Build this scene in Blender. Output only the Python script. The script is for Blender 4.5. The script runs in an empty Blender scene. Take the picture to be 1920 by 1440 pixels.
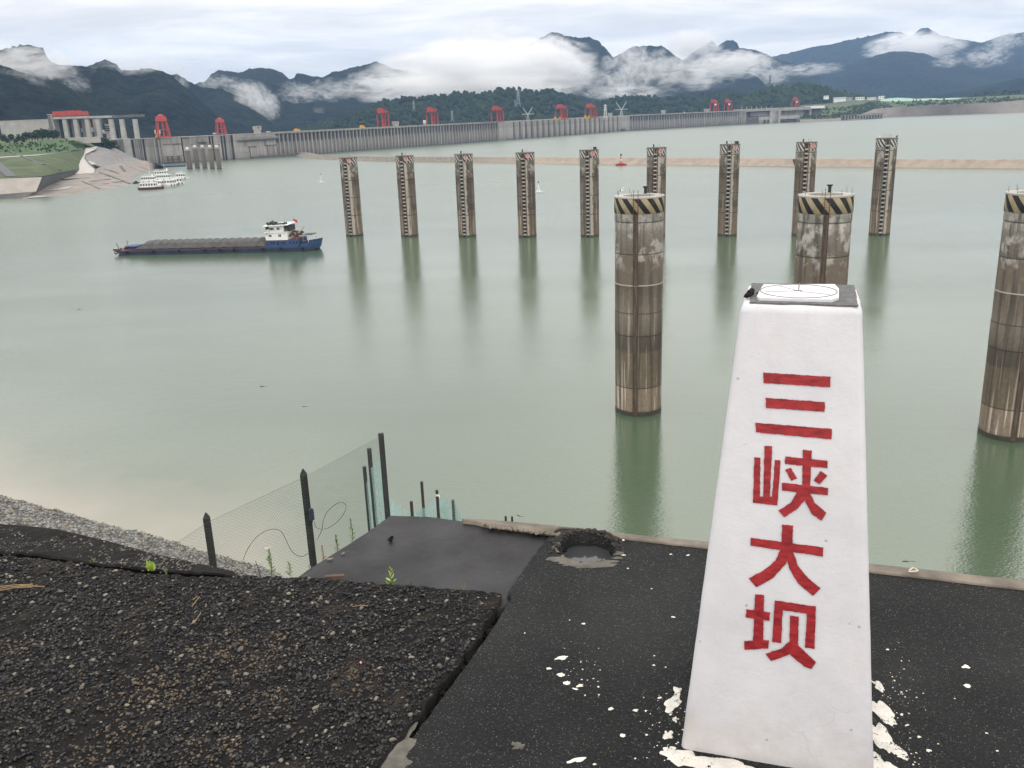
import bpy, math, random
import numpy as np
from mathutils import Vector, Matrix

random.seed(11)
rng = np.random.default_rng(11)
SC = bpy.context.scene
COL = SC.collection

# ------------------------------------------------------------------ camera
FPX, EYE, T = 1681.0, 57.0, 55.4          # focal length in photo pixels, eye height over the water, terrace level
_dn = np.array([210.0, 5570.0, FPX]); _dn /= np.linalg.norm(_dn)
_y = np.array([0, 0, 1.0]); _y = _y - _dn * (_y @ _dn); _y /= np.linalg.norm(_y)
_x = np.cross(_y, -_dn)
if _x[0] < 0: _x = -_x
ROT = np.stack([_x, _y, -_dn])            # camera (right, down, forward) -> world
EYEP = np.array([0, 0, EYE])
cam_data = bpy.data.cameras.new('camera')
cam = bpy.data.objects.new('camera', cam_data); COL.objects.link(cam)
cam_data.sensor_width = 36.0; cam_data.lens = 36.0 * FPX / 1920.0
cam_data.clip_start = 0.05; cam_data.clip_end = 60000
_r, _u, _b = ROT @ [1, 0, 0], ROT @ [0, -1, 0], ROT @ [0, 0, -1]
cam.matrix_world = Matrix(((_r[0], _u[0], _b[0], 0), (_r[1], _u[1], _b[1], 0), (_r[2], _u[2], _b[2], EYE), (0, 0, 0, 1)))
SC.camera = cam

# ------------------------------------------------------------------ node helpers
def nd(nt, typ, ins=None, **props):
    n = nt.nodes.new(typ)
    for k, v in props.items(): setattr(n, k, v)
    for k, v in (ins or {}).items():
        s = n.inputs[k]
        if isinstance(v, bpy.types.NodeSocket): nt.links.new(v, s)
        elif isinstance(v, bpy.types.Node): nt.links.new(v.outputs[0], s)
        else: s.default_value = v
    return n
def rgba(c, a=1.0): return (c[0], c[1], c[2], a)
def mth(nt, op, a, b=0.0, c=0.0, clamp=False):
    n = nd(nt, 'ShaderNodeMath', {0: a, 1: b, 2: c}, operation=op); n.use_clamp = clamp
    return n.outputs[0]
def ramp(nt, fac, stops, interp='LINEAR'):
    n = nd(nt, 'ShaderNodeValToRGB', {'Fac': fac}); cr = n.color_ramp; cr.interpolation = interp
    while len(cr.elements) < len(stops): cr.elements.new(0.5)
    for e, (p, c) in zip(cr.elements, stops):
        e.position = p; e.color = (c, c, c, 1) if isinstance(c, (int, float)) else rgba(c)
    return n.outputs['Color']
def mixc(nt, fac, a, b, mode='MIX'):
    n = nd(nt, 'ShaderNodeMix', data_type='RGBA', blend_type=mode)
    for k, v in ((0, fac), (6, a), (7, b)):
        s = n.inputs[k]
        if isinstance(v, bpy.types.NodeSocket): nt.links.new(v, s)
        elif isinstance(v, (tuple, list)) and len(v) == 3: s.default_value = rgba(v)
        else: s.default_value = v
    return n.outputs[2]
def noise(nt, vec, scale, detail=4, rough=0.55, dist=0.0):
    return nd(nt, 'ShaderNodeTexNoise', {'Vector': vec, 'Scale': scale, 'Detail': detail, 'Roughness': rough, 'Distortion': dist}).outputs['Fac']
def mapping(nt, vec, scale=(1, 1, 1), loc=(0, 0, 0), rot=(0, 0, 0)):
    return nd(nt, 'ShaderNodeMapping', {'Vector': vec, 'Scale': scale, 'Location': loc, 'Rotation': rot}).outputs[0]
def newmat(name):
    m = bpy.data.materials.new(name); m.use_nodes = True
    nt = m.node_tree; b = nt.nodes['Principled BSDF']
    return m, nt, b
def setc(nt, b, col):
    if isinstance(col, bpy.types.NodeSocket): nt.links.new(col, b.inputs['Base Color'])
    else: b.inputs['Base Color'].default_value = rgba(col)
def objco(nt): return nd(nt, 'ShaderNodeTexCoord').outputs['Object']
def worldpos(nt): return nd(nt, 'ShaderNodeNewGeometry').outputs['Position']
def bump(nt, b, h, strength=0.3, dist=0.1):
    n = nd(nt, 'ShaderNodeBump', {'Height': h, 'Strength': strength, 'Distance': dist})
    nt.links.new(n.outputs[0], b.inputs['Normal'])
def simple(name, col, rough=0.6, var=0.25, scale=2.0, metal=0.0, bmp=0.0, bscale=None, bdist=0.02, world=False, alpha=1.0, spec=None):
    m, nt, b = newmat(name)
    v = worldpos(nt) if world else objco(nt)
    f = noise(nt, v, scale, 5, 0.6)
    f = ramp(nt, f, [(0.3, 0.0), (0.7, 1.0)])
    c0 = tuple(x * (1 - var) for x in col); c1 = tuple(min(1, x * (1 + var)) for x in col)
    setc(nt, b, mixc(nt, f, c0, c1))
    b.inputs['Roughness'].default_value = rough; b.inputs['Metallic'].default_value = metal
    b.inputs['Alpha'].default_value = alpha
    if spec is not None: b.inputs['Specular IOR Level'].default_value = spec
    if bmp: bump(nt, b, noise(nt, v, bscale or scale * 4, 5, 0.6), bmp, bdist)
    return m

# ------------------------------------------------------------------ sky, sun, exposure
world = bpy.data.worlds.new('World'); SC.world = world; world.use_nodes = True
wn = world.node_tree; wn.nodes.clear()
SUN_EL, SUN_AZ = math.radians(55), math.radians(200)
sky = nd(wn, 'ShaderNodeTexSky', sky_type='NISHITA', sun_disc=False, sun_elevation=SUN_EL, sun_rotation=SUN_AZ)
gen = nd(wn, 'ShaderNodeTexCoord').outputs['Generated']
sep = nd(wn, 'ShaderNodeSeparateXYZ', {0: gen})
zz = mth(wn, 'ADD', mth(wn, 'MAXIMUM', sep.outputs[2], 0.0), 0.075)
flat = nd(wn, 'ShaderNodeCombineXYZ', {0: mth(wn, 'DIVIDE', sep.outputs[0], zz), 1: mth(wn, 'DIVIDE', sep.outputs[1], zz), 2: 0.0}).outputs[0]
n1 = noise(wn, mapping(wn, flat, (0.75, 0.80, 1), (9.1, 4.4, 0)), 1.0, 7, 0.56, 0.35)
n2 = noise(wn, mapping(wn, flat, (0.28, 0.30, 1), (9.1, 4.4, 0)), 1.0, 3, 0.5)
cl = mth(wn, 'ADD', mth(wn, 'MULTIPLY', n1, 0.65), mth(wn, 'MULTIPLY', n2, 0.45))
ccol = ramp(wn, cl, [(0.40, (0.74, 0.73, 0.735)), (0.49, (0.83, 0.82, 0.815)), (0.56, (0.98, 0.96, 0.94)), (0.64, (1.13, 1.10, 1.06))])
ccol = mixc(wn, 1.0, ccol, (12.8, 12.4, 11.75), 'MULTIPLY')
over = mth(wn, 'ADD', 0.92, mth(wn, 'MULTIPLY', mth(wn, 'MAXIMUM', sep.outputs[2], 0.0), 1.10))   # an overcast sky is brighter overhead
ccol = mixc(wn, 1.0, ccol, nd(wn, 'ShaderNodeCombineColor', {0: over, 1: over, 2: over}).outputs[0], 'MULTIPLY')
skc = mixc(wn, 0.96, sky.outputs[0], ccol)
bg = nd(wn, 'ShaderNodeBackground', {'Color': skc, 'Strength': 0.1})
nd(wn, 'ShaderNodeOutputWorld', {'Surface': bg.outputs[0]})
sun_d = bpy.data.lights.new('sun', 'SUN'); sun_d.energy = 0.5; sun_d.angle = math.radians(30); sun_d.color = (1, 0.97, 0.92)
sun = bpy.data.objects.new('sun', sun_d); COL.objects.link(sun)
_sd = Vector((math.sin(SUN_AZ) * math.cos(SUN_EL), math.cos(SUN_AZ) * math.cos(SUN_EL), math.sin(SUN_EL)))
sun.rotation_euler = _sd.to_track_quat('Z', 'Y').to_euler(); sun.location = (0, -50, 200)
SC.view_settings.view_transform = 'Standard'; SC.view_settings.look = 'None'
SC.view_settings.exposure = 0.0; SC.view_settings.gamma = 1.0; SC.view_settings.use_curve_mapping = False
SC.render.engine = 'CYCLES'
SC.cycles.max_bounces = 10; SC.cycles.diffuse_bounces = 2; SC.cycles.glossy_bounces = 3; SC.cycles.transparent_max_bounces = 12
SC.cycles.volume_bounces = 8; SC.cycles.volume_max_steps = 128
SC.cycles.use_denoising = True

# ------------------------------------------------------------------ geometry helpers
def ray(px, py):
    d = ROT @ np.array([px - 960.0, py - 720.0, FPX]); return d / np.linalg.norm(d)
def onz(px, py, z):                        # where the line of sight meets level z
    d = ray(px, py); return EYEP + d * ((z - EYE) / d[2])
def aty(px, py, y):                        # where it reaches world distance y
    d = ray(px, py); return EYEP + d * (y / d[1])
def ath(px, py, r):                        # where it reaches horizontal range r
    d = ray(px, py); return EYEP + d * (r / math.hypot(d[0], d[1]))
def onplane(px, py, p0, nrm):
    d = ray(px, py); return EYEP + d * (((p0 - EYEP) @ nrm) / (d @ nrm))
def proj(P):
    P = np.atleast_2d(np.asarray(P, float)); c = (P - EYEP) @ ROT
    return np.stack([960 + FPX * c[:, 0] / c[:, 2], 720 + FPX * c[:, 1] / c[:, 2]], 1)

def _hash(ix, iy, iz, s):
    h = (ix * 374761393 + iy * 668265263 + iz * 2147483647 + s * 144269504) & 0xffffffff
    h = ((h ^ (h >> 13)) * 1274126177) & 0xffffffff
    h = ((h ^ (h >> 16)) * 2246822519) & 0xffffffff
    return ((h ^ (h >> 15)) & 0xffffff) / float(0xffffff)
def vn(x, y, s=0):
    x = np.asarray(x, float); y = np.asarray(y, float)
    ix = np.floor(x).astype(np.int64); iy = np.floor(y).astype(np.int64)
    fx = x - ix; fy = y - iy; fx = fx * fx * (3 - 2 * fx); fy = fy * fy * (3 - 2 * fy)
    a = _hash(ix, iy, 0, s); b = _hash(ix + 1, iy, 0, s); c = _hash(ix, iy + 1, 0, s); d = _hash(ix + 1, iy + 1, 0, s)
    return (a * (1 - fx) + b * fx) * (1 - fy) + (c * (1 - fx) + d * fx) * fy
def fbm(x, y, o=4, s=0, g=0.5):
    t = 0; a = 1; n = 0
    for i in range(o):
        t = t + a * vn(x * 2 ** i, y * 2 ** i, s + i * 7); n += a; a *= g
    return t / n
def ridged(x, y, o=4, s=0):
    t = 0; a = 1; n = 0
    for i in range(o):
        t = t + a * (1 - np.abs(2 * vn(x * 2 ** i, y * 2 ** i, s + i * 5) - 1)); n += a; a *= 0.5
    return t / n

def raw_mesh(name, V, Fc, mats, colors=None, smooth=False, mi=None):
    V = np.asarray(V, np.float32); Fc = np.asarray(Fc, np.int32)
    me = bpy.data.meshes.new(name); k = Fc.shape[1]
    me.vertices.add(len(V)); me.vertices.foreach_set('co', V.ravel())
    me.loops.add(Fc.size); me.loops.foreach_set('vertex_index', Fc.ravel())
    me.polygons.add(len(Fc)); me.polygons.foreach_set('loop_start', np.arange(0, Fc.size, k, dtype=np.int32))
    me.polygons.foreach_set('loop_total', np.full(len(Fc), k, np.int32))
    if smooth: me.polygons.foreach_set('use_smooth', np.ones(len(Fc), bool))
    for m in (mats if isinstance(mats, (list, tuple)) else [mats]): me.materials.append(m)
    if mi is not None: me.polygons.foreach_set('material_index', np.asarray(mi, np.int32))
    if colors is not None:
        a = me.color_attributes.new('tint', 'FLOAT_COLOR', 'POINT')
        a.data.foreach_set('color', np.concatenate([colors, np.ones((len(V), 1))], 1).astype(np.float32).ravel())
    me.update(); me.validate()
    return me
def link(name, me, parent=None, loc=None, rz=0.0):
    o = bpy.data.objects.new(name, me); COL.objects.link(o)
    if loc is not None: o.location = Vector(loc)
    if rz: o.rotation_euler = (0, 0, rz)
    if parent is not None: o.parent = parent
    return o
def tag(o, label=None, cat=None, group=None, kind=None):
    if label: o['label'] = label
    if cat: o['category'] = cat
    if group: o['group'] = group
    if kind: o['kind'] = kind
    return o
def thing(name, label, cat, loc=(0, 0, 0), rz=0.0, group=None):
    return tag(link(name, None, None, loc, rz), label, cat, group, 'thing')
def copy_tree(o, parent=None):
    c = o.copy(); COL.objects.link(c)
    if parent is not None: c.parent = parent
    for ch in list(o.children): copy_tree(ch, c)
    return c

_t = (1 + 5 ** 0.5) / 2
ICO_V = np.array([(-1, _t, 0), (1, _t, 0), (-1, -_t, 0), (1, -_t, 0), (0, -1, _t), (0, 1, _t), (0, -1, -_t), (0, 1, -_t), (_t, 0, -1), (_t, 0, 1), (-_t, 0, -1), (-_t, 0, 1)], float)
ICO_V /= np.linalg.norm(ICO_V[0])
ICO_F = np.array([(0, 11, 5), (0, 5, 1), (0, 1, 7), (0, 7, 10), (0, 10, 11), (1, 5, 9), (5, 11, 4), (11, 10, 2), (10, 7, 6), (7, 1, 8), (3, 9, 4), (3, 4, 2), (3, 2, 6), (3, 6, 8), (3, 8, 9), (4, 9, 5), (2, 4, 11), (6, 2, 10), (8, 6, 7), (9, 8, 1)])
def ico2():
    V = [tuple(v) for v in ICO_V]; Fc = []; cache = {}
    def mid(a, b):
        k = (min(a, b), max(a, b))
        if k not in cache:
            m = (np.array(V[a]) + V[b]); m /= np.linalg.norm(m); V.append(tuple(m)); cache[k] = len(V) - 1
        return cache[k]
    for a, b, c in ICO_F:
        ab, bc, ca = mid(a, b), mid(b, c), mid(c, a); Fc += [(a, ab, ca), (b, bc, ab), (c, ca, bc), (ab, bc, ca)]
    return np.array(V), np.array(Fc)
ICO2_V, ICO2_F = ico2()
def blobs(P, S, jit=0.25, lvl=1, flat=None):
    """many small lumps as one vertex/face array; P centres (n,3), S sizes (n,3)"""
    bv, bf = (ICO_V, ICO_F) if lvl == 1 else (ICO2_V, ICO2_F)
    n = len(P); k = len(bv)
    V = np.repeat(bv[None], n, 0) * (1 + jit * (rng.random((n, k, 1)) - 0.5) * 2)
    V = V * np.asarray(S)[:, None, :]
    a = rng.random(n) * 2 * np.pi; c, s = np.cos(a)[:, None], np.sin(a)[:, None]
    V = np.stack([V[..., 0] * c - V[..., 1] * s, V[..., 0] * s + V[..., 1] * c, V[..., 2]], 2) + np.asarray(P)[:, None, :]
    Fc = (bf[None] + (np.arange(n) * k)[:, None, None]).reshape(-1, 3)
    return V.reshape(-1, 3), Fc, k

class MB:
    def __init__(s): s.v, s.f, s.m = [], [], []
    def add(s, V, Fs, mi=0):
        o = len(s.v); s.v += [tuple(float(c) for c in p) for p in V]
        s.f += [tuple(int(i) + o for i in q) for q in Fs]; s.m += [mi] * len(Fs); return s
    def box(s, c, d, rz=0.0, mi=0, taper=1.0, rx=0.0):
        x, y, z = d[0] / 2, d[1] / 2, d[2] / 2; V = []
        for k, q in ((-1, 1.0), (1, taper)):
            for a, b in ((-1, -1), (1, -1), (1, 1), (-1, 1)): V.append((a * x * q, b * y * q, k * z))
        M = Matrix.Translation(Vector(c)) @ Matrix.Rotation(rz, 4, 'Z') @ Matrix.Rotation(rx, 4, 'X')
        return s.add([M @ Vector(p) for p in V], [(0, 3, 2, 1), (4, 5, 6, 7), (0, 1, 5, 4), (1, 2, 6, 5), (2, 3, 7, 6), (3, 0, 4, 7)], mi)
    def bb(s, x0, x1, y0, y1, z0, z1, mi=0):
        return s.box(((x0 + x1) / 2, (y0 + y1) / 2, (z0 + z1) / 2), (abs(x1 - x0), abs(y1 - y0), abs(z1 - z0)), mi=mi)
    def tube(s, p0, p1, r0, r1=None, n=8, mi=0, cap=True):
        r1 = r0 if r1 is None else r1; a, b = Vector(p0), Vector(p1); d = (b - a)
        if d.length < 1e-9: return s
        d.normalize(); u = d.orthogonal().normalized(); w = d.cross(u); V = []
        for c, r in ((a, r0), (b, r1)):
            for i in range(n):
                t = 2 * math.pi * i / n; V.append(c + u * (r * math.cos(t)) + w * (r * math.sin(t)))
        Fs = [(i, (i + 1) % n, n + (i + 1) % n, n + i) for i in range(n)]
        if cap: Fs += [tuple(range(n - 1, -1, -1)), tuple(range(n, 2 * n))]
        return s.add(V, Fs, mi)
    def path(s, pts, r, n=6, mi=0):
        pts = [Vector(p) for p in pts]; V = []; m = len(pts); u = None
        for i, p in enumerate(pts):
            d = (pts[min(i + 1, m - 1)] - pts[max(i - 1, 0)]).normalized()
            u = d.orthogonal().normalized() if u is None else (u - d * u.dot(d)).normalized()
            w = d.cross(u); rr = r[i] if isinstance(r, (list, tuple)) else r
            V += [p + u * (rr * math.cos(2 * math.pi * k / n)) + w * (rr * math.sin(2 * math.pi * k / n)) for k in range(n)]
        Fs = [(i * n + k, i * n + (k + 1) % n, (i + 1) * n + (k + 1) % n, (i + 1) * n + k) for i in range(m - 1) for k in range(n)]
        Fs += [tuple(range(n - 1, -1, -1)), tuple(range((m - 1) * n, m * n))]
        return s.add(V, Fs, mi)
    def lathe(s, prof, n=32, c=(0, 0, 0), mi=0, close=False):
        V = []; m = len(prof)
        for r, z in prof:
            V += [(c[0] + r * math.cos(2 * math.pi * k / n), c[1] + r * math.sin(2 * math.pi * k / n), c[2] + z) for k in range(n)]
        Fs = [(i * n + k, i * n + (k + 1) % n, (i + 1) * n + (k + 1) % n, (i + 1) * n + k) for i in range(m - 1) for k in range(n)]
        if close: Fs += [tuple(range(n - 1, -1, -1)), tuple(range((m - 1) * n, m * n))]
        return s.add(V, Fs, mi)
    def prism(s, poly, z0, z1, mi=0):
        n = len(poly); V = [(p[0], p[1], z0) for p in poly] + [(p[0], p[1], z1) for p in poly]
        Fs = [tuple(range(n - 1, -1, -1)), tuple(range(n, 2 * n))] + [(i, (i + 1) % n, n + (i + 1) % n, n + i) for i in range(n)]
        return s.add(V, Fs, mi)
    def side(s, poly, y0, y1, mi=0):       # outline in x-z, extruded along y
        n = len(poly); V = [(p[0], y0, p[1]) for p in poly] + [(p[0], y1, p[1]) for p in poly]
        Fs = [tuple(range(n)), tuple(range(2 * n - 1, n - 1, -1))] + [(i, n + i, n + (i + 1) % n, (i + 1) % n) for i in range(n)]
        return s.add(V, Fs, mi)
    def ico(s, c, d, jit=0.15, lvl=1, mi=0):
        V, Fc, _ = blobs(np.array([c], float), np.array([d if not isinstance(d, (int, float)) else (d, d, d)], float), jit, lvl)
        return s.add(V, Fc, mi)
    def mesh(s, name, mats, smooth=False):
        me = bpy.data.meshes.new(name); me.from_pydata(s.v, [], s.f)
        for m in (mats if isinstance(mats, (list, tuple)) else [mats]): me.materials.append(m)
        if len(me.materials) > 1: me.polygons.foreach_set('material_index', s.m)
        if smooth: me.polygons.foreach_set('use_smooth', [True] * len(s.f))
        me.update(); return me
    def build(s, name, mats, parent=None, smooth=False, loc=None, rz=0.0):
        return link(name, s.mesh(name, mats, smooth), parent, loc, rz)

# ------------------------------------------------------------------ materials
M = {}
M['concrete'] = simple('concrete', (0.36, 0.35, 0.33), 0.85, 0.18, 0.15, world=True, bmp=0.2, bscale=1.0, bdist=0.1)
M['concrete_pale'] = simple('pale_concrete', (0.38, 0.365, 0.335), 0.85, 0.15, 0.1, world=True)
M['concrete_dark'] = simple('stained_concrete', (0.125, 0.118, 0.106), 0.85, 0.3, 0.12, world=True)
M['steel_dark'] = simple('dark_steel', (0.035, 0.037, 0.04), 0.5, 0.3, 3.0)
M['black'] = simple('black_paint', (0.015, 0.015, 0.017), 0.45, 0.3, 3.0)
M['white'] = simple('white_paint', (0.78, 0.78, 0.77), 0.45, 0.06, 0.8)
M['red'] = simple('red_paint', (0.40, 0.046, 0.030), 0.6, 0.25, 0.25)
M['red_dark'] = simple('red_oxide_paint', (0.105, 0.026, 0.022), 0.6, 0.3, 0.5)
M['orange'] = simple('yellow_machine_paint', (0.60, 0.33, 0.03), 0.5, 0.15, 0.5)
M['blue'] = simple('blue_hull_paint', (0.024, 0.060, 0.165), 0.55, 0.25, 0.6)
M['blue_grey'] = simple('faded_blue_hull_paint', (0.030, 0.044, 0.078), 0.6, 0.3, 0.35)
M['glass'] = simple('dark_window_glass', (0.02, 0.024, 0.028), 0.12, 0.2, 1.0)
M['rust'] = simple('rusty_steel', (0.10, 0.055, 0.035), 0.8, 0.4, 4.0)
M['galv'] = simple('pale_galvanised_steel', (0.42, 0.44, 0.46), 0.5, 0.1, 1.0, metal=0.2)
M['trunk'] = simple('bark', (0.07, 0.055, 0.04), 0.9, 0.3, 3.0)
M['leaf'] = simple('tree_leaves', (0.030, 0.062, 0.026), 0.75, 0.5, 0.35)
M['leaf_bush'] = simple('bush_leaves', (0.020, 0.040, 0.018), 0.75, 0.5, 0.35)
M['earth'] = simple('hillside_earth', (0.06, 0.055, 0.045), 0.9, 0.4, 0.3, bmp=0.4, bscale=2.0)
M['tarp'] = simple('grey_tarpaulin', (0.072, 0.070, 0.069), 0.75, 0.30, 0.5, bmp=0.3, bscale=2.0, bdist=0.1)
M['rubber'] = simple('tyre_rubber', (0.012, 0.012, 0.013), 0.8, 0.2, 3.0)

# ================================================================== WATER, HAZE, MOUNTAINS
def make_water():
    m, nt, b = newmat('lake_water'); P = worldpos(nt)
    sp = nd(nt, 'ShaderNodeSeparateXYZ', {0: P})
    # silt washed off the rubble shore
    d = mth(nt, 'ADD', mth(nt, 'MULTIPLY', mth(nt, 'ADD', sp.outputs[0], 57.5), 0.492), mth(nt, 'MULTIPLY', mth(nt, 'ADD', sp.outputs[1], -121.0), 0.870))
    d = mth(nt, 'ADD', d, mth(nt, 'MULTIPLY', mth(nt, 'ADD', noise(nt, P, 0.022, 4, 0.55), -0.5), 40.0))
    silt = ramp(nt, mth(nt, 'DIVIDE', d, 70.0), [(0.0, 1.0), (0.08, 0.72), (0.28, 0.22), (0.75, 0.0)])
    big = noise(nt, P, 0.006, 4, 0.55)
    base = mixc(nt, ramp(nt, big, [(0.35, 0.0), (0.65, 1.0)]), (0.062, 0.100, 0.060), (0.076, 0.114, 0.072))
    silt = mth(nt, 'MULTIPLY', silt, ramp(nt, mth(nt, 'DIVIDE', mth(nt, 'ADD', sp.outputs[0], 90.0), 100.0), [(0.0, 1.0), (0.52, 0.9), (0.68, 0.0)]))
    setc(nt, b, mixc(nt, silt, base, (0.29, 0.265, 0.205)))
    nt.links.new(ramp(nt, mth(nt, 'DIVIDE', mth(nt, 'ADD', sp.outputs[1], mth(nt, 'MULTIPLY', noise(nt, P, 0.004, 3), 200.0)), 1400.0), [(0.20, 0.11), (0.55, 0.26), (1.0, 0.33)]), b.inputs['Roughness'])   # open water beyond the columns is windier
    b.inputs['IOR'].default_value = 2.0
    w1 = noise(nt, mapping(nt, P, (1.15, 1.7, 1), rot=(0, 0, 0.3)), 1.6, 3, 0.55)
    w2 = noise(nt, mapping(nt, P, (1, 1.5, 1), rot=(0, 0, -0.5)), 0.23, 2, 0.5)
    gust = ramp(nt, noise(nt, mapping(nt, P, (0.6, 1.6, 1), rot=(0, 0, 0.25)), 0.008, 4, 0.6), [(0.36, 0.25), (0.62, 1.0)])
    h = mth(nt, 'MULTIPLY', mth(nt, 'ADD', mth(nt, 'MULTIPLY', w1, 0.052), mth(nt, 'MULTIPLY', w2, 0.055)), gust)
    bump(nt, b, h, 1.0, 1.0)
    s = 13000.0
    me = raw_mesh('water', [(-s, -60, 0), (s, -60, 0), (s, s, 0), (-s, s, 0)], [(0, 1, 2, 3)], m)
    tag(link('water', me), kind='structure')
make_water()

hz = bpy.data.materials.new('haze'); hz.use_nodes = True; hn = hz.node_tree; hn.nodes.clear()
HAZE = 4.7e-5
hv = nd(hn, 'ShaderNodeVolumePrincipled', {'Color': (0.40, 0.62, 1.0, 1), 'Density': HAZE, 'Anisotropy': 0.0})
nd(hn, 'ShaderNodeOutputMaterial', {'Volume': hv.outputs[0]})
tag(MB().bb(-14000, 14000, -400, 14000, -12, 1150).build('haze', hz), kind='stuff')

def forest_mat(name, c0, c1, scale, bd):
    m, nt, b = newmat(name); P = worldpos(nt)
    f = noise(nt, P, scale, 6, 0.65); g = noise(nt, P, scale * 0.12, 4, 0.55)
    f = mth(nt, 'ADD', mth(nt, 'MULTIPLY', f, 0.6), mth(nt, 'MULTIPLY', g, 0.4))
    setc(nt, b, ramp(nt, f, [(0.36, c0), (0.62, c1)]))
    b.inputs['Roughness'].default_value = 0.95; b.inputs['Specular IOR Level'].default_value = 0.0
    bump(nt, b, noise(nt, P, scale * 1.3, 5, 0.6), 1.0, bd)
    return m
M['mount'] = forest_mat('forested_mountainside', (0.002, 0.003, 0.003), (0.034, 0.042, 0.026), 0.030, 60)
M['hill'] = forest_mat('wooded_hillside', (0.010, 0.018, 0.012), (0.045, 0.060, 0.030), 0.03, 12)

def ridge(name, pts, D, front, back, seed, rough=0.16, mat='mount', nu=260, nv=46, base=-2.0, spur=1.0, tilt=0.0):
    """a mountain ridge: crest through the skyline points at range D, slopes falling off before and behind it, cut by gullies"""
    pts = np.array(pts, float); t = np.linspace(0, 1, len(pts)); 
    seg = np.concatenate([[0], np.cumsum(np.hypot(*np.diff(pts, axis=0).T))]); seg /= seg[-1]
    u = np.linspace(0, 1, nu); px = np.interp(u, seg, pts[:, 0]); py = np.interp(u, seg, pts[:, 1])
    Ds = np.interp(u, [0, 1], D) if isinstance(D, (tuple, list)) else np.full(nu, float(D))
    R = np.stack([ray(a, b) for a, b in zip(px, py)])
    hr = np.hypot(R[:, 0], R[:, 1]); az = np.arctan2(R[:, 0], R[:, 1]); zc = EYE + Ds * R[:, 2] / hr
    wob = (fbm(u * 9 + seed, u * 0 + 3.3, 3, seed) - 0.5) * 0.16
    Ds2 = Ds * (1 + 0.0 * wob)
    vs = np.concatenate([-np.linspace(1, 0, nv) ** 1.25, np.linspace(0, 1, nv // 3 + 1)[1:]])
    V = []
    for v in vs:
        L = front if v < 0 else back
        rr = Ds2 + v * L
        x = rr * np.sin(az); y = rr * np.cos(az); a = abs(v)
        prof = (1 - a) ** (1.15 if v < 0 else 1.0)
        h = zc * prof
        if v != 0:
            env = np.sin(np.pi * min(1, a * 1.0)) ** 0.7
            k = 1.0 / (front * 0.45)
            g = ridged(x * k + seed * 3.1, y * k * 0.55 + seed, 5, seed) - 0.55
            h = h + zc * rough * 3.2 * g * env * spur + zc * 0.10 * (fbm(x * k * 6, y * k * 6, 3, seed + 3) - .5) * env
            h = np.minimum(h, zc * (1 - 0.10 * a) - a * 6)
        else:
            h = h + zc * 0.020 * (fbm(u * nu / 4.0, u * 0 + 1, 4, seed, .6) - 0.5) * 2
        h = np.maximum(h, base) if a > 0.97 else np.maximum(h, base + 0.5)
        if a >= 0.999: h = np.full_like(h, base)
        V.append(np.stack([x, y, h], 1))
    V = np.concatenate(V); nr = len(vs)
    i, j = np.meshgrid(np.arange(nr - 1), np.arange(nu - 1), indexing='ij'); q = (i * nu + j).ravel()
    Fc = np.stack([q, q + 1, q + nu + 1, q + nu], 1)
    o = tag(link(name, raw_mesh(name, V, Fc, M[mat], smooth=True)), kind='structure')
    return o, V.reshape(nr, nu, 3)

# left range, nearest spur first
ridge('mountain', [(-140, 95), (-60, 108), (0, 122), (30, 132), (60, 143), (110, 152), (150, 177), (190, 205), (225, 222), (262, 243), (300, 262)], 2650, 800, 700, 3, 0.12)
ridge('mountain', [(-160, 88), (-40, 98), (0, 94), (14, 91), (28, 86), (46, 83), (60, 86), (80, 90), (87, 104), (97, 117), (108, 121), (130, 122), (168, 125), (182, 116), (196, 112), (206, 115), (218, 121), (228, 132), (245, 132), (262, 131), (280, 128), (300, 133), (320, 140), (332, 151), (345, 162), (362, 172), (385, 196), (405, 214), (430, 232), (470, 256)], 3250, 950, 700, 5, 0.13, nu=420)
ridge('mountain', [(300, 148), (330, 138), (345, 146), (352, 151), (365, 158), (378, 164), (395, 166), (420, 169), (440, 178), (458, 186), (474, 192), (490, 204), (506, 218), (524, 232), (548, 248)], 3900, 900, 600, 8, 0.13)
ridge('mountain', [(340, 165), (385, 152), (398, 138), (410, 131), (428, 133), (450, 137), (465, 129), (485, 127), (512, 130), (530, 137), (543, 149), (552, 146), (556, 138), (566, 138), (585, 143), (606, 145), (622, 136), (640, 132), (660, 127), (690, 121), (706, 115), (720, 121), (740, 130), (762, 131), (800, 144), (860, 160), (940, 180)], 5200, 1500, 900, 11, 0.15, nu=420)
ridge('mountain', [(420, 190), (520, 196), (600, 190), (660, 205), (720, 214), (780, 214), (860, 205), (940, 200)], 4300, 900, 500, 14, 0.15)
ridge('mountain', [(900, 130), (950, 104), (985, 84), (1005, 76), (1022, 66), (1032, 61), (1042, 62), (1060, 66), (1080, 70), (1108, 70), (1124, 79), (1136, 92), (1150, 108), (1172, 96), (1186, 88), (1202, 86), (1240, 86), (1250, 91), (1270, 107), (1290, 118), (1310, 128), (1345, 132), (1380, 134), (1408, 138), (1422, 146), (1434, 158), (1444, 168), (1460, 185)], 6000, 1700, 900, 17, 0.15, nu=460)
ridge('mountain', [(1270, 120), (1300, 98), (1318, 86), (1328, 80), (1335, 76), (1340, 82), (1345, 88), (1352, 82), (1362, 76), (1374, 76), (1382, 80), (1386, 90), (1420, 95), (1436, 101), (1447, 108), (1480, 118), (1540, 130)], 7600, 1700, 900, 21, 0.15)
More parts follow.
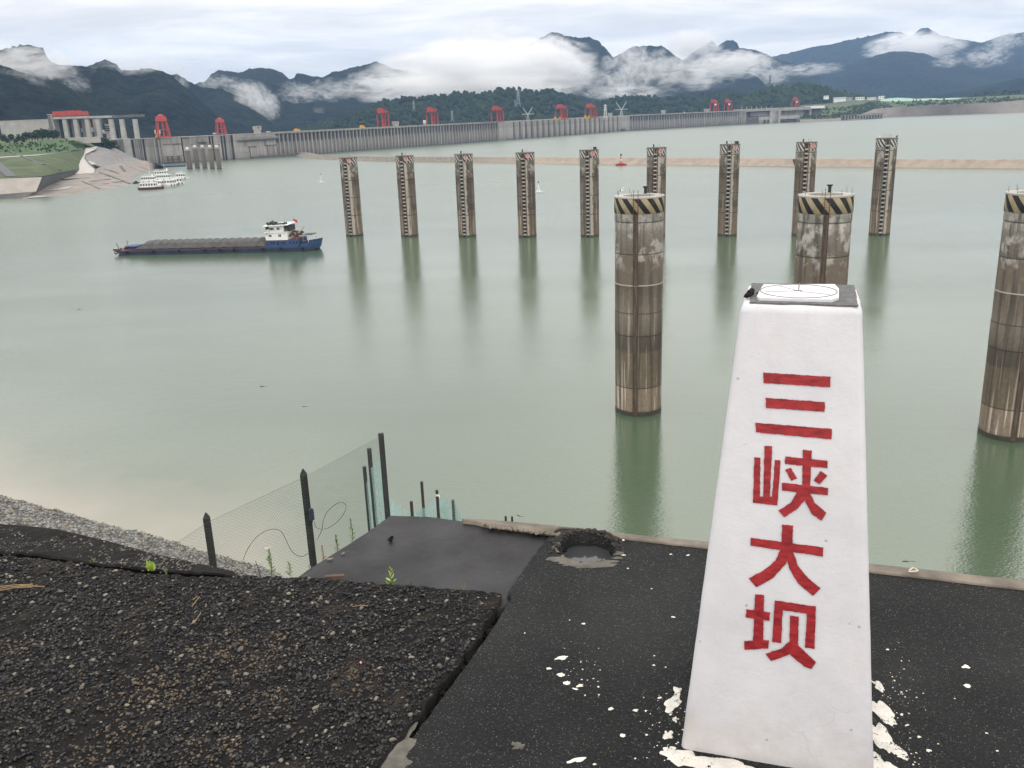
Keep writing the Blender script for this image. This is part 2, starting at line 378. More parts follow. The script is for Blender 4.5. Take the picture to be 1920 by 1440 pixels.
ridge('mountain', [(1390, 120), (1420, 112), (1447, 107), (1482, 99), (1520, 89), (1560, 83), (1600, 73), (1620, 70), (1652, 61), (1690, 60), (1706, 66), (1716, 62), (1728, 54), (1740, 53), (1750, 58), (1762, 66), (1800, 74), (1840, 80), (1864, 72), (1880, 66), (1920, 60), (1990, 52), (2080, 64)], 10500, 2500, 1300, 24, 0.15, nu=420)
ridge('mountain', [(1480, 165), (1540, 140), (1600, 118), (1640, 105), (1672, 97), (1700, 96), (1730, 100), (1762, 111), (1800, 114), (1860, 120), (1920, 126), (2020, 120), (2100, 130)], 8600, 2400, 900, 27, 0.15, nu=320)
ridge('mountain', [(1680, 190), (1740, 182), (1800, 170), (1850, 160), (1900, 149), (1960, 140), (2060, 132)], 6200, 1200, 700, 31, 0.12)

# wooded hills behind the dam
_, H1 = ridge('hill', [(560, 246), (590, 241), (615, 234), (640, 226), (668, 213), (690, 206), (712, 198), (730, 194), (752, 190), (772, 187), (800, 185), (832, 183), (870, 177), (905, 181), (935, 172), (965, 170), (1000, 173), (1030, 171), (1060, 179), (1090, 190), (1120, 195), (1160, 186), (1200, 184), (1250, 187), (1300, 184), (1350, 176), (1382, 180), (1420, 184), (1460, 190)], (2900, 3700), 520, 400, 41, 0.12, 'hill', nu=380, nv=30)
_, H2 = ridge('hill', [(1375, 208), (1388, 196), (1400, 186), (1418, 174), (1436, 168), (1452, 166), (1480, 164), (1500, 161), (1520, 158), (1545, 163), (1565, 170), (1590, 178), (1612, 184), (1640, 189), (1668, 192)], (3450, 3900), 330, 300, 43, 0.10, 'hill', nu=220, nv=30)
_, H3 = ridge('hill', [(1800, 184), (1830, 180), (1850, 175), (1880, 172), (1920, 173), (1970, 170), (2040, 176)], 4150, 130, 200, 45, 0.05, 'hill', nu=80, nv=14)

def wood(name, grids, n, smin, smax, dark, light, seed):
    P = []
    for G in grids:
        nr, nu, _ = G.shape; k = n * (nr * nu) // sum(g.shape[0] * g.shape[1] for g in grids)
        i = rng.integers(0, nr - 1, k); j = rng.integers(0, nu - 1, k); a, b = rng.random((k, 1)), rng.random((k, 1))
        p = G[i, j] * (1 - a) * (1 - b) + G[i + 1, j] * a * (1 - b) + G[i, j + 1] * (1 - a) * b + G[i + 1, j + 1] * a * b
        keep = vn(p[:, 0] / 60, p[:, 1] / 60, seed) > 0.25
        P.append(p[keep])
    P = np.concatenate(P); k = len(P); s = smin + (smax - smin) * rng.random(k) ** 1.6
    S = np.stack([s, s, s * (0.9 + 0.6 * rng.random(k))], 1); P = P + np.stack([0 * s, 0 * s, S[:, 2] * 0.55], 1)
    V, Fc, kk = blobs(P, S, 0.3)
    f = np.clip(0.45 + 0.45 * (fbm(P[:, 0] / 45, P[:, 1] / 45, 3, seed) - 0.5) * 2 + 0.35 * (rng.random(k) - 0.5), 0, 1)[:, None]
    c = np.array(dark) * (1 - f) + np.array(light) * f
    return tag(link(name, raw_mesh(name, V, Fc, M['canopy'], np.repeat(c, kk, 0))), kind='stuff')
def attr_mat(name, rough=0.8, spec=0.2, bmp=0.0, bscale=5.0, bdist=0.1, mul=None):
    m, nt, b = newmat(name); c = nd(nt, 'ShaderNodeAttribute', attribute_name='tint').outputs['Color']
    if mul: c = mixc(nt, 1.0, c, ramp(nt, noise(nt, worldpos(nt), mul, 4, 0.6), [(0.3, 0.6), (0.7, 1.3)]), 'MULTIPLY')
    setc(nt, b, c); b.inputs['Roughness'].default_value = rough; b.inputs['Specular IOR Level'].default_value = spec
    if bmp: bump(nt, b, noise(nt, worldpos(nt), bscale, 4, 0.6), bmp, bdist)
    return m
M['canopy'] = attr_mat('mixed_tree_canopy', 0.9, 0.1, mul=0.25)
wood('forest', [H1], 9000, 3.5, 9.0, (0.010, 0.020, 0.014), (0.036, 0.056, 0.028), 51)
wood('forest', [H2], 3600, 3.0, 8.5, (0.014, 0.026, 0.014), (0.050, 0.078, 0.030), 52)
wood('forest', [H3], 700, 3.0, 7.0, (0.014, 0.026, 0.014), (0.045, 0.070, 0.030), 53)

# ------------------------------------------------------------------ low cloud on the mountains
def cloud_mat(name, dens, thr, scale):
    m = bpy.data.materials.new(name); m.use_nodes = True; nt = m.node_tree; nt.nodes.clear()
    oc = objco(nt); rnd = nd(nt, 'ShaderNodeObjectInfo').outputs['Random']
    off = nd(nt, 'ShaderNodeCombineXYZ', {0: mth(nt, 'MULTIPLY', rnd, 37.0), 1: mth(nt, 'MULTIPLY', rnd, 91.0), 2: mth(nt, 'MULTIPLY', rnd, 53.0)}).outputs[0]
    v = nd(nt, 'ShaderNodeVectorMath', {0: oc, 1: off}, operation='ADD').outputs[0]
    ln = nd(nt, 'ShaderNodeVectorMath', {0: oc}, operation='LENGTH').outputs['Value']
    fall = mth(nt, 'SUBTRACT', 1.0, mth(nt, 'POWER', ln, 2.0))
    n = noise(nt, v, scale, 8, 0.68, 1.1)
    d = mth(nt, 'ADD', mth(nt, 'MULTIPLY', mth(nt, 'ADD', n, -thr), 9.5), mth(nt, 'MULTIPLY', mth(nt, 'ADD', fall, -0.55), 1.25))
    d = mth(nt, 'MULTIPLY', mth(nt, 'MINIMUM', mth(nt, 'MAXIMUM', d, 0.0), 1.0), dens)
    d = mth(nt, 'MULTIPLY', d, mth(nt, 'MINIMUM', mth(nt, 'MULTIPLY', mth(nt, 'MAXIMUM', fall, 0.0), 3.0), 1.0))
    pv = nd(nt, 'ShaderNodeVolumePrincipled', {'Color': (1.0, 1.0, 1.0, 1), 'Density': d, 'Anisotropy': 0.0})
    nd(nt, 'ShaderNodeOutputMaterial', {'Volume': pv.outputs[0]})
    m.cycles.volume_step_rate = 0.3
    return m
CM = {'bank': cloud_mat('cloud_bank', 0.016, 0.455, 2.5), 'wisp': cloud_mat('cloud_wisp', 0.012, 0.505, 2.6)}
_cme = {}
for k in CM:
    me = bpy.data.meshes.new('cloud'); me.from_pydata([tuple(v) for v in ICO2_V * 1.06], [], [tuple(int(i) for i in f) for f in ICO2_F]); me.materials.append(CM[k]); _cme[k] = me
def cloud(px, py, rx, ry, D, kind='wisp', depth=1.0, tilt=0.0):
    p = ath(px, py, D); s = D / FPX
    o = link('cloud', _cme[kind]); o.location = Vector(p)
    az = math.atan2(p[0], p[1]); o.rotation_mode = 'XYZ'
    o.matrix_world = Matrix.Translation(Vector(p)) @ Matrix.Rotation(-az, 4, 'Z') @ Matrix.Rotation(tilt, 4, 'Y') @ Matrix.Diagonal((rx * s, max(rx * .5, ry) * s * depth, ry * s, 1))
    tag(o, kind='stuff'); return o
cloud(30, 122, 95, 34, 2950, 'bank'); cloud(90, 128, 60, 26, 2900); cloud(45, 150, 50, 26, 2500)
cloud(142, 158, 30, 22, 2900, 'wisp', 1, 0.5); cloud(240, 124, 70, 24, 3100); cloud(305, 128, 60, 17, 3300); cloud(340, 155, 16, 26, 3250, 'wisp', 1, 0.7)
cloud(482, 190, 46, 34, 3700, 'bank', 1, 0.65); cloud(405, 160, 44, 22, 4600); cloud(433, 226, 20, 14, 3500); cloud(450, 166, 40, 20, 4300, 'wisp', 1, 0.4)
cloud(560, 178, 44, 26, 4300, 'wisp', 1, 0.3); cloud(620, 172, 60, 26, 4600); cloud(598, 208, 14, 9, 4000)
cloud(905, 138, 215, 66, 4700, 'bank'); cloud(760, 166, 110, 36, 4400, 'bank'); cloud(1010, 128, 120, 60, 4800, 'bank'); cloud(900, 92, 130, 50, 5300); cloud(910, 62, 60, 40, 5600)
cloud(960, 165, 150, 34, 4300); cloud(690, 160, 60, 34, 4700)
cloud(1180, 128, 56, 56, 5100); cloud(1245, 124, 62, 34, 5000); cloud(1130, 160, 60, 30, 4700); cloud(1300, 84, 56, 30, 6500, 'bank'); cloud(1020, 88, 46, 34, 5300)
cloud(1370, 122, 80, 28, 5700, 'bank'); cloud(1440, 140, 50, 26, 6500); cloud(1520, 130, 60, 13, 6500); cloud(1300, 140, 90, 34, 5000); cloud(1180, 175, 90, 20, 4300)
cloud(1715, 88, 84, 28, 8900, 'bank'); cloud(1660, 98, 44, 13, 8700); cloud(1850, 106, 44, 20, 8200); cloud(1885, 74, 34, 20, 9000); cloud(1775, 116, 30, 12, 8000)

# ================================================================== THE SHORES
# ---- hillside below the terrace and the rubble beach at its foot
def make_near_shore():
    shore = np.array([onz(*p, 0)[:2] for p in ((-260, 862), (-130, 893), (0, 930), (100, 958), (200, 985), (290, 1010), (380, 1035), (460, 1058), (540, 1080))])
    occ = np.array([(-260, 965), (-130, 972), (0, 983), (100, 990), (200, 1010), (290, 1036), (380, 1058), (460, 1072), (540, 1080)], float)
    az_s = np.arctan2(shore[:, 0], shore[:, 1]); rs = np.hypot(shore[:, 0], shore[:, 1])
    rr = np.array([ray(*p) for p in occ]); tn = -rr[:, 2] / np.hypot(rr[:, 0], rr[:, 1])
    A = np.radians(np.linspace(-62, 75, 170)); rows = []; n = 46
    for a in A:
        t = float(np.interp(a, az_s, tn, right=0.545)); Rw = float(np.interp(a, az_s, rs))
        if a > az_s[-1]: Rw = max(92.0, 57 / 0.535 - 10 - 60 * 0)
        if a <= az_s[-1]:
            Rb = min(Rw - 8, 92.0); zb = 57 - t * Rb - 1.6
            pr = [(3.0, 55.25), (4.2, 52.6), (8, 50.6), (13.5, 57 - t * 13.5 - 1.25), (22, 57 - t * 22 - 2.2), (55, 57 - t * 55 - 2.6), (Rb, zb), (Rw, 0.0), (Rw + 30, -6)]
        else:
            pr = [(2.2, 55.2), (3.2, 53.0), (8, 49), (14, 46.0), (24, 38.5), (55, 20.0), (Rw * 0.9, 2.0), (Rw, -2.5), (Rw + 30, -8)]
        q = np.linspace(0, 1, n) ** 1.5; r = pr[0][0] + q * (pr[-1][0] - pr[0][0])
        r = np.sort(np.concatenate([r, [p[0] for p in pr]])); z = np.interp(r, [p[0] for p in pr], [p[1] for p in pr])
        x = r * math.sin(a); y = r * math.cos(a); z = z + (fbm(x * .2, y * .2, 3, 5) - .5) * np.clip((r - 5) / 40, 0, 1) * 0.8
        rows.append(np.stack([x, y, z], 1))
    V = np.concatenate(rows); k = len(rows[0]); i, j = np.meshgrid(np.arange(len(A) - 1), np.arange(k - 1), indexing='ij'); q = (i * k + j).ravel()
    tag(link('hillside', raw_mesh('hillside', V, np.stack([q, q + k, q + k + 1, q + 1], 1), M['earth'], smooth=True)), kind='structure')
    # broken stone on the beach
    G = np.stack(rows); ok = np.where(A < az_s[-1] + 0.10)[0]
    P = []
    for _ in range(34000):
        ii = rng.integers(0, ok[-1] - 1); c = rng.random(); a = A[ii] + c * (A[1] - A[0]); Rw = float(np.interp(a, az_s, rs))
        r = Rw + 1.2 - (rng.random() ** 1.25) * min(60, Rw - 40)
        z = sum(wq * np.interp(r, np.hypot(row[:, 0], row[:, 1]), row[:, 2]) for wq, row in ((1 - c, G[ii]), (c, G[ii + 1]))); P.append((r * math.sin(a), r * math.cos(a), z + 0.03))
    P = np.array(P); n = len(P); s = 0.10 + 0.22 * rng.random(n) ** 2.4; S = np.stack([s * 1.25, s * (0.6 + 0.4 * rng.random(n)), s * (0.4 + 0.3 * rng.random(n))], 1)
    V, Fc, kk = blobs(P, S, 0.35)
    b = (0.08 + 0.24 * rng.random((n, 1)) ** 1.4); c = b * (np.array([1.0, 0.99, 0.95]) + 0.07 * (rng.random((n, 3)) - 0.5))
    br = rng.random(n) < 0.12; c[br] = c[br] * np.array([1.0, 0.82, 0.62])
    M['rubble'] = attr_mat('broken_limestone', 0.85, 0.3)
    tag(link('rubble', raw_mesh('rubble', V, Fc, M['rubble'], np.repeat(c, kk, 0))), kind='stuff')
make_near_shore()

# ---- far left embankment: every corner is a line of sight met at a given world distance (y) or at water level
def patch(name, corners, mat, n=14, kind='structure', jitter=0.0, seed=1, thick=0.0, parent=None):
    """a ruled sheet between two edge polylines (same point count)"""
    a, b = [np.array(c, float) for c in corners]
    tt = np.linspace(0, 1, n); ta = np.linspace(0, 1, len(a)); u = np.linspace(0, 1, max(n, len(a) * 6))
    ea = np.stack([np.interp(u, ta, a[:, k]) for k in range(3)], 1); eb = np.stack([np.interp(u, ta, b[:, k]) for k in range(3)], 1)
    V = ea[None] * (1 - tt)[:, None, None] + eb[None] * tt[:, None, None]
    if jitter:
        w = np.sin(np.pi * tt)[:, None]
        V[..., 2] += jitter * w * (fbm(V[..., 0] / 12, V[..., 1] / 12, 4, seed) - 0.5)
    nr, nu, _ = V.shape; i, j = np.meshgrid(np.arange(nr - 1), np.arange(nu - 1), indexing='ij'); q = (i * nu + j).ravel()
    o = link(name, raw_mesh(name, V.reshape(-1, 3), np.stack([q, q + 1, q + nu + 1, q + nu], 1), mat, smooth=True), parent)
    if kind: o['kind'] = kind
    return o, V
Yp = lambda px, py, y: tuple(aty(px, py, y))
Wp = lambda px, py: tuple(onz(px, py, -0.3))
M['grass'] = simple('rough_grass', (0.058, 0.082, 0.026), 0.9, 0.45, 0.05, world=True, bmp=0.5, bscale=0.5, bdist=0.5)
M['grass_tall'] = simple('tall_green_grass', (0.050, 0.095, 0.026), 0.9, 0.5, 0.12, world=True, bmp=0.8, bscale=0.4, bdist=0.8)
M['beach'] = simple('silted_concrete_apron', (0.235, 0.205, 0.18), 0.85, 0.28, 0.06, world=True, bmp=0.4, bscale=0.5, bdist=0.4)
M['road'] = simple('pale_concrete_road', (0.44, 0.41, 0.385), 0.8, 0.1, 0.2, world=True)
M['rip'] = simple('grey_riprap_slope', (0.20, 0.19, 0.18), 0.9, 0.3, 0.25, world=True, bmp=0.6, bscale=0.9, bdist=0.5)
M['wall'] = simple('weathered_wall_concrete', (0.34, 0.31, 0.28), 0.85, 0.14, 0.08, world=True)
M['wall_dark'] = simple('dark_masonry', (0.105, 0.10, 0.095), 0.9, 0.25, 0.3, world=True)
# lower retaining wall and its wing
patch('retaining_wall', ([Yp(-160, 341, 846), Yp(-60, 337.5, 846), Yp(0, 335, 846), Yp(79, 332, 856)], [Yp(-160, 370, 833), Yp(-60, 367, 833), Yp(0, 364.5, 833), Yp(68, 359, 842)]), M['wall'])
patch('retaining_wall', ([Yp(-160, 370.3, 832), Yp(-60, 367.3, 832), Yp(0, 364.8, 832), Yp(67.5, 359.3, 841)], [Yp(-160, 380, 831), Yp(-60, 376.5, 831), Yp(0, 374, 831), Yp(49, 372, 832)]), M['wall_dark'])
patch('retaining_wall', ([Yp(80.5, 331, 857), Yp(115, 325, 985), Yp(148, 317.5, 1093)], [Yp(68.5, 360, 842), Yp(100, 344, 950), Yp(137, 327.5, 1060)]), M['wall_dark'])
# grass: lower field, berm, upper slope
_, FIELD = patch('grass_bank', ([Yp(-160, 302, 1000), Yp(0, 295.5, 1015), Yp(76, 290.5, 1060), Yp(132, 284, 1165), Yp(160, 279.6, 1270)], [Yp(-160, 340.6, 847), Yp(0, 334.5, 847), Yp(80, 330.5, 858), Yp(118, 323, 990), Yp(149, 316.5, 1096)]), M['grass'], 18, jitter=1.6, seed=2)
patch('footpath', ([Yp(-160, 300.6, 1001), Yp(0, 294, 1016), Yp(76, 289, 1061), Yp(134, 282.4, 1167)], [Yp(-160, 302.2, 999.5), Yp(0, 295.6, 1014.5), Yp(76, 290.6, 1059.5), Yp(132, 284, 1164.5)]), M['road'], 3)
_, SLOPE = patch('grass_bank', ([Yp(-160, 276, 1110), Yp(5, 270, 1120), Yp(70, 266, 1180), Yp(134, 263, 1255), Yp(152, 271, 1290)], [Yp(-160, 300.4, 1002), Yp(0, 293.8, 1017), Yp(76, 288.8, 1062), Yp(134, 282.2, 1168), Yp(160, 279.3, 1272)]), M['grass_tall'], 20, jitter=5, seed=4)
patch('ground', ([Yp(-160, 262, 1500), Yp(5, 259, 1500), Yp(100, 257.5, 1500), Yp(190, 263, 1500), Yp(245, 270, 1500)], [Yp(-160, 275.8, 1111), Yp(5, 269.8, 1121), Yp(70, 265.8, 1181), Yp(134, 262.8, 1256), Yp(186, 280, 1336)]), M['grass'], 8)
# road curving down, riprap mound, concrete apron
RL = [Yp(160, 274, 1330), Yp(160, 279.6, 1278), Yp(146, 284.5, 1240), Yp(131, 295.5, 1178), Yp(138, 308.5, 1118), Yp(149, 317.5, 1092), Yp(140, 327, 1062)]
RR = [Yp(182, 274.5, 1335), Yp(180, 280, 1285), Yp(160, 289.6, 1225), Yp(158, 296.5, 1180), Yp(166, 307, 1128), Yp(178, 317, 1098), Yp(176, 324, 1072)]
patch('road', (RL, RR), M['road'], 6)
patch('kerb', ([(x, y, z + 0.7) for x, y, z in RL[1:6]], [(x - 1.2, y, z + 0.2) for x, y, z in RL[1:6]]), M['concrete_dark'], 3)
patch('kerb', ([(x, y, z + 0.7) for x, y, z in RR[1:6]], [(x + 1.4, y, z + 0.2) for x, y, z in RR[1:6]]), M['concrete_dark'], 3)
patch('riprap_slope', ([Yp(182, 274.3, 1336), Yp(200, 276, 1350), Yp(218, 278.5, 1370), Yp(242, 291, 1390), Yp(262, 299.5, 1400)], [Yp(160, 290, 1226), Yp(158, 297, 1182), Yp(167, 307.5, 1130), Yp(190, 312.5, 1140), Yp(262, 300, 1360)]), M['rip'], 16, jitter=3, seed=7)
patch('beach', ([Yp(179, 317.3, 1099), Yp(190, 312.2, 1141), Yp(225, 305.5, 1230), Yp(262, 299.8, 1361), Yp(285, 303, 1320), Yp(306, 311.5, 1230)], [Wp(248, 346), Wp(249, 338), Wp(254, 329), Wp(276, 321), Wp(296, 316), Wp(309, 312.5)]), M['beach'], 20, jitter=2.2, seed=8)
patch('beach', ([Yp(67, 359.6, 842), Yp(100, 344.5, 951), Yp(138, 327.3, 1061), Yp(160, 326, 1068), Yp(177, 323.5, 1073), Yp(179, 317.2, 1100)], [Wp(38, 374.5), Wp(60, 373), Wp(115, 369), Wp(170, 362), Wp(215, 354), Wp(248, 346)]), M['beach'], 24, jitter=1.6, seed=9)
# slab strips and drains on the apron and the field
def strip(name, pts, w, mat, h=0.35, cat='drain', label=None):
    o = MB(); 
    for (a, b) in zip(pts[:-1], pts[1:]):
        a, b = Vector(a), Vector(b); d = (b - a); s = Vector((d.y, -d.x, 0)).normalized() * (w / 2); u = Vector((0, 0, h))
        o.add([a - s, a + s, b + s, b - s, a - s + u, a + s + u, b + s + u, b - s + u], [(0, 1, 2, 3), (4, 7, 6, 5), (0, 4, 5, 1), (1, 5, 6, 2), (2, 6, 7, 3), (3, 7, 4, 0)])
    x = o.build(name, mat)
    return tag(x, label, cat) if label else tag(x, kind='structure')
def seen(o, px, py):
    dg = bpy.context.evaluated_depsgraph_get(); dg.update()
    r = SC.ray_cast(dg, Vector(EYEP), Vector(ray(px, py)))
    return r[1] if r[0] else None
_dgc = bpy.context.evaluated_depsgraph_get(); _dgc.update()
HAZEO = bpy.data.objects['haze']; HAZEO.hide_viewport = True
for _o in COL.objects:
    if _o.name.startswith('cloud'): _o.hide_viewport = True
_dgc.update()
def on_ground(px, py, default=1100.0):
    r = SC.ray_cast(_dgc, Vector(EYEP), Vector(ray(px, py)))
    return tuple(r[1]) if r[0] else tuple(aty(px, py, default))
strip('drainage_channel', [on_ground(*p) for p in ((3, 278), (40, 292.5), (80, 308.5), (114, 320.5))], 2.6, M['black'], 0.5, 'drain', 'dark drainage channel cut straight down the green field')
strip('steps', [on_ground(*p) for p in ((-8, 306), (22, 331))], 9, M['steel_dark'], 0.4, 'steps', 'dark concrete steps running down the lower field beside the retaining wall')
strip('drainage_channel', [on_ground(*p) for p in ((187, 323.5), (213, 333), (243, 344.5))], 2.6, M['black'], 0.5, 'drain', 'dark pipe trench running down the silted apron to the moored boats')
strip('drainage_channel', [on_ground(*p) for p in ((154, 340), (172, 347.5), (187, 354.5))], 1.6, M['concrete_dark'], 0.4, 'drain', 'thin dark drain on the apron ending at the waterline')
for k, pl in enumerate((((116, 335), (165, 333)), ((88, 357.5), (118, 354.5), (131, 350.5)), ((50, 371), (86, 368)), ((163, 302.5), (174, 308.5)))):
    strip('concrete_slab', [on_ground(*p) for p in pl], (9, 8, 12, 9)[k], M['concrete_pale'], 0.3, 'slab', ('long pale slab beside the foot of the curving road', 'broken pale slab lying across the lower apron', 'pale slab at the tip of the apron by the retaining wall', 'pale slab on the roadside above the riprap mound')[k])
for k, pl in enumerate((((195, 317), (205, 319), (220, 326)), ((170, 340), (205, 336)), ((225, 311), (232, 322)), ((195, 345), (228, 340)))):
    strip('mud_bank', [on_ground(*p) for p in pl], 5, M['wall_dark'], 0.25)

# ---- breakwater across the water
DK = [(-430, 1735), (-350, 1590), (-300, 1440), (-181, 1283), (-60, 1168), (35, 1086), (92, 1023), (180, 945), (276, 857), (416, 733), (540, 628), (680, 505)]
def make_dike():
    m, nt, b = newmat('breakwater_concrete'); P = worldpos(nt); sp = nd(nt, 'ShaderNodeSeparateXYZ', {0: P})
    f = ramp(nt, mth(nt, 'ADD', sp.outputs[0], mth(nt, 'MULTIPLY', noise(nt, P, 0.03, 3), 60.0)), [(0.0, 0.0), (1.0, 1.0)])
    t = mth(nt, 'MULTIPLY', mth(nt, 'ADD', mth(nt, 'ADD', sp.outputs[0], 10.0), mth(nt, 'MULTIPLY', noise(nt, P, 0.02, 3), 80.0)), 0.012, clamp=True)
    tan = mixc(nt, ramp(nt, noise(nt, mapping(nt, P, (1, 1, 0.3)), 0.12, 4, 0.6), [(0.3, 0), (0.7, 1)]), (0.25, 0.205, 0.165), (0.37, 0.31, 0.255))
    gr = mixc(nt, ramp(nt, noise(nt, P, 0.35, 5, 0.7), [(0.35, 0), (0.65, 1)]), (0.12, 0.105, 0.085), (0.27, 0.24, 0.195))
    wet = ramp(nt, sp.outputs[2], [(0.0, 0.0), (1.0, 1.0)])
    setc(nt, b, mixc(nt, t, gr, tan)); b.inputs['Roughness'].default_value = 0.85
    pts = np.array(DK, float); u = np.linspace(0, len(pts) - 1, 160); cx = np.interp(u, np.arange(len(pts)), pts[:, 0]); cy = np.interp(u, np.arange(len(pts)), pts[:, 1])
    d = np.stack([np.gradient(cx), np.gradient(cy)], 1); d /= np.linalg.norm(d, axis=1)[:, None]; nrm = np.stack([-d[:, 1], d[:, 0]], 1)   # away from the camera
    prof = [(-1.0, -0.6), (0, 0), (9, 5.2), (9.6, 6.0), (17, 6.1), (30, -0.6)]
    V = []
    for o_, z in prof:
        zz_ = z * np.interp(u, [0, 1.2, 3, 6, 11], [0.75, 0.85, 0.95, 1.05, 1.0]) if z > 0 else z
        wob = (fbm(u * 3, u * 0, 3, 9) - .5) * 2.0 * (0 < o_ < 12)
        V.append(np.stack([cx + nrm[:, 0] * (o_ + wob), cy + nrm[:, 1] * (o_ + wob), np.full_like(cx, 1) * zz_], 1))
    V = np.concatenate(V); k = len(cx); i, j = np.meshgrid(np.arange(len(prof) - 1), np.arange(k - 1), indexing='ij'); q = (i * k + j).ravel()
    o = link('breakwater', raw_mesh('breakwater', V, np.stack([q, q + 1, q + k + 1, q + k], 1), m))
    tag(o, 'long low tan concrete breakwater crossing the water behind the far columns', 'breakwater')
    for (px, py), lab in (((1113, 303), 'a'), ((1497, 303), 'b')):
        i0 = np.argmin(np.abs(proj(np.stack([cx, cy, cy * 0], 1))[:, 0] - px)); c0 = np.array([cx[i0], cy[i0]]); dd = d[i0]; nn = nrm[i0]; st = MB()
        for s in range(9):
            t0 = s / 9.0; p = c0 + nn * (1 + 8.2 * t0) - dd * (3.2 - 6.4 * t0) * -1
            st.box((p[0], p[1], 0.35 + 5.3 * t0 + 0.45), (5.0, 1.9, 1.0), math.atan2(dd[1], dd[0]))
        so = st.build('stair', M['rust']); so.parent = o; so['label'] = 'rusty stair on the breakwater face'
make_dike()

# ================================================================== THE DAM
def frame_on(p0, p1):
    d = np.array(p1, float) - np.array(p0, float); L = np.linalg.norm(d); d /= L
    return L, d, math.atan2(d[1], d[0]), np.array([-d[1], d[0]])
def on_wall(px, py, p0, p1):               # station along the wall and height where a line of sight meets its face
    L, d, rz, n = frame_on(p0, p1); nn = np.array([n[0], n[1], 0])
    q = onplane(px, py, np.array([p0[0], p0[1], 0.0]), nn)
    return float((q[:2] - np.array(p0)) @ d), float(q[2])
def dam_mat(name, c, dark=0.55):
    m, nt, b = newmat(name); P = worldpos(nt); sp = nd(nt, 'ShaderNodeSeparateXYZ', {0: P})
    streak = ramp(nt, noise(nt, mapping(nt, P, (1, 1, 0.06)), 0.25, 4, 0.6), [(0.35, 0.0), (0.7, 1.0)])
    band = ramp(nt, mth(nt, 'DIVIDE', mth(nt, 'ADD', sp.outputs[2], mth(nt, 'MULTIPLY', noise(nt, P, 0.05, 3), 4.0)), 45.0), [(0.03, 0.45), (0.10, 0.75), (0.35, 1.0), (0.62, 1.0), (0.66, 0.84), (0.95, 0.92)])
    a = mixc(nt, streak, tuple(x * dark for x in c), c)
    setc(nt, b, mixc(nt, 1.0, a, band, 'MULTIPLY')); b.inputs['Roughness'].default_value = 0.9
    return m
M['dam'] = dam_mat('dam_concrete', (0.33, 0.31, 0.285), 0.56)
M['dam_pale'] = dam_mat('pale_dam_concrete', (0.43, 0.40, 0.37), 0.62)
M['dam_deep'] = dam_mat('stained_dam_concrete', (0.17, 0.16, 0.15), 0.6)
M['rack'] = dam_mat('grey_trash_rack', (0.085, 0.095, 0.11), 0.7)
CREST = 40.3
PL = [(-640, 1413.8), (-390, 1599), (-3, 2093), (343, 2570), (732, 2840)]

def intake(label, p0, p1, n, zr):
    L, d, rz, nn = frame_on(p0, p1); t = thing('intake_dam', label, 'dam section', (p0[0], p0[1], 0), rz, 'sections of the long concrete dam')
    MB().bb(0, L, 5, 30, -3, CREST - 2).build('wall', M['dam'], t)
    MB().bb(-1, L + 1, -1.2, 32, CREST - 2, CREST).bb(0, L, -1.4, -0.6, CREST, CREST + 1.2).build('crest_deck', M['dam_pale'], t)
    rib = MB().bb(-1.1, 1.1, 0, 5.2, -3, CREST - 2).mesh('rib', M['dam_pale']); thin = MB().bb(-0.45, 0.45, 1.6, 5.2, -3, zr).mesh('rib', M['dam_pale'])
    rack = MB().bb(-1.0, 1.0, 4.2, 5.2, zr + 0.5, CREST - 3); rackm = None
    w = L / n
    rm = MB().bb(-w / 2 + 1.15, w / 2 - 1.15, 4.5, 4.95, zr, CREST - 3.2).mesh('trash_rack', M['rack'])
    pm = MB().bb(-w / 2 + 1.15, w / 2 - 1.15, 2.9, 4.95, -3, zr - 0.4).mesh('panel', M['dam'])
    for i in range(n + 1):
        link('rib', rib, t, (i * w, 0, 0))
        if i < n:
            link('trash_rack', rm, t, ((i + .5) * w, 0, 0)); link('panel', pm, t, ((i + .5) * w, 0, 0))
            if i % 2 == 0: link('rib', thin, t, ((i + .5) * w, 0, 0))
    return t
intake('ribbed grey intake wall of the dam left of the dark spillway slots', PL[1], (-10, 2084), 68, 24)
intake('ribbed grey intake wall of the dam right of the dark spillway slots', (352, 2576), (738, 2844), 46, 24)

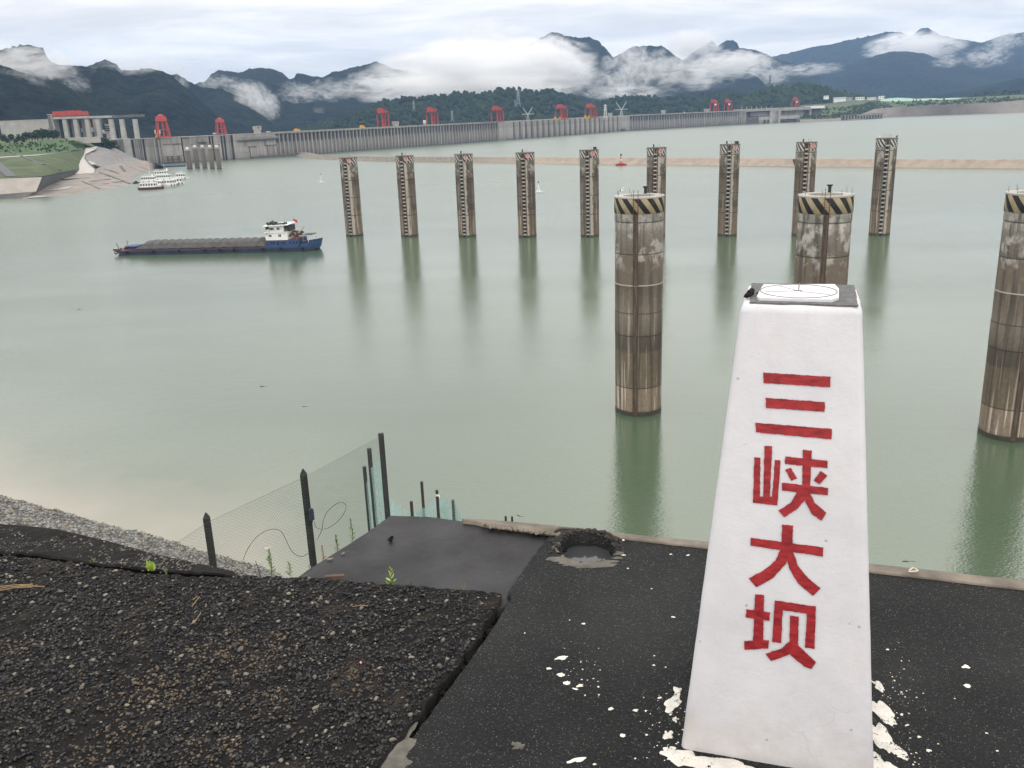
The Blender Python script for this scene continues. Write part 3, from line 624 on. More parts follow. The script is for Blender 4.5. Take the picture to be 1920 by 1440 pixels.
def spillway(p0, p1):
    L, d, rz, nn = frame_on(p0, p1); t = thing('spillway_dam', 'spillway section of the dam with a row of tall dark slots', 'dam section', (p0[0], p0[1], 0), rz, 'sections of the long concrete dam')
    f = lambda px, py: on_wall(px, py, p0, p1)[0]
    MB().bb(0, L, 22, 40, -3, CREST - 2).build('wall', M['steel_dark'], t)  # wall behind the slots, coloured near black to deepen their shade
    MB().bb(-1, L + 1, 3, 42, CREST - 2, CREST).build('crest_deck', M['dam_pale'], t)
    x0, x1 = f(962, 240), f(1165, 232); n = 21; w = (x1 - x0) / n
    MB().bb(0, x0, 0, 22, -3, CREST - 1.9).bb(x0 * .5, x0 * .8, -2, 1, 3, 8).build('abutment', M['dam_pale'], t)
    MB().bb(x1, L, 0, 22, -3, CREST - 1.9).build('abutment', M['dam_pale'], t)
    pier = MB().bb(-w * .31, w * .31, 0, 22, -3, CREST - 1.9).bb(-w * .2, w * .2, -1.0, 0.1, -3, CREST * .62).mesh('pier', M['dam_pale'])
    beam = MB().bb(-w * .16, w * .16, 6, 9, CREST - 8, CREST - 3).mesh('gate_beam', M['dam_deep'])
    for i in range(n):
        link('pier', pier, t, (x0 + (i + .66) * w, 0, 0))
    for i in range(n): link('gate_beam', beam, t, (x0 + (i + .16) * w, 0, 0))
    # recess with a square panel towards the right intake wall
    a, z0 = on_wall(1182, 232, p0, p1); b_, z1 = on_wall(1196, 221, p0, p1)
    MB().bb(a, b_, -0.8, 0.2, 14, 30).build('panel', M['dam_pale'], t)
    MB().bb(b_ + 1, b_ + 9, -0.5, 0.2, -2, 34).build('panel', M['dam_deep'], t)
    MB().bb(L * .92, L * .95, -5, 0.2, 0, 6).build('outlet', M['dam_deep'], t)
spillway((-8, 2087), (351, 2575))

def ship_lift_wall(p0, p1):
    L, d, rz, nn = frame_on(p0, p1); f = lambda px, py: on_wall(px, py, p0, p1)
    t = thing('lock_dam', 'left section of the dam with slots, hoods and panels above the moored boats', 'dam section', (p0[0], p0[1], 0), rz, 'sections of the long concrete dam')
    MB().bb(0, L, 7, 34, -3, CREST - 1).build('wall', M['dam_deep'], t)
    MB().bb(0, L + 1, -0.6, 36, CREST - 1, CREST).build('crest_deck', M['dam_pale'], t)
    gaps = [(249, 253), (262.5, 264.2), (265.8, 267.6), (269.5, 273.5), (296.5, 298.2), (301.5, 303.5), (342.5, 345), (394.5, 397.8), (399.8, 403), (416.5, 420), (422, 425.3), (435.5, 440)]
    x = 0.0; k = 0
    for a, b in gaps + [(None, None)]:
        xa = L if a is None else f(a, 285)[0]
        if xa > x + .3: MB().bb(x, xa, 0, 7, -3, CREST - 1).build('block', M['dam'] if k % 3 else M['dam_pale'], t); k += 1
        if a is not None: x = f(b, 285)[0]
    def panel(x0, y0, x1, y1, dep, mat, name='panel'):
        s0, za = f(x0, y0); s1, zb = f(x1, y1); MB().bb(s0, s1, -dep, 0.3, min(za, zb), max(za, zb)).build(name, mat, t)
    panel(287, 262, 296, 312, 3.0, M['dam_pale'], 'pilaster'); panel(298.4, 262, 301.3, 312, 2.5, M['dam'], 'pilaster')
    for p in ((305, 272, 325, 284), (326, 272, 341, 283), (306, 285.5, 325, 290.5), (327, 284, 341, 290), (306, 292, 341, 297), (446, 263, 458, 273), (448, 275, 466, 285), (404, 279, 415.5, 300), (443, 287, 463, 297)): panel(*p, 0.8, M['dam_pale'])
    panel(461.5, 262, 479, 274, 1.2, M['dam_pale']); panel(498, 261, 516, 271, 1.2, M['dam_pale']); panel(481, 263, 495.5, 290, 0.7, M['dam_pale']); panel(504, 274, 517, 290, 0.6, M['dam'])
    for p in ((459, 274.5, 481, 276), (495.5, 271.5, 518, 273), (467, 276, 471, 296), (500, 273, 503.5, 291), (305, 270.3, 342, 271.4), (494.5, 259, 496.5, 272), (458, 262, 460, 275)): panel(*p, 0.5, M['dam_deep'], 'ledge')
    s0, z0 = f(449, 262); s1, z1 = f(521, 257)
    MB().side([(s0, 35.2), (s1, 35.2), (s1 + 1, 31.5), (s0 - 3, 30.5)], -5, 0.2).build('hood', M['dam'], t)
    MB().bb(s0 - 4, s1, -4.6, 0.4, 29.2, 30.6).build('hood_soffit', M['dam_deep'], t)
    s0, z0 = f(370, 262); s1, z1 = f(387, 268); MB().side([(s0, 35), (s1 - 3, 35), (s1, 30.5), (s0 - 1, 31)], -4, 0.2).build('hood', M['dam'], t)
    panel(340, 256.5, 355, 260, 0.4, M['dam_deep'], 'vent'); panel(376, 266, 379, 272, 0.6, M['dam_deep'], 'vent'); panel(381, 266, 386, 272, 0.6, M['dam_deep'], 'vent')
    tr = MB(); sa = f(307, 297)[0]; sb = f(343, 303)[0]
    for q in (0.13, 0.38, 0.72): tr.bb(sa + (sb - sa) * q, sa + (sb - sa) * q + 2, -7, -5, -2, 11)
    tr.bb(sa, sb, -7.4, -4.6, 10.4, 11.2); tr.bb(sa, sb, -6, -1, 0.5, 1.6)
    tr.build('jetty', M['rust'], t)
    s0 = f(470, 294)[0]; s1 = f(560, 291)[0]
    MB().side([(s0, -2), (s1, -2), (s1, 4.6), (s0, 2.8)], -9, 0.5).build('guide_wall', M['wall_dark'], t)
ship_lift_wall(PL[0], PL[1])

# guide piers in front of the lock wall
GP = [(356, 317, 8), (370.5, 315.5, 6.3), (384.5, 316, 6.3), (398.5, 316.5, 6.3), (411.5, 317, 6.3)]
gp0 = None
for i, (px, py, w) in enumerate(GP):
    p = onz(px, py, 0); hgt = 26.5 if i else 24.5; s = 1183 / FPX
    t = thing('guide_pier', ['broad brown guide pier standing alone left of the bridged four', 'first bridged guide pier next to the broad brown one', 'second pier of the four joined by a footbridge, below the roof hood', 'third pier of the four joined by a footbridge', 'last bridged guide pier, nearest to the twin dark slots'][i], 'pier', (p[0], p[1], 0), 0.64, 'guide piers before the lock wall')
    MB().bb(-w * s / 2, w * s / 2, -3.2, 3.2, -3, hgt).build('shaft', dam_mat('guide_pier_concrete', (0.22, 0.185, 0.15), 0.65) if i == 0 else bpy.data.materials['guide_pier_concrete'], t)
    MB().bb(-w * s / 2 - .4, w * s / 2 + .4, -3.6, 3.6, hgt, hgt + 2.0).build('cap', M['concrete'], t)
    MB().bb(-1.4, 1.4, -2, 2, hgt + 2, hgt + 4.6).build('winch_box', M['white'], t)
    MB().bb(-w * s / 2 - .3, w * s / 2 + .3, -3.5, 3.5, 0, 1.1).build('waterline_collar', M['wall_dark'], t)
b0, b1 = onz(363, 315, 0), onz(418, 317, 0)
tag(MB().tube((b0[0], b0[1], 31.2), (b1[0], b1[1], 31.2), 0.8, n=4).build('footbridge', M['concrete_dark']), 'thin footbridge joining the tops of the four guide piers', 'footbridge')

# right end of the dam
p0, p1 = (738, 2842), (1150, 2960)
def dam_end():
    L, d, rz, nn = frame_on(p0, p1); f = lambda px, py: on_wall(px, py, p0, p1)
    t = thing('dam_abutment', 'uneven right end of the dam with a pale tower and broken walls', 'dam section', (p0[0], p0[1], 0), rz, 'sections of the long concrete dam')
    def blk(name, x0, y0, x1, y1, y_in, mat, dep=14):
        s0, za = f(x0, y0); s1, zb = f(x1, y1); MB().bb(s0, s1, y_in, y_in + dep, min(za, zb), max(za, zb)).build(name, mat, t)
    blk('block', 1384, 208, 1398, 236, -2, M['dam']); blk('block', 1384, 219, 1388, 233, -4, M['dam_deep'], 3)
    blk('wall', 1398, 206, 1544, 233, 14, M['dam_deep'])
    s0, za = f(1398, 206); s1, zb = f(1394, 236)
    for k in range(6): blk('rock_fill', 1397 + k * 4, 218 + (k * 3) % 7, 1402 + k * 4, 234, 2 - k * .5, M['wall_dark'], 10)
    blk('parapet_wall', 1410, 211, 1443, 217, 8, M['dam']); blk('parapet_wall', 1412, 219.5, 1500, 222, 2, M['concrete'])
    for k, x in enumerate((1400, 1414, 1424, 1436)): blk('broken_block', x, 221 + k % 2 * 2, x + (9, 7, 8, 4)[k], 234, 3, M['dam_pale'] if k % 2 == 0 else M['dam'], 8)
    blk('tower_leg', 1444, 208, 1447.5, 231, -1, M['concrete_pale'], 8); blk('tower_panel', 1447.6, 208, 1455, 231, 0.4, M['dam_pale'], 8); blk('tower_leg', 1455.1, 208, 1458, 231, -1, M['dam'], 8); blk('tower_leg', 1460, 206.5, 1462.5, 231, -1, M['concrete_pale'], 8)
    for k in range(15): blk('rib', 1464 + k * 3.1, 208 - k * .25, 1465.2 + k * 3.1, 228, 8, M['dam'], 7)
    blk('deck', 1384, 205, 1448, 207.5, -2, M['dam_pale'], 30); blk('deck', 1448, 202.5, 1520, 205.5, 0, M['dam_pale'], 30); blk('deck', 1518, 199, 1546, 202.5, 0, M['white'], 24)
    blk('pier', 1520, 202, 1522.5, 216, 4, M['dam_pale'], 10)
    for k in range(7): blk('lamp_post', 1392 + k * 9.2, 199.5, 1392.5 + k * 9.2, 207, 4, M['galv'], .4)
    blk('quay', 1496, 221.5, 1508, 230, 0, M['dam_pale'], 14)
dam_end()
# trestle road on posts and the rubble mole beyond it
def trestle():
    a, b = np.array([1020., 2780.]), np.array([1210., 2950.]); d = b - a; L = np.linalg.norm(d); rz = math.atan2(d[1], d[0])
    t = thing('trestle', 'low trestle road on pale posts at the far right shore', 'trestle', (a[0], a[1], 0), rz)
    MB().bb(0, L, 0, 8, 15.0, 16.6).build('deck', M['concrete_dark'], t)
    p = MB().bb(-1.2, 1.2, 0.5, 2.5, -1, 15.0).mesh('post', M['concrete_pale'])
    for i in range(14): link('post', p, t, (L * (i + .5) / 14, 0, 0))
    MB().bb(0, L, 6, 9, -1, 12).build('back_wall', M['wall_dark'], t)
trestle()
# ---- far right shore: riprap bank, green top, netted ground
SH = [(1480, 2775), (1560, 2800)]
ra = [Wp(1500, 229.3), Wp(1560, 228.3), Wp(1600, 226.8), Wp(1622, 224.2), Wp(1640, 221.8), Wp(1680, 219.5), Wp(1760, 216.2), Wp(1840, 213.6), Wp(1920, 211.4), Wp(2060, 207)]
rb = [Yp(1500, 224, 2860), Yp(1560, 222.5, 2880), Yp(1600, 219, 2950), Yp(1622, 211, 3050), Yp(1640, 204, 3080), Yp(1680, 201, 3100), Yp(1760, 197.5, 3100), Yp(1840, 193.5, 3080), Yp(1920, 188, 3080), Yp(2060, 182, 3050)]
rc = [Yp(1500, 204, 3050), Yp(1560, 203, 3060), Yp(1600, 199, 3100), Yp(1622, 195, 3200), Yp(1640, 190, 3250), Yp(1680, 191, 3250), Yp(1760, 187.5, 3250), Yp(1840, 184, 3230), Yp(1920, 182.5, 3200), Yp(2060, 174, 3200)]
re = [Yp(1500, 196, 3330), Yp(1560, 193, 3350), Yp(1600, 187, 3400), Yp(1622, 185.5, 3450), Yp(1640, 184.5, 3500), Yp(1680, 184, 3520), Yp(1760, 184, 3550), Yp(1840, 181.5, 3550), Yp(1920, 177, 3500), Yp(2060, 168, 3500)]
M['bank_grey'] = simple('grey_brown_bank', (0.185, 0.16, 0.14), 0.9, 0.22, 0.02, world=True)
patch('shore_bank', (rb, ra), M['bank_grey'], 14, jitter=5, seed=12)
_, GTOP = patch('grass_bank', (rc, rb), M['grass'], 12, jitter=6, seed=13)
patch('ground', (re, rc), M['grass'], 8, jitter=5, seed=14)
wood('undergrowth', [GTOP, GTOP[6:]], 1300, 1.5, 3.6, (0.020, 0.034, 0.016), (0.060, 0.080, 0.030), 54)
M['green_net'] = simple('pale_green_cover_net', (0.30, 0.45, 0.37), 0.8, 0.10, 0.02, world=True)
for i, (x0, x1, yt, yb, Y, lab) in enumerate(((1652, 1722, 183.0, 190, 3290, 'largest pale green netted mound beyond the right bank'), (1716, 1768, 183.5, 190.5, 3275, 'middle pale green netted mound beyond the right bank'), (1762, 1808, 183.5, 188, 3265, 'smallest and farthest right pale green netted mound'))):
    a, b = aty(x0, yb, Y), aty(x1, yb, Y); top = aty((x0 + x1) / 2, yt, Y)[2]; n = 24; V = []
    for k in range(n + 1):
        t_ = k / n; c = a * (1 - t_) + b * t_; h = (top - c[2]) * math.sin(math.pi * min(max(t_, .0), 1)) ** .5 * (0.85 + .2 * float(fbm(t_ * 5, i, 2, 3)))
        for q, (dy, hh) in enumerate(((-30, -6), (0, h), (40, h * .95), (70, -6))): V.append((c[0], c[1] + dy, c[2] + hh))
    Fs = [(k * 4 + q, (k + 1) * 4 + q, (k + 1) * 4 + q + 1, k * 4 + q + 1) for k in range(n) for q in range(3)]
    o = MB().add(V, Fs).build('netted_mound', M['green_net']); tag(o, lab, 'mound', 'netted mounds on the right bank')

# ---- small white buildings on the right bank and on the wooded hill
hb = [(1574, 188, 22, 5, 3370, 'long white block left of the row on the right bank'), (1592, 188, 10, 5, 3370, 'short grey-white block beside the long one'), (1612, 187.5, 15, 5, 3390, 'white block in the middle of the row on the right bank'), (1634, 187.5, 14, 4.5, 3400, 'low white block right of the middle of the row'), (1652, 186, 9, 5.5, 3420, 'last small white block at the right end of the row'), (1549, 182, 8, 2.4, 3330, 'small white roof among the trees of the green hill'),
      (868, 214, 5, 3.6, 3180, 'leftmost white house in the woods behind the dam'), (875, 213.5, 6, 3.6, 3185, 'second white house in the woods behind the dam'), (882, 213, 5, 3.2, 3190, 'third white house in the woods behind the dam'), (889, 211.5, 5, 3.2, 3200, 'rightmost white house in the woods behind the dam')]
for i, (px, py, w, h, Y, lab) in enumerate(hb):
    s = Y / FPX; p = aty(px, py, Y - (0 if i < 6 else 170)); w, h = w * s, h * s
    t = thing('house', lab, 'house', tuple(p), 0, 'white buildings on the right bank' if i < 6 else 'white houses in the woods')
    MB().bb(-w / 2, w / 2, -5, 5, -8, h).build('wall', M['white'] if i != 1 else M['concrete_pale'], t)
    MB().bb(-w / 2 - .6, w / 2 + .6, -5.6, 5.6, h, h + .9).build('roof', M['concrete_pale'], t)
    wm = MB().bb(-1.2, 1.2, -5.15, -4.9, h * .35, h * .75).mesh('window', M['glass'])
    for k in range(max(1, int(w / 7))): link('window', wm, t, (-w / 2 + (k + .5) * w / max(1, int(w / 7)), 0, 0))

# ================================================================== CRANES AND FITTINGS ON THE CREST
def crane(kind, px, pyb, pyt, wpx, Y, lab, group, cab=True):
    p = aty(px, pyb, Y); s = np.linalg.norm(p) / FPX * 1.0; h = (pyb - pyt) * s; w = wpx * s * (.86 if kind != 'a' else .95); dp = w * .8
    i = max(k for k in range(4) if PL[k][0] <= p[0] + 1e-6 or k == 0); _, _, rz, _ = frame_on(PL[i], PL[i + 1])
    t = thing('gantry_crane', lab, 'crane', (p[0], p[1], p[2]), rz * .9, group); R_ = M['red']
    if kind == 'a':
        hb_ = h * .70
        for sx in (-1, 1):
            for sy in (-1, 1): MB().tube((sx * w * .46, sy * dp * .46, 0), (sx * w * .34, sy * dp * .3, hb_), w * .075, n=4).build('leg', R_, t)
        MB().tube((0, -dp * .46, 0), (0, -dp * .34, hb_), w * .07, n=4).build('leg', R_, t)
        for sy in (-1, 1): MB().bb(-w * .5, w * .5, sy * dp * .46 - 1, sy * dp * .46 + 1, 0, h * .06).build('sill_beam', R_, t)
        MB().bb(-w * .38, w * .38, -dp * .4, dp * .4, hb_, hb_ + h * .05).build('girder', M['red_dark'], t)
        MB().box((0, 0, hb_ + h * .165), (w * .78, dp * .8, h * .22), taper=.9).build('machinery_house', R_, t)
        MB().lathe([(w * .26, 0), (w * .24, h * .05), (w * .1, h * .09), (0.01, h * .1)], 10, (0, 0, hb_ + h * .275)).build('dome', R_, t)
        for sy in (-1,): MB().bb(-w * .4, w * .4, sy * dp * .4 - .5, sy * dp * .4 + .5, h * .34, h * .38).build('tie_beam', R_, t)
    else:
        hb_ = h * .64
        for sx in (-1, 1):
            for sy in (-1, 1): MB().bb(sx * w * .34 - w * .045, sx * w * .34 + w * .045, sy * dp * .4 - 1, sy * dp * .4 + 1, 0, hb_).build('leg', R_, t)
        MB().bb(-w * .03, w * .05, -dp * .42, -dp * .3, 0, hb_).build('leg', R_, t)
        MB().bb(-w * .5, w * .5, -dp * .46, dp * .46, hb_, hb_ + h * .06).build('girder', M['red_dark'], t)
        for z in (.22, .44): MB().bb(-w * .36, w * .36, -dp * .42, -dp * .36, h * z, h * z + h * .03).build('tie_beam', M['red_dark'], t)
        MB().tube((-w * .34, -dp * .4, h * .44), (0, -dp * .4, h * .23), .8, n=4).tube((w * .34, -dp * .4, h * .24), (0, -dp * .4, h * .45), .8, n=4).build('bracing', M['red_dark'], t)
        MB().box((-w * .22, 0, h * .81), (w * .34, dp * .6, h * .20)).box((-w * .2, 0, h * .94), (w * .2, dp * .4, h * .07)).build('machinery_house', R_, t)
        MB().box((w * .20, 0, h * .775), (w * .26, dp * .55, h * .13)).build('winch_house', M['red'], t)
        MB().tube((w * .1, 0, h * .92), (w * (.62 if kind == 'b' else .5), 0, h * .78), w * .035, n=4).build('jib', R_, t)
        if cab: MB().box((-w * .22, -dp * .5, h * .56), (w * .2, 3, h * .13)).build('cab', M['white'] if kind == 'c' else M['red_dark'], t)
    MB().bb(-w * .5, w * .5, -dp * .44 - .5, -dp * .44 + .5, 0, .8).build('bogie', M['black'], t)
    return t
G_ = 'red gantry cranes on the dam crest'
crane('a', 306.5, 257.5, 222.5, 22, 1488, 'tallest red crane, at the left end of the dam crest', G_)
crane('a', 415, 251.5, 226, 17, 1550, 'small domed red crane standing above the guide piers', G_)
crane('b', 719, 238.5, 204.5, 24, 1850, 'red crane above the left part of the ribbed intake wall, beside a white hut', G_)
crane('b', 811, 234, 202.5, 24, 1930, 'red crane above the middle of the left ribbed intake wall', G_)
crane('b', 933, 229.5, 200, 26, 2035, 'red crane where the ribbed wall meets the spillway', G_)
crane('b', 1053, 224, 197, 26, 2180, 'red crane over the spillway slots, beside a yellow hoist', G_)
crane('b', 1108, 221.5, 196, 25, 2260, 'red crane at the right part of the spillway, next to the white lattice mast', G_)
crane('c', 1339, 209.5, 188, 17, 2850, 'left one of the two close red cranes on the right ribbed wall', G_)
crane('c', 1365, 209, 187.5, 16, 2880, 'right one of the two close red cranes on the right ribbed wall', G_)
crane('c', 1491, 203.5, 184, 14, 2930, 'red crane on the uneven right end of the dam before the green hill', G_)
for (px, pyb, w, h, Y, lab) in ((556.5, 246.5, 13, 5, 1650, 'yellow hoist on the crest at the left end of the ribbed wall'), (679, 240, 11, 5, 1800, 'yellow hoist on the crest near the white hut and a red crane'), (216.5 + 80, 257.5, 8, 6, 1482, 'yellow machine at the foot of the tallest red crane'), (1041, 224.5, 6, 5, 2160, 'yellow hoist left below the crane over the spillway'), (1050.5, 224, 5, 4.5, 2175, 'small yellow hoist between the legs of the spillway crane'), (1097.5, 222.5, 6, 6, 2240, 'yellow hoist left below the crane near the lattice mast'), (1105, 222, 5, 5, 2255, 'small yellow hoist under the crane near the lattice mast'), (1283, 213, 6, 3, 2700, 'tiny yellow machine on the right ribbed wall')):
    p = aty(px, pyb, Y); s = Y / FPX; w *= s; h *= s
    t = thing('hoist', lab, 'hoist', tuple(p), .85, 'yellow machines on the dam crest')
    MB().bb(-w / 2, w / 2, -2, 2, 0, h * .5).build('body', M['orange'], t); MB().bb(-w * .3, w * .1, -1.6, 1.6, h * .5, h).bb(w * .25, w * .42, -1.6, 1.6, h * .5, h * .8).build('hood', M['orange'], t)
    MB().bb(-w * .4, w * .4, -2.1, -1.9, 0, h * .12).build('wheel_guard', M['black'], t)
for (px, pyb, w, h, Y, lab) in ((483, 249.5, 12, 12, 1590, 'pale concrete hut left of the ribbed intake wall'), (742, 237.5, 10, 9, 1860, 'pale hut right of a red crane on the ribbed wall'), (297, 257.5, 8, 13, 1495, 'tall pale hut behind the tallest red crane'), (796.5, 235, 4, 9, 1920, 'narrow white hut left of the middle red crane'), (1144, 219.5, 7, 7, 2310, 'small white hut right of the white lattice mast'), (1244, 214, 7, 7, 2620, 'white hut alone on the right ribbed wall'), (1325, 209.5, 9, 5, 2830, 'white hut left of the two close red cranes'), (503, 248.5, 6, 2, 1600, 'low white cabin on the crest near the pale hut'), (404.5, 252, 8, 2.6, 1545, 'low white cabin left of the small domed crane')):
    p = aty(px, pyb, Y); s = Y / FPX; w *= s; h *= s
    t = thing('hut', lab, 'hut', tuple(p), .8, 'pale huts on the dam crest')
    MB().box((0, 0, h * .25), (w * .8, w * .7, h * .5)).build('base', M['concrete_pale'], t); MB().box((0, 0, h * .74), (w, w * .8, h * .48)).build('wall', M['white'] if w < 9 else M['concrete_pale'], t)
    MB().box((0, 0, h), (w * 1.06, w * .86, .5)).build('roof', M['concrete'], t); MB().box((0, -w * .401, h * .75), (w * .3, .3, h * .16)).build('window', M['glass'], t)

def pylon(px, pyb, pyt, Y, lab, mat, wide=1.0, group='lattice pylons behind the dam', yshape=False):
    p = aty(px, pyb, Y); s = Y / FPX; h = (pyb - pyt) * s
    t = thing('pylon', lab, 'pylon', tuple(p), 0.0, group); b = h * .13 * wide; r = max(.22, h * .010)
    if yshape:
        f = MB()
        for sx in (-1, 1):
            for sy in (-1, 1): f.tube((sx * b, sy * b, -6), (sx * b * .3, sy * b * .3, h * .45), r, n=4)
        for k in range(5):
            z0, z1 = h * .09 * k, h * .09 * (k + 1); q0, q1 = b * (1 - .7 * k / 5), b * (1 - .7 * (k + 1) / 5)
            for sy in (-1, 1): f.tube((-q0, sy * q0, z0), (q1, sy * q1, z1), r * .7, n=3).tube((q0, sy * q0, z0), (-q1, sy * q1, z1), r * .7, n=3)
        f.build('lattice_body', mat, t); a = MB()
        for sx in (-1, 1): a.tube((0, 0, h * .45), (sx * h * .36, 0, h), r * 2.6, r * 1.2, n=4).tube((sx * b * .3, 0, h * .45), (sx * h * .34, 0, h * .9), r * 1.5, n=4)
        a.build('horn', mat, t); MB().tube((-h * .42, 0, h * .47), (h * .42, 0, h * .47), r * 1.6, n=4).tube((-h * .42, 0, h * .50), (h * .42, 0, h * .50), r, n=4).build('crossarm', mat, t)
    else:
        f = MB()
        for sx in (-1, 1):
            for sy in (-1, 1): f.tube((sx * b, sy * b, -6), (sx * b * .22, sy * b * .22, h), r, n=4)
        n = 8
        for k in range(n):
            z0, z1 = h * k / n, h * (k + 1) / n; q0, q1 = b * (1 - .78 * k / n), b * (1 - .78 * (k + 1) / n)
            for sy in (-1, 1): f.tube((-q0, sy * q0, z0), (q1, sy * q1, z1), r * .7, n=3).tube((q0, sy * q0, z0), (-q1, sy * q1, z1), r * .7, n=3)
        f.build('lattice_body', mat, t)
        for z in (.62, .78, .93): MB().tube((-h * .15, 0, h * z), (h * .15, 0, h * z), r * 1.2, n=4).tube((-h * .15, 0, h * z), (0, 0, h * (z + .06)), r * .7, n=3).tube((h * .15, 0, h * z), (0, 0, h * (z + .06)), r * .7, n=3).build('crossarm', mat, t)
pylon(990, 227, 202, 2230, 'pale Y-shaped pylon behind the spillway, between two red cranes', M['galv'], yshape=True)
pylon(1165, 219, 192, 2450, 'pale Y-shaped pylon behind the right end of the spillway', M['galv'], yshape=True)
t_ = pylon(1135, 220.5, 198, 2330, 'white portal-topped lattice mast right of the spillway cranes', M['white'], 1.1)
pylon(972, 196, 170, 2820, 'faint tall lattice pylon on the wooded hillside', M['galv']); pylon(966, 198, 188, 2820, 'short lattice pylon left of the faint tall one', M['galv']); pylon(848, 224, 209, 2560, 'faint lattice pylon in the woods under the white houses', M['galv']); pylon(776, 204, 190, 2800, 'lattice pylon on the skyline of the low wooded hill', M['galv']); pylon(1298, 208, 200, 2900, 'small dark lattice pylon left of the white crest hut', M['steel_dark']); pylon(1309, 208, 200, 2900, 'small dark lattice pylon beside the two close cranes', M['steel_dark']); pylon(1443, 166, 143, 3480, 'thin mast on top of the green hill', M['steel_dark'], .6)

# ================================================================== SHIP LIFT, LEFT
def ship_lift():
    Y = 1475
    t = thing('ship_lift', 'tall concrete portal frame with a red bridge crane at the left shore', 'ship lift', tuple(aty(104, 256, Y)), -0.04)
    o = np.array(aty(104, 256, Y)); s = np.linalg.norm(o) / FPX
    X = lambda px: (px - 104) * s * 1.0; Z = lambda py, px: float(aty(px, py, Y)[2] - o[2])
    for k, (a, b, c, d_) in enumerate([((q[0]+q[2])/2,(q[1]+q[3])/2,(q[0]+q[2])/2-.3,(q[1]+q[3])/2+.3) for q in ((118.5, 124.5, 123, 130), (135.5, 141, 141, 148), (154.5, 160.5, 160, 166.5), (172.5, 178, 177, 183), (192.5, 198.5, 200, 206.5), (210.5, 216, 217, 224), (231.5, 237, 239, 246))]):
        zt, zb = Z(224, a), -9 if k < 5 else Z(262 + (k - 5) * 34, c) - 3
        for yy in ((0, 26) if k < 3 else (0,)):
            MB().add([(X(c), yy - 3, zb), (X(d_), yy - 3, zb), (X(d_), yy + 3, zb), (X(c), yy + 3, zb), (X(a), yy - 2.5, zt), (X(b), yy - 2.5, zt), (X(b), yy + 2.5, zt), (X(a), yy + 2.5, zt)], [(0, 3, 2, 1), (4, 5, 6, 7), (0, 1, 5, 4), (1, 2, 6, 5), (2, 3, 7, 6), (3, 0, 4, 7)]).build('pillar', M['concrete'], t)
    zb = Z(221, 150)
    for yy in (0, 26):
        MB().add([(X(107), yy - 3, Z(223.5, 105)), (X(203), yy - 3, Z(221, 200)), (X(203), yy + 3, Z(221, 200)), (X(107), yy + 3, Z(223.5, 105)), (X(107), yy - 3, Z(219.5, 105)), (X(203), yy - 3, Z(216.8, 200)), (X(203), yy + 3, Z(216.8, 200)), (X(107), yy + 3, Z(219.5, 105))], [(0, 3, 2, 1), (4, 5, 6, 7), (0, 1, 5, 4), (1, 2, 6, 5), (2, 3, 7, 6), (3, 0, 4, 7)]).build('beam', M['concrete'], t)
        MB().add([(X(203.3), yy - 3, Z(221, 200)), (X(243), yy - 3, Z(219.5, 240)), (X(243), yy + 3, Z(219.5, 240)), (X(203.3), yy + 3, Z(221, 200)), (X(203.3), yy - 3, Z(217.5, 200)), (X(243), yy - 3, Z(215, 240)), (X(243), yy + 3, Z(215, 240)), (X(203.3), yy + 3, Z(217.5, 200))], [(0, 3, 2, 1), (4, 5, 6, 7), (0, 1, 5, 4), (1, 2, 6, 5), (2, 3, 7, 6), (3, 0, 4, 7)]).build('beam', M['concrete_dark'], t)
    # stair tower with windows
    MB().bb(X(94.5), X(111), 4, 18, -6, Z(214.5, 104)).build('tower', M['concrete_dark'], t)
    wm = MB().bb(-1.3, 1.3, 3.7, 4.2, -1.3, 1.3).mesh('window', M['concrete_pale'])
    for k in range(8): link('window', wm, t, (X(100.5 + k * .35), 0, Z(218 + k * 4.2, 101)))
    MB().bb(X(94), X(104), 3.4, 18.5, Z(215, 100), Z(213.8, 100)).build('tower_roof', M['concrete_pale'], t)
    # gate bays, louvres and vault behind the pillars
    MB().bb(X(111), X(160), 30, 50, -6, Z(222, 130)).build('bay_wall', M['concrete_dark'], t)
    for (x0, x1, y0, y1, m) in ((112, 117, 240, 262, 'black'), (131, 133, 252, 262, 'black'), (134, 138, 241, 248, 'white'), (147, 154, 240, 249, 'white'), (112, 118, 231, 236, 'red'), (128, 134, 232, 238, 'red'), (146, 154, 231, 239, 'red'), (164, 176, 246, 262, 'concrete_dark'), (184, 192, 234.5, 262, 'concrete_pale'), (150, 157, 257, 262, 'black'), (185, 196, 248, 262, 'black')):
        MB().bb(X(x0), X(x1), 27.5 if m != 'concrete_pale' else 8, 30.2 if m != 'concrete_pale' else 12, Z(y1, 140), Z(y0, 140)).build('bay_panel', M[m], t)
    for k in range(3): MB().bb(X(183), X(193), 6, 8.2, Z(238.2 + k * 4, 188), Z(236.6 + k * 4, 188)).build('louvre', M['black'], t)
    MB().lathe([(7, 0), (6.4, 3), (4, 5.6), (.1, 6.6)], 12, (X(172), 20, Z(252, 172))).build('vault', M['concrete'], t)
    g = thing('bridge_crane', 'big red bridge crane housing on top of the ship lift frame', 'crane', tuple(aty(128, 219.5, Y + 2)), -0.05)
    w = 49 * s; MB().bb(-w / 2, w / 2, -2, 20, 0, 2.2).build('girder', M['red_dark'], g)
    for a, b, h in ((-.5, -.06, 9.2), (-.04, .28, 9.6), (.30, .5, 8.0)): MB().bb(w * a, w * b, -1, 19, 2.2, h).build('machinery_house', M['red'], g)
    MB().bb(w * .1, w * .14, 5, 6, 9.6, 11).build('vent', M['red_dark'], g)
    q = aty(50, 252, 1560); h_ = thing('hall', 'windowless pale concrete hall behind the trees at the left edge', 'building', tuple(q), -0.05); s2 = 1560 / FPX
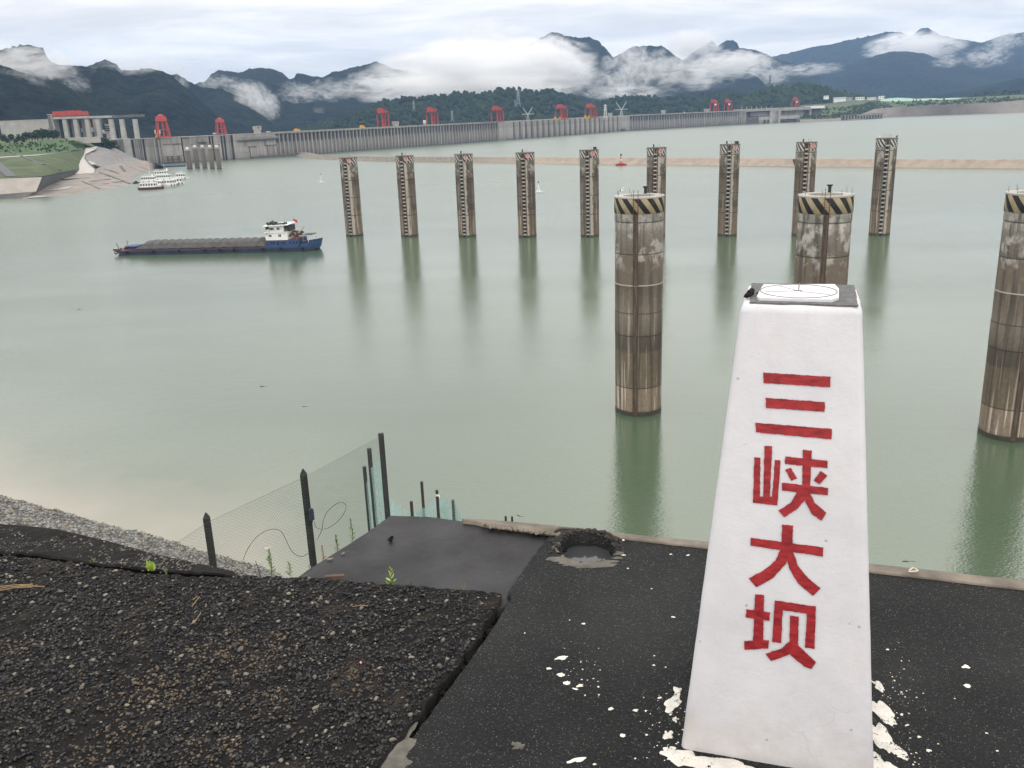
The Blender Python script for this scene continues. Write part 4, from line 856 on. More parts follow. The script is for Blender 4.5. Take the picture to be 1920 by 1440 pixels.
    MB().bb(-46 * s2, 43 * s2, 0, 40, -10, 24 * s2).build('wall', M['concrete_pale'], h_); MB().bb(-46.4 * s2, 43.4 * s2, -.4, 40.4, 24 * s2, 25 * s2).build('roof', M['concrete'], h_)
    MB().bb(43.1 * s2, 54 * s2, 6, 40, -10, 25 * s2).build('side_wing', M['concrete_dark'], h_)
    MB().bb(-8.5 * s2, -3 * s2, -.35, .3, -4, 2.5 * s2).build('door', M['black'], h_)
    # concrete block under the right pillars; a black panel paints its opening's shade
    q = aty(226, 285, 1440); r_ = thing('gate_block', 'dark gate opening in a concrete block under the ship lift frame', 'gate', tuple(q), .5)
    MB().bb(-14, 16, 0, 20, -8, 20).build('wall', M['concrete'], r_); MB().bb(-11, -2, -.6, .4, -6, 18).build('opening', M['black'], r_); MB().bb(-1, 6, -1.6, .4, -8, 19).build('pier', M['concrete_dark'], r_)
    q = aty(148, 264.5, 1300); MB
    tag(MB().bb(-13, 30, -3, 3, -3, 5.0).build('parapet', M['concrete_pale'], None, False, tuple(q), -0.05), 'pale low concrete parapet between the bushes and the pillars', 'wall')
ship_lift()

# ---- trees on the plateau
def tree_proto(name, mat, n, w, h, seed):
    r = np.random.default_rng(seed); me = []
    k = n; d = r.normal(size=(k, 3)); d /= np.linalg.norm(d, axis=1)[:, None]; rad = r.random(k) ** .4
    P = d * rad[:, None] * np.array([w / 2, w / 2, h * .46]); P[:, 2] += h * .52
    S = (0.22 + 0.30 * r.random(k))[:, None] * np.array([w * .30, w * .30, w * .26])
    V, Fc, kk = blobs(P, S, .4); f = r.random(k)[:, None]; c = np.array((0.012, 0.026, 0.012)) * (1 - f) + np.array((0.042, 0.072, 0.026)) * f
    if mat == 'bush': c = c * .62
    crown = raw_mesh(name, V, Fc, M['canopy'], np.repeat(c, kk, 0))
    tm = MB().path([(0, 0, -1.5), (0.1, 0, h * .3), (0, 0.1, h * .62)], [w * .06, w * .045, w * .015], 6).path([(0, 0, h * .32), (w * .16, 0, h * .5)], [w * .03, w * .01], 5).path([(0, 0, h * .34), (-w * .15, w * .08, h * .52)], [w * .03, w * .01], 5).mesh('trunk', M['trunk'])
    return crown, tm
TP = [tree_proto('crown', 'tree', 90, 9.5, 13.0, s) for s in (1, 2, 3)]
tl = [(-14, 268, 14, 'far left'), (8, 266, 14, ''), (22, 264.5, 13, ''), (36, 265, 13, ''), (50, 263, 15, ''), (60, 262, 14, ''), (70, 262, 18, ''), (80, 261, 19, ''), (90, 260, 18, ''), (100, 260, 15, ''), (106, 259, 15, ''), (15, 270, 11, ''), (30, 269, 9, ''), (44, 267, 10, '')]
tlab = ['tree cut by the left edge of the plateau row', 'leftmost whole tree of the plateau row, before the pale hall', 'tree before the left third of the pale hall', 'tree left of the dark door of the pale hall', 'tree standing right of the dark door of the pale hall', 'tree before the middle of the pale hall beside the taller pair', 'left one of the tall trees before the pale hall', 'tallest tree of the plateau row', 'tall tree before the right end of the pale hall', 'tree at the foot of the stair tower, left one', 'tree at the foot of the stair tower, right one', 'small tree at the front edge of the grass slope, leftmost', 'lowest small tree at the front edge of the grass slope', 'small tree by the dark shelter on the plateau']
for i, (px, py, hp, _) in enumerate(tl):
    Y = 1270 - (90 if i > 10 else 0); p = aty(px, py, Y); s = Y / FPX
    t = thing('tree', tlab[i], 'tree', (p[0], p[1], p[2]), random.random() * 6, 'trees on the left plateau')
    c, tm = TP[i % 3]; k = hp * s / 13.0; t.scale = (k * 1.15, k * 1.15, k); link('crown', c, t); link('trunk', tm, t)
BP = [tree_proto('foliage', 'bush', 110, 13, 11, s) for s in (6, 7)]
for i, (px, py, hp, lab) in enumerate(((178, 276, 10, 'left, smallest dark round bush beside the road bend'), (192, 280, 18, 'biggest dark round bush beside the road bend'), (206, 280, 15, 'right dark bush below the concrete pillars'))):
    p = aty(px, py, 1345); t = thing('bush', lab, 'bush', tuple(p), i * 2.0, 'dark bushes beside the road'); k = hp * 1345 / FPX / 10.0; t.scale = (k, k, k)
    link('foliage', BP[i % 2][0], t); link('stem', BP[i % 2][1], t)
wood('undergrowth', [SLOPE], 520, .5, 1.5, (0.016, 0.034, 0.012), (0.055, 0.095, 0.028), 55)
q = aty(57, 266, 1185); t = thing('shelter', 'dark flat-roofed shelter on posts among the plateau trees', 'shelter', tuple(q), 0.02)
MB().bb(-11, 11, -3, 3, 4.2, 4.8).build('roof', M['steel_dark'], t)
pm = MB().bb(-.3, .3, -.3, .3, -2, 4.2).mesh('post', M['concrete'])
for k in range(6): link('post', pm, t, (-9 + k * 3.6, -2, 0))

# ================================================================== MOORING COLUMNS
def column_mat(name, stripes, H, seed, far=False):
    """weathered cast concrete in lifts: painted hazard band on top, dark and pale tide bands, lime streaks"""
    m, nt, b = newmat(name); oc = objco(nt); sp = nd(nt, 'ShaderNodeSeparateXYZ', {0: oc})
    ang = mth(nt, 'ARCTAN2', sp.outputs[1], sp.outputs[0]); z = sp.outputs[2]
    rnd = nd(nt, 'ShaderNodeObjectInfo').outputs['Random']
    cyl = nd(nt, 'ShaderNodeCombineXYZ', {0: mth(nt, 'MULTIPLY', ang, 4.5), 1: z, 2: mth(nt, 'ADD', mth(nt, 'MULTIPLY', rnd, 40.0), seed)}).outputs[0]
    grain = noise(nt, cyl, 1.6, 6, 0.65); blot = noise(nt, mapping(nt, cyl, (1, 0.8, 1)), 0.42, 4, 0.6)
    strk = noise(nt, mapping(nt, cyl, (1.5, 0.045, 1)), 1.0, 5, 0.6, 0.3); strk2 = noise(nt, mapping(nt, cyl, (0.9, 0.03, 1), (5, 3, 7)), 1.0, 3, 0.55)
    zw = mth(nt, 'ADD', z, mth(nt, 'MULTIPLY', mth(nt, 'ADD', noise(nt, cyl, 0.7, 3), -0.5), 1.4))
    t = mth(nt, 'DIVIDE', zw, 42.0)
    base = ramp(nt, t, [(0.0, (0.10, 0.083, 0.058)), (0.035, (0.26, 0.205, 0.145)), (0.30, (0.215, 0.162, 0.112)), (0.312, (0.115, 0.094, 0.074)), (0.375, (0.13, 0.108, 0.085)), (0.39, (0.195, 0.165, 0.130)), (0.60, (0.185, 0.152, 0.118)), (0.61, (0.138, 0.108, 0.082)), (0.735, (0.155, 0.122, 0.092)), (0.75, (0.205, 0.18, 0.15)), (0.845, (0.235, 0.215, 0.185)), (0.86, (0.33, 0.315, 0.29))])
    base = mixc(nt, ramp(nt, grain, [(0.32, 0.0), (0.70, 0.55)]), base, (0.09, 0.08, 0.066))
    # lime runs low down, black runs from the top
    low = ramp(nt, t, [(0.012, 0.0), (0.03, 1.0), (0.22, 0.8), (0.55, 0.35), (0.66, 0.0)])
    base = mixc(nt, mth(nt, 'MULTIPLY', ramp(nt, strk, [(0.555, 0.0), (0.615, 0.85)]), low), base, (0.56, 0.50, 0.44))
    high = ramp(nt, t, [(0.40, 0.0), (0.62, 0.35), (0.80, 0.8), (0.93, 0.9)])
    base = mixc(nt, mth(nt, 'MULTIPLY', ramp(nt, strk2, [(0.50, 0.0), (0.60, 0.85)]), ramp(nt, t, [(0.03, 0.55), (0.5, 0.7), (1.0, 0.85)])), base, (0.052, 0.046, 0.040))
    eff = mth(nt, 'MULTIPLY', ramp(nt, blot, [(0.50, 0.0), (0.60, 0.75)]), ramp(nt, t, [(0.66, 0.0), (0.76, 1.0), (0.90, 1.0), (0.93, 0.2)]))
    base = mixc(nt, eff, base, (0.50, 0.48, 0.45))
    if far:                                # pale lime crust beside the ladder notch
        cr_ = mth(nt, 'SUBTRACT', 1.0, mth(nt, 'DIVIDE', mth(nt, 'ABSOLUTE', mth(nt, 'ADD', ang, 1.56)), 0.24))
        cr_ = mth(nt, 'ADD', cr_, mth(nt, 'MULTIPLY', mth(nt, 'ADD', noise(nt, mapping(nt, cyl, (1, 0.35, 1)), 0.9, 5, 0.65), -0.5), 2.6))
        cr_ = mth(nt, 'ADD', cr_, mth(nt, 'MULTIPLY', mth(nt, 'SUBTRACT', rnd, 0.5), 0.9))
        base = mixc(nt, ramp(nt, cr_, [(0.02, 0.0), (0.42, 0.9)]), base, (0.50, 0.47, 0.42))
        ds_ = mth(nt, 'SUBTRACT', 1.0, mth(nt, 'DIVIDE', mth(nt, 'ABSOLUTE', mth(nt, 'ADD', ang, 1.85)), 0.22))
        base = mixc(nt, ramp(nt, mth(nt, 'ADD', ds_, mth(nt, 'MULTIPLY', mth(nt, 'ADD', noise(nt, cyl, 0.8, 4, 0.6), -0.5), 1.6)), [(0.15, 0.0), (0.5, 0.85)]), base, (0.045, 0.040, 0.035))  # dark band over the notch: its recess shade put into the colour
    # cast joints
    for q in ((0.134, 0.378, 0.482, 0.609, 0.746, 0.885) if not far else (0.25, 0.46, 0.66, 0.86)):
        j = mth(nt, 'LESS_THAN', mth(nt, 'ABSOLUTE', mth(nt, 'ADD', z, -q * 42.0)), 0.11 if not far else 0.16)
        base = mixc(nt, mth(nt, 'MULTIPLY', j, 0.75), base, (0.045, 0.04, 0.034) if q != 0.609 else (0.45, 0.42, 0.38))
    if far: base = mixc(nt, 1.0, base, (0.82, 0.80, 0.77), 'MULTIPLY')
    setc(nt, b, base); b.inputs['Roughness'].default_value = 0.88
    bump(nt, b, mth(nt, 'ADD', grain, mth(nt, 'MULTIPLY', blot, 0.6)), 0.5, 0.12)
    return m
def stripe_mat(name, light, period, slant, ztop, wear):
    m, nt, b = newmat(name); oc = objco(nt); sp = nd(nt, 'ShaderNodeSeparateXYZ', {0: oc}); ang = mth(nt, 'ARCTAN2', sp.outputs[1], sp.outputs[0])
    q = mth(nt, 'ADD', mth(nt, 'MULTIPLY', ang, 4.5), mth(nt, 'MULTIPLY', sp.outputs[2], slant))
    s = mth(nt, 'GREATER_THAN', mth(nt, 'FRACT', mth(nt, 'DIVIDE', q, period)), 0.5)
    cyl = nd(nt, 'ShaderNodeCombineXYZ', {0: mth(nt, 'MULTIPLY', ang, 4.5), 1: sp.outputs[2], 2: 0.0}).outputs[0]
    dirt = noise(nt, mapping(nt, cyl, (1.2, 0.35, 1)), 1.3, 5, 0.65); rust = noise(nt, mapping(nt, cyl, (1.4, 0.12, 1), (9, 1, 0)), 0.9, 4, 0.6)
    lt = mixc(nt, ramp(nt, rust, [(0.5, 0.0), (0.68, 0.8)]), light, (0.34, 0.19, 0.055))
    c = mixc(nt, s, lt, (0.022, 0.022, 0.025)); c = mixc(nt, ramp(nt, dirt, [(0.55 - wear, 0.0), (0.75 - wear * .5, 0.8)]), c, (0.085, 0.077, 0.066))
    setc(nt, b, c); b.inputs['Roughness'].default_value = 0.7
    return m
HC = 41.7
M['col_near'] = column_mat('weathered_column_concrete', 0, HC, 3.0); M['col_far'] = column_mat('weathered_pier_concrete', 0, HC, 17.0, True)
M['stripe_near'] = stripe_mat('worn_yellow_black_stripes', (0.45, 0.375, 0.245), 2.35, 0.75, HC, 0.02)
M['stripe_far'] = stripe_mat('worn_white_black_stripes', (0.52, 0.51, 0.48), 1.75, 0.75, HC, 0.0)
M['slime'] = simple('dark_waterline_concrete', (0.045, 0.042, 0.03), 0.6, 0.3, 1.0)
LEAN = math.radians(-16)                   # the row's own facing: towards the near shore
NOT_ = -math.pi / 2 + LEAN

def near_column(px, py, z_top, lab, hidden_base=None):
    p = onz(px, py, z_top); R_ = 4.5; Hh = z_top
    t = thing('mooring_column', lab, 'column', (p[0], p[1], 0), 0.0, 'near mooring columns with yellow stripes')
    n = 72
    MB().lathe([(R_, -4), (R_, 5.5), (R_ - .06, 5.62), (R_, 5.74), (R_, 15.8), (R_ + .05, 15.9), (R_ + .05, 20.1), (R_, 20.2), (R_, 25.3), (R_ + .1, 25.5), (R_, 25.7), (R_, 31.1), (R_ - .06, 31.25), (R_, 31.4), (R_, 36.9), (R_ - .08, 37.1), (R_ + .04, 37.3), (R_ + .04, Hh - 3.0)], n).build('shaft', M['col_near'], t, True)
    MB().lathe([(R_ + .04, Hh - 3.0), (R_ + .10, Hh - 2.98), (R_ + .10, Hh - .28)], n).build('striped_band', M['stripe_near'], t, True)
    MB().lathe([(R_ + .10, Hh - .28), (R_ + .16, Hh - .26), (R_ + .16, Hh), (2.95, Hh), (2.9, Hh - .12), (2.9, Hh - 3.5), (0.01, Hh - 3.5)], n).build('rim', M['concrete'], t)
    MB().lathe([(R_ + .03, -1), (R_ + .03, .55), (R_, .9)], n).build('waterline_collar', M['slime'], t, True)
    lad = MB(); ca, sa = math.cos(NOT_), math.sin(NOT_); tx, ty = -sa, ca
    for o_ in (-.42, .42):
        q = (ca * (R_ + .14) + tx * o_, sa * (R_ + .14) + ty * o_); lad.tube((q[0], q[1], -.5), (q[0], q[1], Hh + 1.3), .055, n=5)
    for k in range(int(Hh / .42)):
        z = k * .42; lad.tube((ca * (R_ + .14) - tx * .42, sa * (R_ + .14) - ty * .42, z), (ca * (R_ + .14) + tx * .42, sa * (R_ + .14) + ty * .42, z), .032, n=4)
    lad.build('ladder', M['rust'], t)
    gr = MB(); 
    for a in np.linspace(-.13, .13, 5)[:-1]: pass
    gr.add([(math.cos(NOT_ + a) * (R_ + .045), math.sin(NOT_ + a) * (R_ + .045), z) for z in (.2, Hh - 3.0) for a in np.linspace(-.085, .085, 7)], [(k, k + 1, k + 8, k + 7) for k in range(6)]).build('ladder_strip', M['ladder_stain'], t)
    bm = MB().lathe([(.34, 0), (.28, .25), (.28, 1.0), (.5, 1.15), (.5, 1.38), (.01, 1.4)], 14).mesh('bollard', M['black'])
    link('bollard', bm, t, (1.6, 2.9, Hh))
    rm = MB().tube((0, 0, 0), (0, 0, 1.0), .035, n=5).mesh('rebar', M['steel_dark'])
    for a in np.linspace(0, 2 * math.pi, 9)[:-1]: link('rebar', rm, t, (math.cos(a + .3) * 4.2, math.sin(a + .3) * 4.2, Hh), 0)
    return t, p
m_, nt_, b_ = newmat('ladder_stain'); oc_ = objco(nt_)
setc(nt_, b_, mixc(nt_, ramp(nt_, noise(nt_, mapping(nt_, oc_, (2, 2, .25)), 1.2, 5, .65), [(.35, 0), (.65, 1)]), (0.05, 0.042, 0.035), (0.16, 0.135, 0.11))); b_.inputs['Roughness'].default_value = 0.85; M['ladder_stain'] = m_
nc = []
for (px, py, lab) in ((1198.5, 366, 'whole near concrete column with yellow and black striped top, a bird perched on its rim'), (1549, 364, 'near striped column standing right behind the white stele'), (1946, 360, 'near striped column cut off by the right edge of the view')):
    nc.append(near_column(px, py, HC, lab))
# a white bird on the first column's rim
bp = onz(1167, 363, HC + .02); bt = thing('bird', 'small black and white bird perched on the rim of the near column', 'bird', tuple(bp), .4)
MB().ico((0, 0, .55), (.22, .34, .30), .05, 2).path([(0, -.1, .7), (0, -.2, .95), (0, -.22, 1.05)], [.16, .11, .11], 8).ico((0, -.24, 1.1), (.13, .15, .13), .03, 2).tube((0, -.34, 1.1), (0, -.52, 1.07), .04, .01, 5).path([(0, .25, .55), (0, .55, .42)], [.13, .04], 6).tube((-.08, 0, .3), (-.08, 0, 0), .025, n=4).tube((.08, 0, .3), (.08, 0, 0), .025, n=4).build('body', M['white'], bt, True)
MB().ico((.17, .08, .6), (.07, .34, .22), .05, 2).ico((-.17, .08, .6), (.07, .34, .22), .05, 2).ico((0, -.2, 1.2), (.1, .12, .05), .03, 2).build('wing', M['black'], bt, True)

def notch_outline(R_, n=56, w=.75, dep=.85):
    a0 = math.asin(w / R_); pts = []
    for k in range(n + 1):
        a = a0 + (2 * math.pi - 2 * a0) * k / n; pts.append((R_ * math.cos(a), R_ * math.sin(a)))
    pts += [(R_ - dep, -w), (R_ - dep, w)]; return pts
FAR = [(649, 295.5, 663, 443, '9'), (757, 292, 767, 443.5, '8'), (867, 289, 876, 444, '7'), (984, 286, 989.5, 444.5, '6'), (1107, 281, 1107.5, 444, '5'), (1236, 276.5, 1232, 443, '4'), (1372, 270.5, 1367, 442.5, '3'), (1516, 266.5, 1508, 442, '2'), (1670, 259, 1655, 441, None)]
sil = 'leftmost,second from the left,third from the left,fourth from the left,fifth from the left'.split(',')
def digit_mesh(ch):
    cu = bpy.data.curves.new('digit', 'FONT'); cu.body = ch; cu.size = 1.75; cu.align_x = 'CENTER'; cu.align_y = 'CENTER'; cu.offset = .05; cu.extrude = .02
    ob = bpy.data.objects.new('digit', cu); me = bpy.data.meshes.new_from_object(ob); bpy.data.objects.remove(ob); bpy.data.curves.remove(cu)
    me.materials.clear(); me.materials.append(M['sign_red']); return me
M['sign_red'] = simple('worn_sign_red', (0.42, 0.07, 0.06), 0.6, 0.3, 2.0)
M['sign_white'] = simple('weathered_sign_white', (0.42, 0.40, 0.38), 0.7, 0.25, 2.0)
out = notch_outline(4.4); inn = notch_outline(4.46); N_ = len(out)
shaft_cache = {}
ring_me = None
for i, (px, py, bx, by, dg) in enumerate(FAR):
    q = onz(bx, by, 0); d_ = ray(px, py); zt = EYE + d_[2] * (q[1] / d_[1]) 
    q = q + np.array([0, 3.8, 0]); zt = EYE + d_[2] * (q[1] / d_[1])
    lab = ('far column with red number %s, %s' % (dg, {'9': 'leftmost of the row', '8': 'second from the left', '7': 'third from the left', '6': 'with a white buoy beside it', '5': 'left of the red buoy', '4': 'half hidden by the nearest striped column', '3': 'standing alone between two striped columns', '2': 'half hidden behind the column at the white stele'}[dg])) if dg else 'rightmost far mooring column with a small railing on top'
    t = thing('mooring_column', lab, 'column', (q[0], q[1], 0), 0.0, 'far mooring columns across the water')
    body = link('shaft', None); bpy.data.objects.remove(body)
    def rot(P): return [(x * math.cos(NOT_) - y * math.sin(NOT_), x * math.sin(NOT_) + y * math.cos(NOT_)) for x, y in P]
    o_ = rot(out); ii = rot(inn)
    MB().add([(x, y, z) for z in (-4, zt) for x, y in o_], [(k, (k + 1) % N_, N_ + (k + 1) % N_, N_ + k) for k in range(N_)] + [tuple(range(N_, 2 * N_))]).build('shaft', M['col_far'], t)
    # painted band: everything but the ladder notch
    bnd = [(x, y, z) for z in (zt - 3.4, zt - .25) for x, y in ii[:-2]]
    k_ = len(ii) - 2; MB().add(bnd, [(k, k + 1, k_ + k + 1, k_ + k) for k in range(k_ - 1)]).build('striped_band', M['stripe_far'], t, True)
    MB().add([(x * 1.02, y * 1.02, z) for z in (zt - .3, zt + .15) for x, y in o_], [(k, (k + 1) % N_, N_ + (k + 1) % N_, N_ + k) for k in range(N_)] + [tuple(range(N_, 2 * N_)), tuple(range(N_ - 1, -1, -1))]).build('rim', M['concrete_dark'], t)
    ca, sa = math.cos(NOT_), math.sin(NOT_); ns = 21
    st = MB().box((0, 0, 0), (.6, 1.5, .62), NOT_).mesh('step', M['concrete'])
    for k in range(ns): link('step', st, t, (ca * 4.12, sa * 4.12, 1.2 + k * (zt - 2.2) / ns), 0)
    jm = MB()
    for s_ in (-1, 1): jm.box((ca * 4.36 - sa * s_ * .95, sa * 4.36 + ca * s_ * .95, zt / 2), (.3, .28, zt), NOT_)
    jm.build('notch_rail', M['rust'] if i % 2 else M['concrete_dark'], t)
    MB().add([(x * 1.006, y * 1.006, z) for z in (-1, .7) for x, y in o_], [(k, (k + 1) % N_, N_ + (k + 1) % N_, N_ + k) for k in range(N_)]).build('waterline_collar', M['slime'], t)
    if dg:
        a = NOT_ + math.radians(31); pos = Vector((math.cos(a) * 4.66, math.sin(a) * 4.66, zt - 1.55))
        Mx = Matrix.Translation(pos) @ Matrix.Rotation(a + math.pi / 2, 4, 'Z') @ Matrix.Rotation(math.pi / 2, 4, 'X')
        pl = MB().lathe([(1.25, -.12), (1.25, .0), (.01, .0)], 24).mesh('number_plate', M['sign_white']); po = link('number_plate', pl, t); po.matrix_local = Mx
        if ring_me is None: ring_me = MB().lathe([(1.25, .0), (1.25, .05), (1.02, .05), (1.02, .0)], 24).mesh('ring', M['sign_red'])
        link('ring', ring_me, po); link('digit', digit_mesh(dg), po, (0, 0, .03))
    bm2 = MB().lathe([(.32, 0), (.28, 1.0), (.42, 1.1), (.42, 1.3), (.01, 1.3)], 8).mesh('bollard', M['black'])
    if i % 2 == 1 or i in (2, 6): link('bollard', bm2, t, (-1.2, 1.0, zt + .1))
    if i in (4, 6): MB().box((2.6, -1.4, zt + .7), (1.5, 1.6, 1.3)).build('winch_box', M['steel_dark'], t)
    rb = MB().tube((0, 0, 0), (0, 0, 1.6), .05, n=4).mesh('rebar', M['steel_dark'])
    for k in range(2): link('rebar', rb, t, (.1 + k * .9, -2.2, zt), 0)
    if not dg:
        rl = MB()
        for k in range(6): rl.tube((-3.4 + k * .75, -2.5, zt), (-3.4 + k * .75, -2.5, zt + 2.0), .05, n=4)
        rl.tube((-3.4, -2.5, zt + 2.0), (.35, -2.5, zt + 2.0), .06, n=4).tube((-3.4, -2.5, zt + 1.1), (.35, -2.5, zt + 1.1), .05, n=4).build('railing', M['galv'], t)
        bt = thing('bird', 'small dark bird on the right rim of the rightmost far column', 'bird', (q[0] + 3.3, q[1] - 2.0, zt + .15), 1.0)
        MB().ico((0, 0, .5), (.25, .4, .35), .05, 2).path([(0, -.15, .6), (0, -.3, 1.0)], [.16, .1], 6).ico((0, -.33, 1.05), (.14, .2, .13), .03, 2).tube((0, 0, .3), (0, 0, 0), .05, n=4).build('body', M['black'], bt, True)
        bt = thing('bird', 'white bird on the left rim of the rightmost far column', 'bird', (q[0] - 4.0, q[1] - 1.4, zt + .15), -1.0)
        MB().ico((0, 0, .5), (.3, .55, .35), .05, 2).path([(0, -.25, .6), (0, -.5, 1.2)], [.16, .1], 6).ico((0, -.55, 1.25), (.14, .2, .13), .03, 2).tube((0, 0, .3), (0, 0, 0), .05, n=4).build('body', M['white'], bt, True)
# a short steel bracket on the leftmost column
# ================================================================== BARGE
M['hoop'] = simple('pale_tarpaulin_hoop', (0.105, 0.10, 0.098), 0.7, 0.2, 1.0)
def barge():
    p0, p1 = onz(209, 479.5, 0), onz(594, 471, 0); d = (p1 - p0)[:2]; L = float(np.linalg.norm(d)); rz = math.atan2(d[1], d[0])
    t = thing('barge', 'long blue cargo barge under a ribbed grey tarpaulin with a white wheelhouse', 'barge', (p0[0], p0[1], 0), rz)
    kS = L / 98.6; S = lambda s: s * kS; W = 13.0
    # hull outlines at deck and keel
    def outl(z, ins): return [(S(0.4) + ins, W * .30, z), (S(0.4) + ins, W * .70, z), (S(4) + ins * .5, W - ins * .3, z), (S(92), W - ins * .2, z), (S(98) - ins, W * .82, z), (S(98.4) - ins, W * .5, z), (S(98) - ins, W * .18, z), (S(92), ins * .2, z), (S(4) + ins * .5, ins * .3, z)]
    hull = MB(); rings = [outl(-.6, 2.2), outl(.2, 1.1), outl(2.1, 0.0)]; V = sum(rings, []); n = 9
    hull.add(V, [(r * n + i, r * n + (i + 1) % n, (r + 1) * n + (i + 1) % n, (r + 1) * n + i)[::-1] for r in range(2) for i in range(n)] + [tuple(range(2 * n, 3 * n))[::-1]])
    hull.build('hull', M['blue_grey'], t)
    MB().bb(S(9), S(76), .35, W - .35, 2.1, 2.5).bb(S(2), S(9), .4, W - .4, 2.12, 2.2).build('side_deck', M['red_dark'], t)
    rub = MB().bb(S(3), S(93), -.28, -.02, 1.55, 1.95).bb(S(3), S(93), W + .02, W + .28, 1.55, 1.95).build('rubbing_strake', M['blue_grey'], t)
    st = MB(); 
    for y in (0.0, W - .3): st.side([(S(74), 2.1), (S(90), 2.1), (S(90), 3.1), (S(74), 3.0)], y, y + .3)
    st.build('bulwark', M['blue'], t)
    MB().add([(S(91), 0.1, .9), (S(97.6), W * .2, 1.1), (S(98.2), W * .5, 1.1), (S(97.6), W * .8, 1.1), (S(91), W - .1, .9), (S(91), -.1, 3.4), (S(98.6), W * .16, 4.7), (S(99.4), W * .5, 4.8), (S(98.6), W * .84, 4.7), (S(91), W + .1, 3.4)], [(0, 1, 6, 5), (1, 2, 7, 6), (2, 3, 8, 7), (3, 4, 9, 8)]).build('stern_bulwark', M['blue'], t)
    # tarpaulin: hipped ends, ribs pressed up from below
    xs0, xs1, nb = S(12.2), S(74.5), 17; tp = MB(); yb0, yb1 = .5, W - .5; ns = nb * 6; V = []
    for i in range(ns + 1):
        u = i / ns; x = xs0 + (xs1 - xs0) * u; rib = .26 * abs(math.sin(math.pi * nb * u)) ** .5 - .1; rib += .05 * (float(vn(u * 40, 1, 4)) - .5)
        e = min(1, u * ns / 7.0) if True else 1; e2 = min(1, (1 - u) * ns / 5.0); e = min(e, e2) ** .8
        top = 3.0 + 2.75 * e; sag = .22 * math.sin(u * 75)
        for (y, z) in ((yb0 - .15, 2.9 - .2 + sag * .5), (yb0 + .05, 3.2), (yb0 + 1.2 * e, top - .7 * e - rib * .7), (W * .28, top - .05 - rib), (W * .5, top + .25 * e - rib), (W * .72, top - .05 - rib), (yb1 - 1.2 * e, top - .7 * e - rib * .7), (yb1, 3.2), (yb1 + .15, 2.7)): V.append((x, y, z))
    m = 9; tp.add(V, [(i * m + j, (i + 1) * m + j, (i + 1) * m + j + 1, i * m + j + 1) for i in range(ns) for j in range(m - 1)]); tp.build('tarpaulin', M['tarp'], t)
    hoop = MB().path([(0, yb0 + .1, 3.0), (0, yb0 + 1.1, 5.15), (0, W * .28, 5.80), (0, W * .5, 6.10), (0, W * .72, 5.80), (0, yb1 - 1.1, 5.15), (0, yb1 - .1, 3.0)], .13, 5).mesh('hoop', M['hoop'])
    for i in range(2, nb): link('hoop', hoop, t, (xs0 + (xs1 - xs0) * i / nb, 0, 0))
    # house
    MB().bb(S(75.5), S(90.5), .7, W - .7, 2.1, 5.35).build('lower_cabin', M['blue'], t)
    MB().bb(S(75.1), S(85.5), .5, W - .5, 5.36, 8.75).build('middle_cabin', M['white'], t); MB().bb(S(74.7), S(85.8), .1, W - .1, 8.75, 8.95).build('deck_slab', M['white'], t)
    MB().bb(S(76.8), S(83.5), 1.8, W - 1.8, 8.95, 11.6).build('wheelhouse', M['white'], t); MB().side([(S(74.4), 11.6), (S(86.2), 12.0), (S(86.2), 12.3), (S(74.4), 11.95)], .2, W - .2).build('roof', M['white'], t)
    MB().bb(S(85.6), S(90.3), .8, W - .8, 5.36, 5.6).build('boat_deck', M['red_dark'], t)
    win = MB().bb(-.62, .62, -.07, .05, 0, 1.05).mesh('window', M['glass']); fr = MB().bb(-.72, .72, -.06, .04, -.1, 0).bb(-.72, .72, -.06, .04, 1.05, 1.15).bb(-.05, .05, -.09, .05, 0, 1.05).mesh('window_frame', M['white'])
    for s_, z, y in ((77.3, 6.9, .5), (81.8, 6.9, .5), (78.2, 9.8, 1.8), (80.9, 9.9, 1.8), (77.3, 9.8, 1.8)):
        w_ = link('window', win, t, (S(s_), y, z)); link('window_frame', fr, w_)
    win2 = MB().bb(-.45, .45, -.07, .05, 0, .9).mesh('window', M['glass'])
    for s_ in (77.6, 78.7, 82.6, 83.7, 86.4, 88.0, 89.4): link('window', win2, t, (S(s_), .7, 3.6))
    MB().bb(S(80.1), S(80.9), .6, .75, 2.6, 4.7).build('door', M['glass'], t); MB().bb(S(74.9), S(75.0), 2, 11, 9.9, 11.2).build('front_window', M['glass'], t)
    MB().bb(S(83.6), S(86), 2.5, W - 2.5, 9.0, 11.4).build('awning_shade', M['black'], t)  # solid black block painted as the shade under the roof
    rl = MB()
    for s_ in np.arange(75.2, 90.5, 1.1): rl.tube((S(s_), .6, 5.4 if s_ > 85.6 else 8.95), (S(s_), .6, 6.4 if s_ > 85.6 else 9.95), .04, n=4)
    rl.tube((S(75.2), .6, 9.95), (S(85.5), .6, 9.95), .045, n=4).tube((S(85.8), .6, 6.4), (S(90.4), .6, 6.4), .045, n=4).tube((S(75.2), .6, 9.5), (S(85.5), .6, 9.5), .03, n=4).build('railing', M['galv'], t)
    lb = MB(); 
    for k in range(17):
        a = 2 * math.pi * k / 16; lb
    lb.path([(S(75.9) + .42 * math.cos(a), .42, 8.1 + .42 * math.sin(a)) for a in np.linspace(0, 2 * math.pi, 13)], .11, 6).build('lifebuoy', M['orange'], t)
